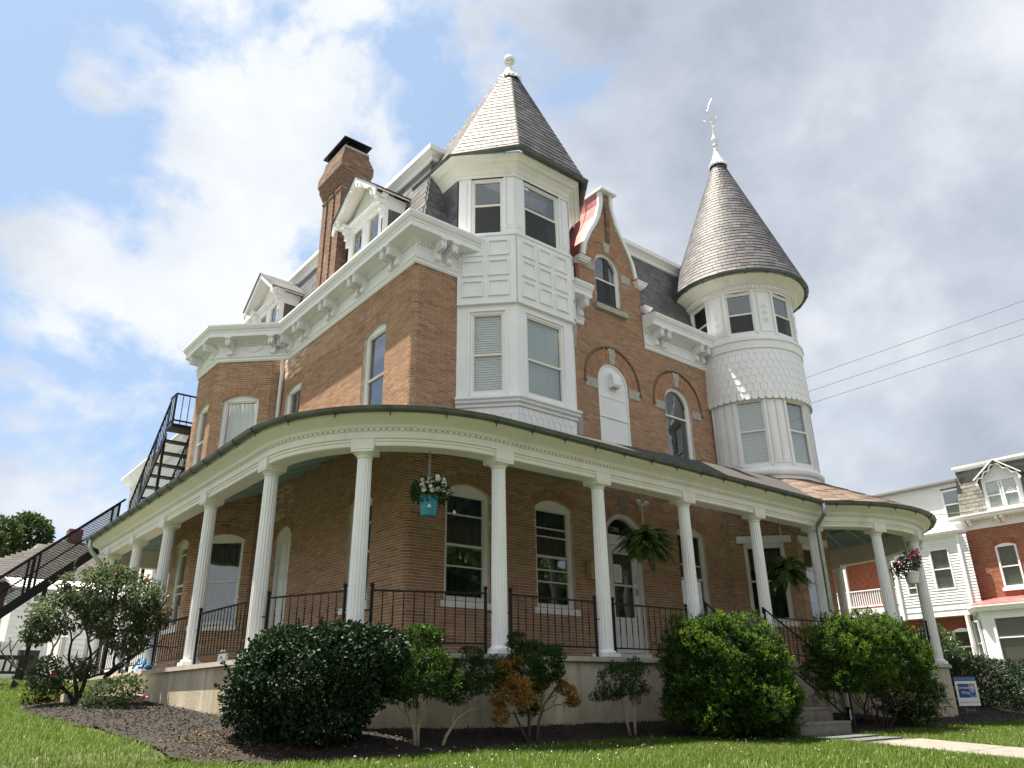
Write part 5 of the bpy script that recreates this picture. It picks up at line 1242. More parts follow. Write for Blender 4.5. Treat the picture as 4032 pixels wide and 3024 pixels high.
# clipped false cypresses by the steps
def cypress(loc, label, LB, ntuft, skirts, gap=None):
    x, y = loc; z0 = gz(x, y); D_ = shrub_thing('cypress_shrub', (x, y, z0), label, 'shrub', 'clipped evergreens beside the front steps')
    LB = [((x + c[0], y + c[1], z0 + c[2]), c[3:6]) for c in LB]; P, Dd = lobes(LB, ntuft, .90); ph = rng.uniform(0, 6.28, 6)
    lump = .5 * np.sin(P[:, 0] * 9 + ph[0] + 2 * np.sin(P[:, 2] * 5 + ph[1])) + .5 * np.sin(P[:, 2] * 11 + ph[2] + 2 * np.sin(P[:, 0] * 6 + P[:, 1] * 5 + ph[3])); P = P + Dd * (lump * .15 + rng.normal(0, .02, len(P)))[:, None]
    k = (P[:, 2] > z0 + .06); P, Dd, lump = P[k], Dd[k], lump[k]
    if gap: k = ~gap(P - (x, y, z0)); P, Dd, lump = P[k], Dd[k], lump[k]
    n = len(P); m = 13; fan = np.linspace(-1.2, 1.2, m); ax = Dd * .8 + rng.normal(0, .42, Dd.shape) + (0, 0, .5); ax /= np.linalg.norm(ax, axis=1, keepdims=True); nr = unit(n) * .5 + (0, 0, .6) + Dd * .4; sd = np.cross(ax, nr); sd /= np.linalg.norm(sd, axis=1, keepdims=True)
    size = rng.uniform(.04, .085, n)
    A = ax[:, None] * np.cos(fan)[None, :, None] + sd[:, None] * np.sin(fan)[None, :, None] + rng.normal(0, .22, (n, m, 3)); PB = P[:, None] + ax[:, None] * (size[:, None, None] * rng.uniform(-.4, .6, (n, m, 1))) + rng.normal(0, .012, (n, m, 3)); A = A.reshape(-1, 3); PB = PB.reshape(-1, 3); NN = np.repeat(nr, m, 0) + rng.normal(0, .4, (n * m, 3)); Ls = np.repeat(size, m) * rng.uniform(.5, .9, n * m)
    outer = np.repeat(rng.random(n) < .42 + .38 * lump, m) & (rng.random(n * m) < .80)
    leaves('foliage', PB[~outer], NN[~outer], A[~outer], Ls[~outer], Ls[~outer] * .26, G_HIN, D_, .15); leaves('new_growth', PB[outer], NN[outer], A[outer], Ls[outer] * .9, Ls[outer] * .28, G_HINN, D_, .15)
    q = B()
    for k in range(skirts): a = rng.uniform(0, 6.28); branchy(q, (x + .15 * math.cos(a), y + .12 * math.sin(a), z0), (math.cos(a) * .9, math.sin(a) * .5, 1.0), .36, .020, 2, .6)
    q.build('branch', mat('shaded_bark', (.035, .027, .02), .95), D_)  # bark colour darkened to carry the shade low in the shrub
cypress((9.95, 7.35), 'bright tipped clipped evergreen left of the front steps', [(-.1, 0, .85, .78, .55, .72), (.25, -.12, 1.15, .58, .5, .50), (-.60, .1, .95, .42, .45, .62), (.48, -.2, .75, .50, .45, .52), (.15, -.45, .55, .62, .40, .42), (.75, -.25, .45, .32, .35, .45), (-.2, .1, 1.30, .45, .4, .36), (-.75, .15, .70, .25, .35, .40), (-.2, -.15, .38, .70, .42, .34), (.35, -.3, .30, .55, .38, .30)], 19000, 4)
cypress((13.95, 7.25), 'wider darker clipped evergreen right of the front steps with bare lower branches', [(-.2, 0, 1.25, 1.0, .6, .55), (.55, 0, 1.15, .9, .6, .62), (-.75, .1, 1.15, .6, .5, .62), (1.05, 0, .9, .62, .55, .72), (.2, 0, 1.45, .9, .5, .40), (1.25, -.1, .45, .42, .4, .42), (-.95, .1, .7, .35, .4, .5), (.1, .15, .9, .8, .5, .5)], 17000, 9, gap=lambda Q: (Q[:, 2] < .62) & (Q[:, 0] > -1.2) & (Q[:, 0] < .75))
# dark hedge and pale laurel past the round porch
LH = shrub_thing('dark_hedge', (22.4, 8.6, -.43), 'dark green loose hedge behind the yard sign at the right edge', 'hedge'); LB = [((21.8, 8.7, .2), (.9, .8, .55)), ((23.0, 8.6, .05), (1.1, .9, .55)), ((24.4, 8.5, .1), (1.1, .9, .62)), ((22.3, 8.9, .45), (.9, .7, .42)), ((23.5, 8.8, .35), (.8, .7, .4)), ((25.4, 8.6, .0), (.9, .8, .5))]
P, Dd = lobes(LB, 34000, .75, .3, 5); k = P[:, 2] > -.40; P, Dd = P[k], Dd[k]; n = len(P); leaves('foliage', P, unit(n) + Dd * .5 + (0, 0, .4), randaxes(Dd, .7, .2), rng.uniform(.05, .10, n), rng.uniform(.018, .034, n), G_DARK, LH)
q = B()
for k in range(10): branchy(q, (21.5 + k * .4, 8.6, -.43), (rng.normal(0, .4), 0, 1), .6, .02, 2, .5)
q.build('branch', BARK, LH)
LL = shrub_thing('laurel_bush', (21.6, 9.4, -.4), 'pale upright leafy laurel standing behind the dark hedge', 'bush'); LB = [((21.7, 9.5, .95), (.50, .45, .55)), ((22.3, 9.5, .85), (.5, .5, .55)), ((22.9, 9.5, .55), (.5, .5, .5)), ((21.9, 9.5, 1.35), (.28, .3, .30)), ((22.5, 9.5, 1.25), (.25, .3, .25))]
P, Dd = lobes(LB, 3600, .6); n = len(P); leaves('foliage', P, unit(n) + (0, 0, .5), randaxes(Dd, .6, .8), rng.uniform(.09, .15, n), rng.uniform(.03, .045, n), G_LAUREL, LL); q = B()
for k in range(8): branchy(q, (21.5 + k * .18, 9.5, -.4), (rng.normal(0, .25), 0, 1), .7, .02, 2, .4)
q.build('branch', BARK, LL)

# hanging baskets
def chain(b, p, q_, n=3, r=.0026):
    p = np.array(p, float); q_ = np.array(q_, float); Lc = np.linalg.norm(q_ - p); m = int(Lc / .032); d = (q_ - p) / Lc
    sx = np.cross(d, (.3, .9, .2)); sx /= np.linalg.norm(sx); sy = np.cross(d, sx)
    for i in range(m):
        c = p + d * (i + .5) * Lc / m; s = sx if i % 2 else sy; ring = [c + d * .021 * math.cos(t) + s * .010 * math.sin(t) for t in np.linspace(0, 2 * math.pi, 7)]; b.tube(ring, r, 4, cap=False)
def basket(name, label, cat, group, top, pot_top, pot_h, rt, rb, pm):
    D_ = root(name, (top[0], top[1], pot_top - pot_h), label, cat, group); x, y = top[0], top[1]; q = B(); z1 = pot_top + .34
    for o in (-.008, .008): chain(q, (x + o, y, top[2]), (x + o, y, z1))
    for k in range(3): a = 2 * math.pi * k / 3; chain(q, (x, y, z1), (x + rt * .96 * math.cos(a), y + rt * .96 * math.sin(a), pot_top), r=.003)
    q.build('chain', CHAIN, D_)
    q = B(); q.lathe([(rb, 0), (rb * 1.02, .01), (rt * .97, pot_h - .05), (rt * 1.03, pot_h - .045), (rt * 1.04, pot_h), (rt * .95, pot_h), (rb * .9, .02), (.0001, .02)], (x, y, pot_top - pot_h), 28); q.lathe([(.0001, 0), (rb, 0)], (x, y, pot_top - pot_h), 28); q.build('pot', pm, D_, smooth=40); return D_
WPOT = mat('white_pot', (.74, .74, .72), .4); BPOT = mat('teal_pot', (.015, .21, .29), .35); KPOT = mat('black_pot', (.012, .012, .013), .5)
x, y = 5.72, 8.86; Bk = basket('flower_basket', 'hanging turquoise pot of white petunias at the porch corner', 'hanging basket', 'hanging baskets along the porch', (x, y, 3.27), 2.60, .27, .135, .105, BPOT)
P, Dd = lobes([((x, y, 2.70), (.24, .22, .17)), ((x - .12, y, 2.64), (.15, .15, .12)), ((x + .16, y - .03, 2.66), (.15, .15, .15))], 1500, .6); n = len(P); leaves('foliage', P, unit(n) + (0, 0, .4), randaxes(Dd, .7), rng.uniform(.04, .075, n), rng.uniform(.018, .028, n), G_PET, Bk)
WPET = mat('white_petal', rough=.6, ramp=[(.78, .78, .74), (.86, .86, .82), (.70, .70, .64)], transl=.2)
def trumpet(parent, c, d, r, m):
    d = np.array(d, float); d /= np.linalg.norm(d); s = np.cross(d, (.31, .2, .93)); s /= np.linalg.norm(s); t = np.cross(d, s); b = B(); V = [tuple(np.array(c) - d * r * .9)]
    for k in range(10): a = 2 * math.pi * k / 10; rr = r * (1 if k % 2 else .82); V.append(tuple(np.array(c) + (s * math.cos(a) + t * math.sin(a)) * rr + d * .012 * (k % 2)))
    b.add(V, [(0, k + 1, (k + 1) % 10 + 1) for k in range(10)]); return b.build('flower', m, parent)
for k in range(34):
    a = rng.uniform(0, 6.28); e = rng.uniform(.0, 1); p = (x + .25 * math.cos(a) * math.sqrt(e) + (.05 if k % 3 else -.02), y - .16 * abs(math.sin(a)) - .03, 2.70 + .17 * (1 - e) + rng.uniform(-.06, .06)); trumpet(Bk, p, (p[0] - x - .6 + rng.normal(0, .3), -1.1, rng.uniform(-.1, .7)), rng.uniform(.026, .038), WPET)
q = B(); q.tube([(x + .24, y - .05, 2.62), (x + .31, y - .08, 2.52), (x + .36, y - .08, 2.44)], .004, 5); q.build('stem', G_PET, Bk); trumpet(Bk, (x + .37, y - .09, 2.42), (.5, -1, .3), .034, WPET)
q = B(); L = facing((1, -.7), (x - .055, y - .105, 2.45)); q.ball((x - .06, y - .108, 2.46), .016, 8); q.ball((x - .045, y - .112, 2.435), .014, 8); q.ball((x - .075, y - .104, 2.435), .014, 8); q.build('decal', WPET, Bk)
def fern(label, x, y, r, zp):
    F_ = basket('fern_basket', label, 'hanging basket', 'hanging baskets along the porch', (x, y, 3.27), zp, .16, .13, .10, KPOT); nf = 150; PB, AA, NN, LL_ = [], [], [], []
    for k in range(nf):
        a = rng.uniform(0, 6.28); e = rng.uniform(-.35, 1.2); Lf = rng.uniform(.34, .62) * r / .4; d = np.array((math.cos(a) * math.cos(e), math.sin(a) * math.cos(e), math.sin(e))); p = np.array((x, y, zp + .02)); m = 15
        for i in range(m):
            t = i / m; d2 = d + np.array((0, 0, -1.45 * t)); d2 /= np.linalg.norm(d2); p = p + d2 * Lf / m; sd = np.cross(d2, (0, 0, 1.0)); sd /= max(np.linalg.norm(sd), 1e-6); w = .085 * math.sin(math.pi * min(1, .18 + t * .84)) * r / .4
            for s in (-1, 1): PB.append(p); AA.append(sd * s + d2 * .45); NN.append(np.cross(sd, d2)); LL_.append(w)
    LL_ = np.array(LL_); leaves('foliage', np.array(PB), np.array(NN) + rng.normal(0, .15, (len(PB), 3)), np.array(AA), LL_, .032 * r / .4, G_FERN, F_, .1, .2)
fern('larger hanging fern in a black pot in front of the front door transom', 9.98, 8.72, .44, 2.36); fern('smaller hanging fern in a black pot between the columns by the steps', 14.12, 8.70, .42, 2.26)
x, y = 17.66, 7.84; Pk = basket('flower_basket', 'hanging white pot of pink flowers on the round end of the porch', 'hanging basket', 'hanging baskets along the porch', (x, y, 3.27), 2.44, .24, .155, .12, WPOT)
P, Dd = lobes([((x + .02, y, 2.66), (.24, .2, .22)), ((x - .25, y + .05, 2.56), (.18, .18, .16)), ((x - .42, y + .1, 2.44), (.12, .12, .16)), ((x + .18, y - .05, 2.72), (.12, .12, .2))], 900, .5); n = len(P); leaves('foliage', P, unit(n) + (0, 0, .3), randaxes(Dd, .8), rng.uniform(.05, .09, n), rng.uniform(.025, .04, n), leafmat('mandevilla_leaf', [(.014, .034, .014), (.026, .055, .02)], .3, .12, .7), Pk)
PINK = mat('pink_petal', rough=.5, ramp=[(.60, .10, .20), (.72, .22, .33), (.5, .06, .14)], transl=.25)
for k in range(13): a = rng.uniform(0, 6.28); trumpet(Pk, (x + rng.normal(-.02, .13), y - .15 + rng.normal(0, .05), 2.80 + rng.normal(0, .05)), (rng.normal(-.5, .3), -1, rng.uniform(0, .8)), rng.uniform(.03, .045), PINK)
for k in range(4): trumpet(Pk, (x - .45 + rng.normal(0, .04), y, 2.5 + rng.normal(0, .08)), (-.8, -1, .2), .035, PINK)

# ------------------------------------------------------------------ yard sign, rock, path light
SGN = root('yard_sign', (19.45, 7.95, gz(19, 7.95)), 'small white and blue charity yard sign on wire legs before the dark hedge', 'sign')
dv = np.array((.72, -.69)); nv = np.array((dv[1], -dv[0])); sp_ = np.array((19.45, 7.95)); zS = -.30
def LS(x, z, o=0.0): return (sp_[0] + dv[0] * x + nv[0] * o, sp_[1] + dv[1] * x + nv[1] * o, zS + z)
SW = mat('sign_white', (.78, .80, .80), .4); SB = mat('sign_blue', (.012, .075, .30), .4); SB2 = mat('sign_pale_blue', (.20, .25, .50), .4); SO = mat('sign_yellow', (.85, .52, .12), .4)
q = B(); fbox(q, LS, -.23, .23, 0, .60, -.008, 0); q.build('board', SW, SGN)
q = B(); fbox(q, LS, -.228, .228, .515, .598, 0, .002); q.build('header_band', SB, SGN)
q = B(); fbox(q, LS, -.185, .045, .17, .455, 0, .002); q.build('logo_field', SB, SGN); q = B(); fbox(q, LS, .047, .185, .17, .455, 0, .002); q.build('emblem_field', SB2, SGN)
ME = facing(dv, (0, 0, 0))
def stxt(s, size, m, x, z, name): M2 = ME.copy(); M2.translation = Vector(LS(x, z, .003)); return text(s, size, m, SGN, M2, name, .0006)
stxt('United', .088, SW, -.070, .375, 'logo_text'); stxt('Way', .088, SW, -.045, .270, 'logo_text'); stxt('GIVE. ADVOCATE. VOLUNTEER.', .031, SW, 0, .556, 'header_text'); stxt('United Way of York County', .034, SB, 0, .075, 'footer_text')
for k, r_ in enumerate((.058, .044, .030)):
    q = B(); cx_, cz_ = .116, .36; A = [(cx_ + r_ * math.cos(t), cz_ + r_ * math.sin(t)) for t in np.linspace(math.pi * 1.15, -math.pi * .15, 19)]; I_ = [(cx_ + (r_ - .009) * math.cos(t), cz_ + (r_ - .009) * math.sin(t)) for t in np.linspace(-math.pi * .15, math.pi * 1.15, 19)]
    for i in range(18): q.add([LS(*A[i], .0025), LS(*A[i + 1], .0025), LS(*I_[17 - i], .0025), LS(*I_[18 - i], .0025)], [(0, 3, 2, 1)])
    q.build('rainbow_arc', SO, SGN)
q = B(); q.add(*quadpoly(LS, [(.108, .29), (.124, .29), (.122, .355), (.11, .355)], .002, .0032)); q.add(*quadpoly(LS, [(.116 + .016 * math.cos(t), .372 + .016 * math.sin(t)) for t in np.linspace(0, 2 * math.pi, 12, endpoint=False)], .002, .0032)); q.build('figure_mark', SW, SGN)
q = B(); q.add(*quadpoly(LS, [(.062, .29), (.075, .235), (.105, .20), (.14, .205), (.165, .245), (.172, .29), (.15, .28), (.135, .255), (.10, .255), (.085, .28)], .002, .0033)); q.build('hand_mark', SB, SGN)
q = B()
for s in (-.09, .09): q.tube([LS(s, .2, -.012), LS(s, -.30, -.012)], .004, 5)
q.tube([LS(-.09, -.09, -.012), LS(.09, -.09, -.012)], .004, 5); q.build('wire_leg', mat('wire', (.35, .35, .35), .5, metal=.6), SGN)
RK = root('rock', (16.3, 7.8, gz(16, 7.8)), 'grey flat boulder under the right clipped evergreen', 'rock'); q = B(); V = []; F = []
for i in range(7):
    for j in range(14):
        a = 2 * math.pi * j / 14; ph = math.pi * .55 * i / 6; r_ = 1 + rng.normal(0, .06); V.append((16.3 + .38 * r_ * math.sin(ph) * math.cos(a), 7.8 + .26 * r_ * math.sin(ph) * math.sin(a), gz(16, 7.8) - .02 + .30 * r_ * max(math.cos(ph), -.1)))
for i in range(6):
    for j in range(14): F.append((i * 14 + j, (i + 1) * 14 + j, (i + 1) * 14 + (j + 1) % 14, i * 14 + (j + 1) % 14))
q.add(V, F); q.build('stone', STONE, RK, smooth=True)
PL = root('path_light', (13.2, 7.35, gz(13, 7.35)), 'little black stake light in the mulch right of the steps', 'light'); z0 = gz(13, 7.35); q = B(); q.bar((13.2, 7.35, z0), (13.2, 7.35, z0 + .34), .05); q.box(13.16, 13.24, 7.31, 7.39, z0 + .34, z0 + .37); q.build('post', IRON, PL)
q = B(); q.box(13.178, 13.222, 7.318, 7.326, z0 + .18, z0 + .33); q.build('lens', mat('lens_white', (.6, .66, .75), .3), PL); q = B(); q.box(13.178, 13.222, 7.316, 7.3185, z0 + .25, z0 + .26); q.box(13.196, 13.204, 7.316, 7.3185, z0 + .18, z0 + .33); q.build('lens_bar', IRON, PL)
# pale paving block by the side steps
BKr = root('paving_block', (2.95, 15.3, gz(3, 15.3)), 'pale concrete block beside the rose trunk', 'block'); z0 = gz(3, 15.3); q = B(); q.box(2.86, 3.06, 15.2, 15.6, z0, z0 + .22, .02); q.build('block', CONC, BKr)
q = B(); q.box(2.25, 2.95, 15.0, 15.35, z0 - .05, z0 + .035, .02); SBk = q.build('stepping_stone', CONC, None); tag(SBk, 'flat pale stepping stone at the lawn edge by the rose bush', 'stepping stone')

# ------------------------------------------------------------------ white clapboard wing at the back of the house
SIDING = mat('white_siding', (.74, .75, .77), .5, noise=(3, .05)); WINGW = B()
def clapboards(P_, z0, z1, parent, cuts=(), pitch=.115, m=SIDING):
    z = z0
    while z < z1 - .02:
        zt = min(z + pitch, z1); iv = [(0, P_.L)]
        for a, b_, c, d in cuts:
            if c < (z + zt) / 2 < d: iv = [t for (x, y) in iv for t in ((x, min(y, a)), (max(x, b_), y)) if t[1] - t[0] > .02]
        for a, b_ in iv:
            L = P_.frame((a + b_) / 2); w = (b_ - a) / 2; q = B(); q.hexa([L(-w, z, -.03), L(w, z, -.03), L(w, z, .022), L(-w, z, .022), L(-w, zt, -.03), L(w, zt, -.03), L(w, zt, .002), L(-w, zt, .002)]); q.build('siding_board', m, parent)
        z = zt
WG = root('rear_wing', (7.5, 27, .3)); WG.parent = H; WG.location = WL[WG] - WL[H]
q = B(); q.box(6.54, 12, 23.6, 30.2, -.4, 7.45); q.build('wing_wall', MATS['white_siding'], WG); clapboards(Path([(6.52, 30.2), (6.52, 23.55)]), 4.6, 7.3, WG)
q = B(); q.sweep([(12, 30.2), (6.5, 30.2), (6.5, 23.55)], [(-.2, 7.3), (.03, 7.3), (.05, 7.36), (.22, 7.46), (.24, 7.56), (.30, 7.62), (.30, 7.68), (-.2, 7.72)]); q.build('wing_cornice', WHITE, WG)

# ------------------------------------------------------------------ iron fire escape
FE = root('fire_escape', (5.0, 23.5, .2), 'black iron fire escape stairs behind the brick bay with mesh railing', 'fire escape')
q = B(); q.box(5.38, 6.75, 21.45, 22.0, 7.06, 7.16); q.build('platform', IRON, FE)
def flight(x0, x1, a, b_, n, across):
    """stringers and treads; a,b: (run, z) ends, across: the axis of the treads"""
    def pt(s, t, dz=0): r = a[0] + (b_[0] - a[0]) * t; z = a[1] + (b_[1] - a[1]) * t + dz; return (s, r, z) if across == 'x' else (r, s, z)
    for s in (x0, x1): q = B(); q.bar(pt(s, 0), pt(s, 1), .04, .20); q.build('stringer', IRON, FE)
    for k in range(n):
        t = (k + .5) / n; p0, p1 = np.array(pt(x0, t)), np.array(pt(x1, t)); q = B(); d = .125
        if across == 'x': q.box(x0, x1, p0[1] - d, p0[1] + d, p0[2] - .02, p0[2] + .02)
        else: q.box(p0[0] - d, p0[0] + d, x0, x1, p0[2] - .02, p0[2] + .02)
        q.build('tread', IRON, FE)
    return pt
pu = flight(5.40, 6.25, (21.95, 6.95), (24.75, 4.55), 9, 'x')
for s in (5.40, 6.25):
    q = B(); q.bar(pu(s, 0, 1.0), pu(s, 1, 1.0), .045); q.bar(pu(s, 0, .18), pu(s, 1, .18), .03)
    for k in range(19): t = k / 18; q.bar(pu(s, t, .1), pu(s, t, 1.0), .018 if k % 6 else .035)
    q.build('railing', IRON, FE)
q = B()
for z in (7.26, 8.04): q.bar((5.40, 21.47, z), (6.75, 21.47, z), .04); q.bar((5.40, 21.47, z), (5.40, 22.0, z), .04)
for x in (5.40, 5.58, 5.76, 5.94, 6.12, 6.3): q.bar((x, 21.47, 7.1), (x, 21.47, 8.04), .038 if x in (5.40,) else .018)
for y in (21.6, 21.75, 21.9, 22.0): q.bar((5.40, y, 7.1), (5.40, y, 8.04), .018)
q.build('railing', IRON, FE)
q = B(); q.bar((5.43, 22.15, .2), (5.43, 22.15, 7.05), .07); q.build('pole', IRON, FE); q = B(); q.bar((5.43, 22.2, 5.0), (6.2, 22.3, 6.3), .03); q.bar((5.43, 24.7, .4), (5.43, 24.7, 4.5), .09); q.build('brace', IRON, FE)
q = B(); q.box(5.1, 6.4, 24.75, 25.75, 4.46, 4.54); q.build('landing', IRON, FE)
pl_ = flight(24.85, 25.65, (5.15, 4.42), (.75, .35), 16, 'y')
q = B()
for s in (24.85, 25.65):
    q.bar(pl_(s, -.03, 1.12), pl_(s, 1, 1.12), .06); q.bar(pl_(s, 0, .64), pl_(s, 1, .64), .035); q.bar(pl_(s, 0, .16), pl_(s, 1, .16), .03)
    for t in (0, .40, .43, .75, 1.0): q.bar(pl_(s, t, -.1), pl_(s, t, 1.12), .055)
q.build('railing', IRON, FE)
q = B(); s = 24.85; kk = 84
for k in range(-13, kk):
    for sg in (1,):
        t0 = k / kk; t1 = (k + 14) / kk; a0, a1 = max(t0, 0), min(t1, 1)
        z_ = lambda t: .16 + .96 * (t - t0) / (t1 - t0)
        q.bar(pl_(s, a0, z_(a0)), pl_(s, a1, z_(a1)), .013); q.bar(pl_(s, a0, 1.28 - z_(a0)), pl_(s, a1, 1.28 - z_(a1)), .013)
q.build('wire_mesh', IRON, FE, kind='stuff')
for x in (2.4, 3.5): q = B(); q.bar((x, 24.86, .3), (x + .18, 24.86, 2.45 if x < 3 else 3.0), .10); q.build('post', IRON, FE)

# bench and bin on the lawn
WOODD = mat('dark_wood', (.022, .016, .012), .7, noise=(12, .4)); y = 22.3; z0 = gz(0, y)
BE = root('garden_bench', (2.4, y, z0), 'dark wooden garden bench seen from behind at the left edge of the lawn', 'bench')
q = B(); q.box(1.5, 3.36, y - .03, y + .03, z0 + .66, z0 + .76, .01); q.build('top_rail', WOODD, BE)
for k in range(12): q = B(); x = 1.62 + k * .145; q.bar((x, y + .02, z0 + .40), (x + .02, y, z0 + .67), .05, .02); q.build('slat', WOODD, BE)
q = B(); q.box(1.5, 3.2, y, y + .5, z0 + .36, z0 + .41, .01); q.build('seat', WOODD, BE)
for x in (1.6, 2.5, 3.12):
    for yy in (y, y + .45): q = B(); q.bar((x - .03, yy, z0), (x + .04, yy, z0 + .7 if yy == y else z0 + .38), .075); q.build('leg', WOODD, BE)
y = 27.9; z0 = gz(0, y); TB = root('trash_bin', (4.06, y, z0), 'dark grey wheeled trash bin with its lid closed by the white fence', 'bin'); BINM = mat('bin_grey', (.045, .05, .052), .5)
q = B(); q.hexa([(3.83, y - .22, z0 + .05), (4.25, y - .22, z0 + .05), (4.25, y + .2, z0 + .05), (3.83, y + .2, z0 + .05), (3.79, y - .27, z0 + .86), (4.30, y - .27, z0 + .86), (4.30, y + .26, z0 + .86), (3.79, y + .26, z0 + .86)]); q.build('body', BINM, TB)
q = B(); q.hexa([(3.77, y - .3, z0 + .86), (4.32, y - .3, z0 + .86), (4.32, y + .28, z0 + .86), (3.77, y + .28, z0 + .86), (3.85, y - .2, z0 + .96), (4.26, y - .2, z0 + .96), (4.26, y + .24, z0 + .98), (3.85, y + .24, z0 + .98)]); q.build('lid', BINM, TB)
for x in (3.82, 4.28): q = B(); q.tube([(x - .03, y + .24, z0 + .1), (x + .03, y + .24, z0 + .1)], .1, 12); q.build('wheel', IRON, TB)

# ------------------------------------------------------------------ houses behind on the left
def simplewin(parent, P_, u, hw, z0, z1, fr=.07, blind=True, diamonds=False, meet=.5, arch=0):
    L = P_.frame(u); O = archpts(hw, z0, z1, arch, 8); I = [(max(-hw + fr, min(hw - fr, x)), min(max(z, z0 + fr), z1 - fr if arch < .01 else z1 - .03)) for x, z in O]
    q = B(); ringp(q, L, O, I, -.06, .03); zm = z0 + (z1 - z0) * meet; fbox(q, L, -hw + fr, hw - fr, zm - .025, zm + .025, -.04, .01); w = q.build('window', WHITE, parent)
    q = B(); q.add(*quadpoly(L, I, -.035, -.03)); q.build('pane', GLASS, w)
    q = B(); q.add(*quadpoly(L, I, -.07, -.055)); q.build('blind', SHADE2 if blind else CURT, w)
    if diamonds:
        q = B(); zc = (zm + z1) / 2; hh = (z1 - zm) / 2 - fr * .5; ww = hw - fr
        for k in range(-5, 6):
            for s in (-1, 1):
                x0 = k * .13; pts = [(x0 - s * hh, zc - hh), (x0 + s * hh, zc + hh)]; ts = [t for t in np.linspace(0, 1, 21) if abs(pts[0][0] + (pts[1][0] - pts[0][0]) * t) <= ww]
                if len(ts) > 1: q.bar(L(pts[0][0] + (pts[1][0] - pts[0][0]) * ts[0], zc - hh + 2 * hh * ts[0], -.02), L(pts[0][0] + (pts[1][0] - pts[0][0]) * ts[-1], zc - hh + 2 * hh * ts[-1], -.02), .014)
        q.build('lattice', WHITE, w)
    return w
RB_ = mat('red_brick', rough=.88, ramp=[(.29, .105, .062), (.36, .14, .08), (.25, .09, .055), (.41, .18, .105)], noise=(7, .2), objrand=True); RMORT = mat('red_mortar', (.52, .42, .34), .95)
GREYR = mat('grey_shingle', rough=.9, ramp=[(.038, .034, .034), (.055, .05, .05), (.03, .028, .029), (.046, .043, .042)], noise=(5, .2), objrand=True)
HS = root('grey_roof_house', (4.0, 36, 1.0), 'brick house with brown grey hipped shingle roof beyond the fire escape', 'house')
q = B(); q.box(2.65, 9.0, 34, 42, .4, 4.35); q.build('wall', mat('far_brick', (.16, .075, .05), .9, noise=(8, .3)), HS)
q = B(); V = [(2.2, 33.6, 4.3), (9.3, 33.6, 4.3), (9.3, 42.4, 4.3), (2.2, 42.4, 4.3), (5.9, 37.5, 6.42), (6.75, 37.5, 6.42)]; q.add(V, [(0, 1, 5, 4), (1, 2, 5), (2, 3, 4, 5), (3, 0, 4)]); rf = q.build('roof', GREYR, HS)
pc = Pieces()
def Pg(u, v, r): return (2.2 + u, 33.55 + 3.9 * v / 4.43, 4.32 + 2.12 * v / 4.43)
shingle_field(pc, Pg, 0, 4.3, .24, .5, lambda v: (.05 + 3.65 * v / 4.43, 7.05 - 2.5 * v / 4.43), thick=.012, jit=.004); pc.emit('shingle', GREYR, rf, 60)
q = B(); q.box(5.95, 6.5, 37.3, 37.9, 5.9, 6.95); q.build('chimney', MATS['far_brick'], HS); q = B(); q.box(2.2, 9.3, 33.55, 33.7, 4.12, 4.3); q.build('fascia', WHITE, HS)
simplewin(HS, Path([(3.7, 33.9), (5.4, 33.9)]), .55, .4, 2.7, 3.95)
WS = root('white_sided_shed', (5, 31, .8), 'white clapboard outbuilding behind the vinyl fence and fire escape', 'outbuilding')
q = B(); q.box(3.75, 8, 31, 33.5, .4, 3.6); q.build('wall', SIDING, WS); clapboards(Path([(3.72, 30.98), (8, 30.98)]), .7, 3.6, WS, pitch=.17)
q = B(); q.add([(3.6, 30.8, 3.6), (8.1, 30.8, 3.6), (8.1, 33.6, 4.25), (3.6, 33.6, 4.25), (3.6, 30.8, 3.66), (8.1, 30.8, 3.66), (8.1, 33.6, 4.31), (3.6, 33.6, 4.31)], [(0, 1, 2, 3), (7, 6, 5, 4), (0, 4, 5, 1), (3, 7, 4, 0), (1, 5, 6, 2)]); q.build('roof', WHITE, WS); simplewin(WS, Path([(3.72, 30.9), (8, 30.9)]), .75, .25, 2.9, 3.5)
BT = root('brick_rowhouse', (9, 52, 2), 'far red brick rowhouse end with white roof trim under the tree', 'house'); q = B(); q.box(7.0, 12, 52, 60, .5, 8.5); q.build('wall', mat('maroon_brick', (.20, .06, .05), .9, noise=(4, .2)), BT); q = B(); q.sweep([(7, 60), (7, 52), (12, 52)], [(0, 8.3), (.15, 8.32), (.2, 8.6), (-.3, 8.65)]); q.build('roof_trim', WHITE, BT); q = B(); q.box(6.9, 7.2, 51.9, 52.1, .5, 8.4); q.build('corner_board', WHITE, BT)
q = B(); q.hexa([(4.2, 52.5, 3), (6.98, 52.5, 3), (6.98, 58, 3), (4.2, 58, 3), (4.2, 52.5, 6.6), (6.98, 52.5, 8.4), (6.98, 58, 8.4), (4.2, 58, 6.6)]); q.build('side_gable', SIDING, BT)
FN = root('vinyl_fence', (4.0, 29, .75), 'white vinyl privacy fence with capped posts behind the trash bin', 'fence'); y = 29.0; z0 = gz(0, y); VIN = mat('vinyl', (.80, .82, .84), .35)
for k in range(14): q = B(); q.box(2.45 + k * .152, 2.45 + k * .152 + .148, y - .012, y + .012, z0 + .1, z0 + 1.02); q.build('board', VIN, FN)
for z in (.04, .66, 1.0): q = B(); q.box(2.4, 4.6, y - .03, y + .03, z0 + z, z0 + z + .1); q.build('rail', VIN, FN)
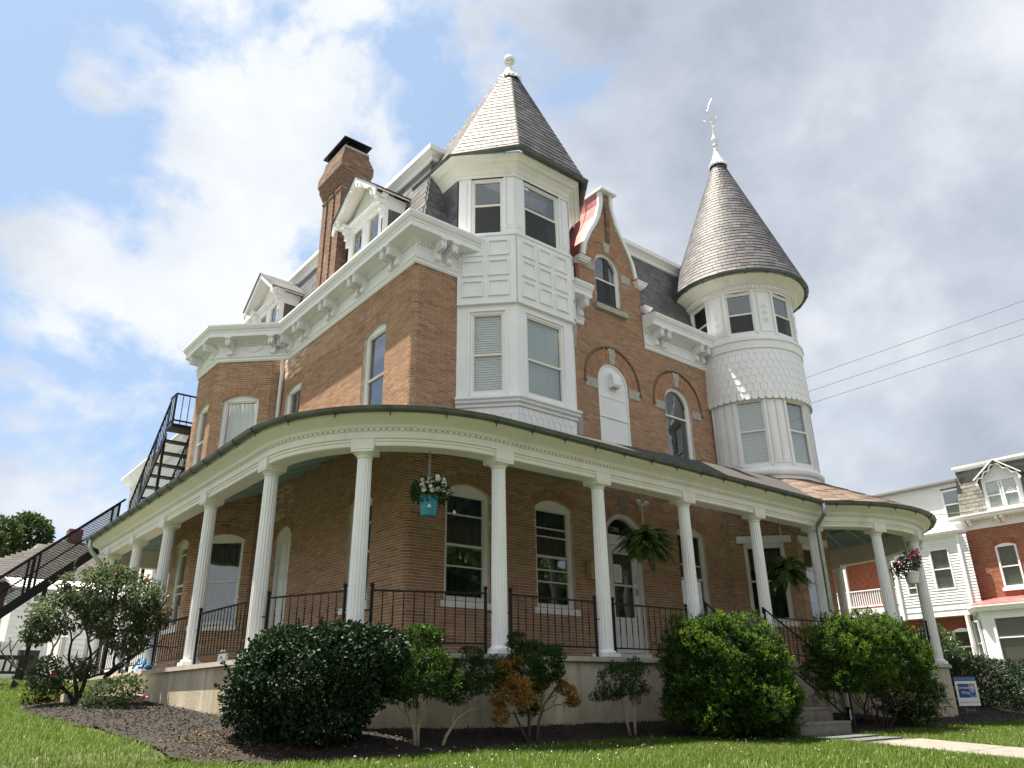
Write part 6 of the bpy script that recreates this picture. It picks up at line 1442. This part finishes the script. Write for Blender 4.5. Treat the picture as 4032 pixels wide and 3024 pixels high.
for (x, yy) in ((3.3, y), (4.62, y), (4.75, 27.0)): q = B(); q.box(x - .06, x + .06, yy - .06, yy + .06, z0 - .1, z0 + 1.16); q.add([(x - .075, yy - .075, z0 + 1.16), (x + .075, yy - .075, z0 + 1.16), (x + .075, yy + .075, z0 + 1.16), (x - .075, yy + .075, z0 + 1.16), (x, yy, z0 + 1.24)], [(0, 1, 4), (1, 2, 4), (2, 3, 4), (3, 0, 4), (3, 2, 1, 0)]); q.build('post', VIN, FN)
for k in range(12): q = B(); q.box(4.66, 4.69, y - .1 - k * .155 - .15, y - .1 - k * .155, z0 + .05, z0 + 1.1); q.build('board', VIN, FN)
def tree(loc, label, crown, nl, sz, tk=.3, group='trees beyond the rooftops'):
    x, y = loc; z0 = gz(x, y); D_ = root('tree', (x, y, z0), label, 'tree', group); q = B(); q.tube([(x, y, z0), (x + .2, y, z0 + 3), (x, y, z0 + 6)], [tk, tk * .75, tk * .5], 8); tips = []
    for k in range(7): a = rng.uniform(0, 6.28); branchy(q, (x, y, z0 + rng.uniform(3.5, 6)), (math.cos(a), math.sin(a), .9), 2.4, .11, 2, .5, .1, 2, tips)
    q.build('trunk', BARK, D_); P, Dd = lobes(crown, int(nl * 1.7), .7, .55, 2.2); n = len(P); leaves('crown', P, unit(n) + (0, 0, .7), randaxes(Dd, .8), rng.uniform(sz * .7, sz * 1.2, n), sz * .7, G_TREE, D_)
tree((4.8, 66), 'broad green tree above the far roofs at the left edge', [((3.5, 66, 9.0), (2.6, 2.5, 2.8)), ((5.8, 66, 10.0), (1.7, 2, 2.6)), ((5.2, 66, 7), (2.6, 2.4, 2.2)), ((2.2, 66, 7), (2.4, 2, 2.6)), ((6.4, 66, 11.3), (1.0, 1.2, 1.3)), ((4.4, 66, 8), (2.4, 2.4, 2.4))], 11000, .30)
tree((7.9, 68), 'rounder dark green tree with a ragged right side above the far roofs', [((7.6, 68, 10.4), (1.7, 1.8, 2.4)), ((8.5, 68, 11.8), (1.3, 1.5, 1.5)), ((8.0, 68, 8.2), (1.9, 1.8, 2.0)), ((7.9, 68, 12.6), (1.0, 1.0, .9)), ((9.0, 68, 10.8), (.9, 1, 1.3)), ((7.0, 68, 7.0), (2.0, 1.8, 1.8))], 8500, .30)

# ------------------------------------------------------------------ neighbour across the street
NX = 36.0; NB = root('neighbor_house', (38, 13, -.3), 'red brick and white clapboard house with grey mansard roof beyond the round porch', 'house')
nb = Path([(NX, 13.45), (NX, 4.5)]); nw = B(); nbr = Pieces(); nar = Pieces(); NO = [Op(13.45 - 11.97, .40, 3.9, 5.56, .10, t=.22), Op(13.45 - 8.6, .40, 3.9, 5.56, .10, t=.22)]
brickwall(nb, 2.9, 6.4, NO, nbr, nw, blen=.22, pitch=.072, joint=.014, proud=.012)
for o in NO: voussoirs(nb, o, nar, (.22,), bw=.065, proud=.008); ringbed(nw, nb, o, .22)
NW = nw.build('wall', RMORT, NB); nbr.emit('brick', RB_, NW, 200); nar.emit('arch_brick', RB_, NW, 26)
for o in NO: w = simplewin(NB, nb, o.u, o.hw, o.zs, o.zp, arch=.10); q = B(); fbox(q, nb.frame(o.u), -.48, .48, o.zs - .13, o.zs - .005, -.1, .06); q.build('sill', WHITE, w)
q = B(); q.box(36.16, 46, 4.5, 24, -.4, 6.4); q.build('inner_wall', mat('plain_red_brick', (.28, .085, .05), .9, noise=(6, .3)), NB)
q = B(); q.sweep([(40, 13.45), (NX, 13.45), (NX, 4.5)], [(-.2, 6.38), (.04, 6.38), (.06, 6.46), (.03, 6.5), (.03, 6.72), (.12, 6.76), (.36, 6.78), (.36, 6.86), (.42, 6.92), (.42, 6.98), (-.2, 7.04)]); q.build('cornice', WHITE, NB)
q = B()
for k in range(60): L = nb.frame(.1 + k * .14); fbox(q, L, -.035, .035, 6.62, 6.70, .03, .10)
q.build('dentil_band', WHITE, NB, kind='stuff')
for k in range(5):
    for s in (-.1, .1): L = nb.frame(.3 + k * 1.3 + s); q = B(); q.add(*quadpoly(lambda x, z, o, L=L: L(o, z, x), [(.03, 6.5), (.12, 6.52), (.2, 6.62), (.34, 6.66), (.34, 6.77), (.03, 6.77)], -.06, .06)); q.build('bracket', WHITE, NB)
q = B(); q.sweep([(46, 13.4), (NX, 13.4), (NX, 4.5)], [(-.02, 7.0), (-.1, 7.5), (-.28, 9.05), (-1, 9.05), (-1, 7.0)]); NR = q.build('mansard_roof', UNDER, NB)
GSL = mat('grey_slate', rough=.7, ramp=[(.13, .13, .115), (.18, .18, .16), (.10, .10, .092), (.21, .205, .18), (.15, .15, .14)], noise=(9, .25), objrand=True)
pc = Pieces()
def Pn(u, v, r): return (NX + .03 + .26 * v / 2.05, 13.42 - u, 7.02 + v)
shingle_field(pc, Pn, 0, 2.05, .165, .26, lambda v: (.12 * v / 2.0, 4.5), thick=.014, jit=.006); pc.emit('slate', GSL, NR, 100)
q = B(); q.sweep([(46, 13.4), (NX, 13.4), (NX, 4.5)], [(-.4, 9.0), (-.12, 9.02), (-.05, 9.1), (-.05, 9.2), (-.4, 9.24)]); q.build('crown_moulding', WHITE, NB)
nd = Path([(NX - .03, 12.5), (NX - .03, 10.6)]); L = nd.frame(.95); q = B(); q.add(*quadpoly(L, [(-.72, 7.02), (.72, 7.02), (.72, 8.4), (0, 8.98), (-.72, 8.4)], -.5, 0)); q.build('dormer_front', WHITE, NB)
for s in (-1, 1): simplewin(NB, Path([(NX - .075, 12.5), (NX - .075, 10.6)]), .95 + s * .325, .30, 7.1, 8.3, fr=.05, diamonds=True, meet=.47)
for s in (-1, 1):
    q = B(); q.bar(L(s * .92, 8.38, .22), L(0, 9.12, .22), .05, .09, up=(1, 0, 0)); lo = [L(s * (.88 - .84 * t), 8.30 + .68 * t - .05 * (1 + math.cos(t * 18)), .2) for t in np.linspace(0, 1, 19)]; q.tube(lo, .032, 6); q.ball(L(s * .82, 8.16, .2), .06, 8); q.build('bargeboard', WHITE, NB)
    q = B(); q.add([L(s * .95, 8.40, .26), L(0, 9.15, .26), L(0, 9.15, -.9), L(s * .95, 8.40, -.9)], [(0, 1, 2, 3)]); q.build('dormer_roof', GSL, NB)
vw = Path([(NX + .25, 21), (NX + .25, 13.25)]); clapboards(vw, 6.2, 8.62, NB, [(21 - 14.1, 21 - 13.28, 7.0, 8.36)], .105); q = B(); q.box(NX + .36, 46, 13.45, 22, 6.0, 8.6); q.build('upper_wall', SIDING, NB)
simplewin(NB, vw, 21 - 13.69, .40, 7.02, 8.32); q = B(); q.box(NX + .02, 46, 13.3, 21.3, 8.62, 8.70); q.build('upper_roof', mat('lead_roof', (.2, .2, .21), .6), NB)
vb = Path([(NX - .35, 16.55), (NX - .35, 13.62), (NX, 13.47)]); clapboards(vb, 3.45, 6.22, NB, [(16.55 - 14.92, 16.55 - 14.06, 4.0, 5.78), (16.55 - 16.15, 16.55 - 15.65, 3.9, 4.6)], .115); clapboards(vb, 2.95, 3.45, NB, (), .25)
simplewin(NB, vb, 16.55 - 14.49, .42, 4.02, 5.76); simplewin(NB, vb, 16.55 - 15.9, .24, 3.92, 4.58); q = B(); q.box(NX - .24, NX + .3, 13.75, 16.5, 2.95, 6.3); q.build('bay_wall', SIDING, NB)
q = B(); q.sweep([(NX + .3, 16.62), (NX - .37, 16.62), (NX - .37, 13.62), (NX + .05, 13.42)], [(-.1, 6.2), (.03, 6.2), (.05, 6.28), (.16, 6.33), (.18, 6.42), (-.1, 6.5)]); q.build('bay_cornice', WHITE, NB)
for yy in (13.60, 16.5): q = B(); q.bar((NX - .38, yy, 2.9), (NX - .38, yy, 6.2), .11); q.build('corner_board', WHITE, NB)
# ground floor with a bay window and red roof
q = B(); q.prism([(NX + .2, 13.95), (NX - .75, 13.2), (NX - .75, 4.5), (NX + .2, 4.5)], -.4, 3.0); q.build('bay_window_base', WHITE, NB)
gb = Path([(NX - .83, 13.2), (NX - .83, 4.5)]); simplewin(NB, gb, 1.9, 1.55, .7, 2.78, fr=.1, meet=.6); gb2 = Path([(NX + .13, 14.02), (NX - .81, 13.27)]); simplewin(NB, gb2, .55, .33, .9, 2.7)
q = B(); q.sweep([(NX + .3, 14.1), (NX - .8, 13.25), (NX - .8, 4.5)], [(-.1, 2.98), (.12, 3.0), (.16, 3.1), (.22, 3.16), (.22, 3.22), (-.1, 3.24)]); q.build('bay_cornice', WHITE, NB)
q = B(); q.add([(NX + .3, 14.3, 3.24), (NX - 1.0, 13.35, 3.24), (NX - 1.0, 4.5, 3.24), (NX + .02, 4.5, 3.55), (NX + .02, 13.55, 3.55), (NX + .2, 13.8, 3.5)], [(0, 1, 4, 5), (1, 2, 3, 4)]); q.build('bay_roof', REDMET, NB)
# balcony at the back
bw = Path([(NX + 1.1, 21.5), (NX + 1.1, 16.4)]); simplewin(NB, bw, 21.5 - 19.75, .36, 4.3, 6.0)
q = B(); q.box(NX + 1.21, 46, 16.4, 21.5, 3.5, 6.3); q.build('balcony_wall', MATS['plain_red_brick'], NB); q = B(); q.box(NX - .3, NX + 1.3, 16.6, 20.6, 3.42, 3.56); q.box(NX - .32, NX + 1.3, 16.6, 20.6, 3.12, 3.42); q.build('balcony_floor', WHITE, NB); q = B(); q.box(NX - .3, NX + 1.3, 16.4, 20.6, 6.0, 6.25); q.build('balcony_roof', WHITE, NB)
q = B()
for z in (3.68, 4.38): q.bar((NX - .2, 16.65, z), (NX - .2, 20.3, z), .08, .05)
br = q.build('balcony_rail', WHITE, NB)
for k in range(34): q = B(); y = 16.75 + k * .107; q.bar((NX - .2, y, 3.66), (NX - .2, y, 4.38), .04); q.build('baluster', WHITE, br)
for y in (16.62, 18.97, 20.3): q = B(); q.box(NX - .26, NX - .14, y - .06, y + .06, 3.5, 6.0); q.build('balcony_post', WHITE, NB)
for y in (13.9, 17.3): q = B(); q.lathe([(.11, 0), (.09, 3.3)], (NX - .4, y, -.35), 12); q.build('porch_post', WHITE, NB)
lw = Path([(NX + .05, 17.5), (NX + .05, 13.9)]); simplewin(NB, lw, 1.6, .45, 1.1, 2.35, arch=.12, blind=False); simplewin(NB, lw, 3.1, .4, 1.1, 2.35, arch=.12, blind=False)
# power lines with their poles
for x, y in ((36.6, 52), (33.4, -34)):
    z0 = gz(x, y); UP = root('utility_pole', (x, y, z0), 'wooden utility pole hidden behind the house carrying the power lines' if y > 0 else 'wooden utility pole outside the view to the right', 'pole', 'utility poles'); q = B(); q.tube([(x, y, z0), (x, y, 16)], [.17, .11], 10); q.build('shaft', BARK, UP); q = B(); q.box(x - .1, x + .1, y - .9, y + .9, 15.2, 15.32); q.build('crossarm', BARK, UP)
for z, nm in ((15.36, 'uppermost'), (14.58, 'middle'), (13.92, 'lowest')):
    q = B(); q.tube([(36.6 - 3.2 * t, 52 - 86 * t, z + .0 - .55 * math.sin(math.pi * t) + .42) for t in np.linspace(0, 1, 25)], .013, 5); o = q.build('power_line', IRON, None); tag(o, nm + ' of the three thin power lines right of the round tower', 'power line', 'power lines')
q = B(); q.tube([(33, 21, 7.4), (33.2, 16, 6.85), (33.2, 12, 6.62), (33.0, 4, 6.5)], .016, 5); o = q.build('service_wire', IRON, None); tag(o, 'black service wire crossing in front of the clapboard house', 'wire')

# ------------------------------------------------------------------ the street behind the camera, seen in the window panes
ROADM = mat('asphalt', (.10, .10, .102), .9, noise=(8, .2)); q = B(); q.add([(-90, -13.5, -1.55), (110, -13.5, -1.55), (110, -4.5, -1.25), (-90, -4.5, -1.25)], [(0, 1, 2, 3)]); q.build('road', ROADM, None, kind='structure')
q = B(); q.hexa([(-90, -4.5, -1.6), (110, -4.5, -1.6), (110, -2.9, -1.6), (-90, -2.9, -1.6), (-90, -4.5, -1.12), (110, -4.5, -1.12), (110, -2.9, -1.1), (-90, -2.9, -1.1)]); q.build('pavement', mat('pavement_concrete', (.30, .29, .27), .9, noise=(4, .2)), None, kind='structure')
for x0, x1, col, nm, lab in ((-16, -4, (.45, .45, .43), 'pale', 'pale gabled house across the street reflected in the panes'), (3, 15, (.22, .09, .06), 'brick', 'brick gabled house across the street reflected in the panes'), (24, 37, (.40, .42, .40), 'grey', 'grey gabled house across the street reflected in the panes')):
    OH = root('opposite_house', ((x0 + x1) / 2, -24, -1.6), lab, 'house', 'houses across the street'); q = B(); q.box(x0, x1, -31, -22, -1.7, 5.6); q.build('wall', mat(nm + '_facade', col, .85, noise=(3, .15)), OH)
    q = B(); xm = (x0 + x1) / 2; q.add([(x0 - .4, -21.5, 5.5), (x1 + .4, -21.5, 5.5), (xm, -21.5, 9.6), (x0 - .4, -31.5, 5.5), (x1 + .4, -31.5, 5.5), (xm, -31.5, 9.6)], [(0, 2, 5, 3), (1, 4, 5, 2), (0, 1, 2), (3, 5, 4), (0, 3, 4, 1)]); q.build('roof', GREYR, OH)
    for zz0 in (-.4, 2.8):
        for f_ in (.22, .5, .78): simplewin(OH, Path([(x1, -21.9), (x0, -21.9)]), (x1 - x0) * f_, .55, zz0, zz0 + 1.7)
for x, y, lab in ((-9, -15.5, 'leafy street tree behind the viewer near the pale house'), (-1, -16, 'leafy street tree behind the viewer beside the brick house'), (18.5, -16, 'leafy street tree behind the viewer between brick and grey houses'), (41, -16, 'leafy street tree behind the viewer past the grey house'), (-24, -14, 'leafy street tree behind the viewer farthest down the street'), (8.5, -14.5, 'leafy street tree behind the viewer in front of the brick house'), (29, -15, 'leafy street tree behind the viewer in front of the grey house')):
    tree((x, y), lab, [((x, y, 5), (3.8, 3.2, 3.3)), ((x + 2, y, 6.8), (2.8, 3, 2.4)), ((x - 2.1, y + .3, 6.4), (2.8, 3, 2.4)), ((x, y, 8.2), (2.6, 2.8, 1.9))], 7000, .50, .35, 'street trees across the road')
# ------------------------------------------------------------------ mulch chips and grass
def bedpts(poly, n):
    X0, X1 = min(p[0] for p in poly), max(p[0] for p in poly); Y0, Y1 = min(p[1] for p in poly), max(p[1] for p in poly)
    X = rng.uniform(X0, X1, n); Y = rng.uniform(Y0, Y1, n); k = inpoly_np(X, Y, poly); return X[k], Y[k]
gzv = np.vectorize(gz)
def mound(X, Y, poly):
    D_ = np.full(X.shape, 9.0)
    for i in range(len(poly)):
        a, c = np.array(poly[i]), np.array(poly[(i + 1) % len(poly)]); d = c - a; L2 = d @ d; t = np.clip(((X - a[0]) * d[0] + (Y - a[1]) * d[1]) / L2, 0, 1); D_ = np.minimum(D_, np.hypot(X - a[0] - d[0] * t, Y - a[1] - d[1] * t))
    return gzv(X, Y) + .012 + np.minimum(.07, D_ * .14)
CHIP = mat('mulch_chip', rough=.9, ramp=[(.006, .0042, .0032), (.010, .0068, .005), (.020, .013, .009), (.008, .0055, .004), (.042, .028, .018), (.009, .0062, .0048)], objrand=True)
STRAW = mat('dry_straw', rough=.85, ramp=[(.11, .065, .026), (.15, .09, .04), (.085, .048, .02)], objrand=True)
for poly, n in ((BED, 60000), (BED2, 26000)):
    X, Y = bedpts(poly, n); k = Y < 8.6 if poly is BED2 else np.ones(len(X), bool); X, Y = X[k], Y[k]; Z = mound(X, Y, poly) + rng.uniform(-.004, .016, len(X)); n2 = len(X); A = unit(n2); A[:, 2] *= .35
    o = leaves('mulch_chips', np.stack([X, Y, Z], 1), unit(n2) * .5 + (0, 0, 1), A, rng.uniform(.02, .065, n2), rng.uniform(.008, .02, n2), CHIP, None, .3); o['kind'] = 'stuff'
X, Y = bedpts([(2.5, 8.0), (4.6, 7.55), (4.3, 8.3), (3.3, 9.2), (2.7, 9.6)], 5200); Z = mound(X, Y, BED) + .012; n2 = len(X); A = unit(n2); A[:, 2] *= .3; k = rng.random(n2) < np.clip(1.1 - np.hypot(X - 3.2, Y - 8.4) / .9, 0, 1)
o = leaves('dry_clippings', np.stack([X, Y, Z], 1)[k], (unit(n2) * .4 + (0, 0, 1))[k], A[k], rng.uniform(.04, .10, k.sum()), .007, STRAW, None, .2); o['kind'] = 'stuff'
GR = leafmat('grass_blade', [(.065, .125, .012), (.09, .155, .016), (.12, .185, .026), (.055, .105, .012), (.16, .19, .055)], .5, .45, .30)
def grass(name, X, Y, hmin, hmax, w):
    n = len(X); P = np.stack([X, Y, gzv(X, Y) - .005], 1); a = rng.uniform(0, 6.28, n); lean = rng.uniform(.1, .75, n); A = np.stack([np.cos(a) * lean, np.sin(a) * lean, np.ones(n)], 1); A /= np.linalg.norm(A, axis=1, keepdims=True); S_ = np.stack([-np.sin(a), np.cos(a), np.zeros(n)], 1); hh = rng.uniform(hmin, hmax, n)[:, None]
    w = (w * rng.uniform(.7, 1.3, n))[:, None]; m = P + A * hh * .55; t = P + A * hh * .95 + np.stack([np.cos(a), np.sin(a), -.5 * np.ones(n)], 1) * hh * .28 * lean[:, None]
    V = np.stack([P - S_ * w / 2, P + S_ * w / 2, m + S_ * w * .4, m - S_ * w * .4, t], 1).reshape(-1, 3); i = np.arange(n)[:, None] * 5; F = np.concatenate([i + [[0, 1, 2]], i + [[0, 2, 3]], i + [[3, 2, 4]]], 1).reshape(-1, 3); o0 = V.mean(0)
    o = link(name, tri_mesh(name, V - o0, F), GR, None, o0); o['kind'] = 'stuff'
def clear(X, Y): return ~(inpoly_np(X, Y, BED) | inpoly_np(X, Y, BED2) | ((X > 11.15) & (X < 12.7) & (Y < 8)) | (inpoly_np(X, Y, [(3.9, 8.3), (20, 8.3), (22, 14), (22, 25), (3.9, 25)])))
parts_ = []
for (x0, x1, y0, y1, dn_) in ((-.5, 11.4, 5.6, 8.2, 3600), (8, 26, 2.6, 7.4, 1900), (-1, 3.6, 8.2, 13, 2200), (-2, 4, 13, 20, 1100), (-3, 4.5, 20, 30, 380), (22, 34, 3, 14, 160), (-3, 11, 2.5, 5.6, 700)):
    n = int((x1 - x0) * (y1 - y0) * dn_); X = rng.uniform(x0, x1, n); Y = rng.uniform(y0, y1, n); patch = .55 + .45 * np.sin(X * 2.3 + 1.3 * np.sin(Y * 1.7)) * np.sin(Y * 2.9 + X * .6); k = clear(X, Y) & (rng.random(n) < .62 + .4 * patch); X, Y = X[k], Y[k]; parts_.append((X + rng.normal(0, .035, len(X)), Y + rng.normal(0, .035, len(Y)), dn_))
Xn = np.concatenate([p[0] for p in parts_ if p[2] > 1500]); Yn = np.concatenate([p[1] for p in parts_ if p[2] > 1500]); Xf = np.concatenate([p[0] for p in parts_ if p[2] <= 1500]); Yf = np.concatenate([p[1] for p in parts_ if p[2] <= 1500])
grass('grass', Xn, Yn, .045, .10, .0065); grass('grass', Xf, Yf, .06, .11, .013)

CLO = mat('clover_white', rough=.7, ramp=[(.42, .42, .38), (.5, .5, .45)]); n = 420; X = np.concatenate([rng.uniform(4, 11, n // 2), rng.uniform(8, 18, n // 2)]); Y = np.concatenate([rng.uniform(6.2, 7.7, n // 2), rng.uniform(3.6, 6.9, n // 2)]); k = clear(X, Y) & (np.sin(X * 3.1) * np.sin(Y * 4.3) > -.1); X, Y = X[k], Y[k]; m = len(X)
o = leaves('clover_flowers', np.repeat(np.stack([X, Y, gzv(X, Y) + rng.uniform(.05, .085, m)], 1), 5, 0), unit(m * 5), unit(m * 5), .013, .011, CLO, None, .3); o['kind'] = 'stuff'
n = 260; X = rng.uniform(2.3, 11, n); Y = rng.uniform(7.4, 9.4, n); k = inpoly_np(X, Y, BED); X, Y = X[k], Y[k]; m = len(X); A = unit(m); A[:, 2] *= .2
o = leaves('fallen_leaves', np.stack([X, Y, mound(X, Y, BED) + .014], 1), unit(m) * .4 + (0, 0, 1), A, rng.uniform(.03, .06, m), rng.uniform(.018, .03, m), G_BRN, None, .3); o['kind'] = 'stuff'
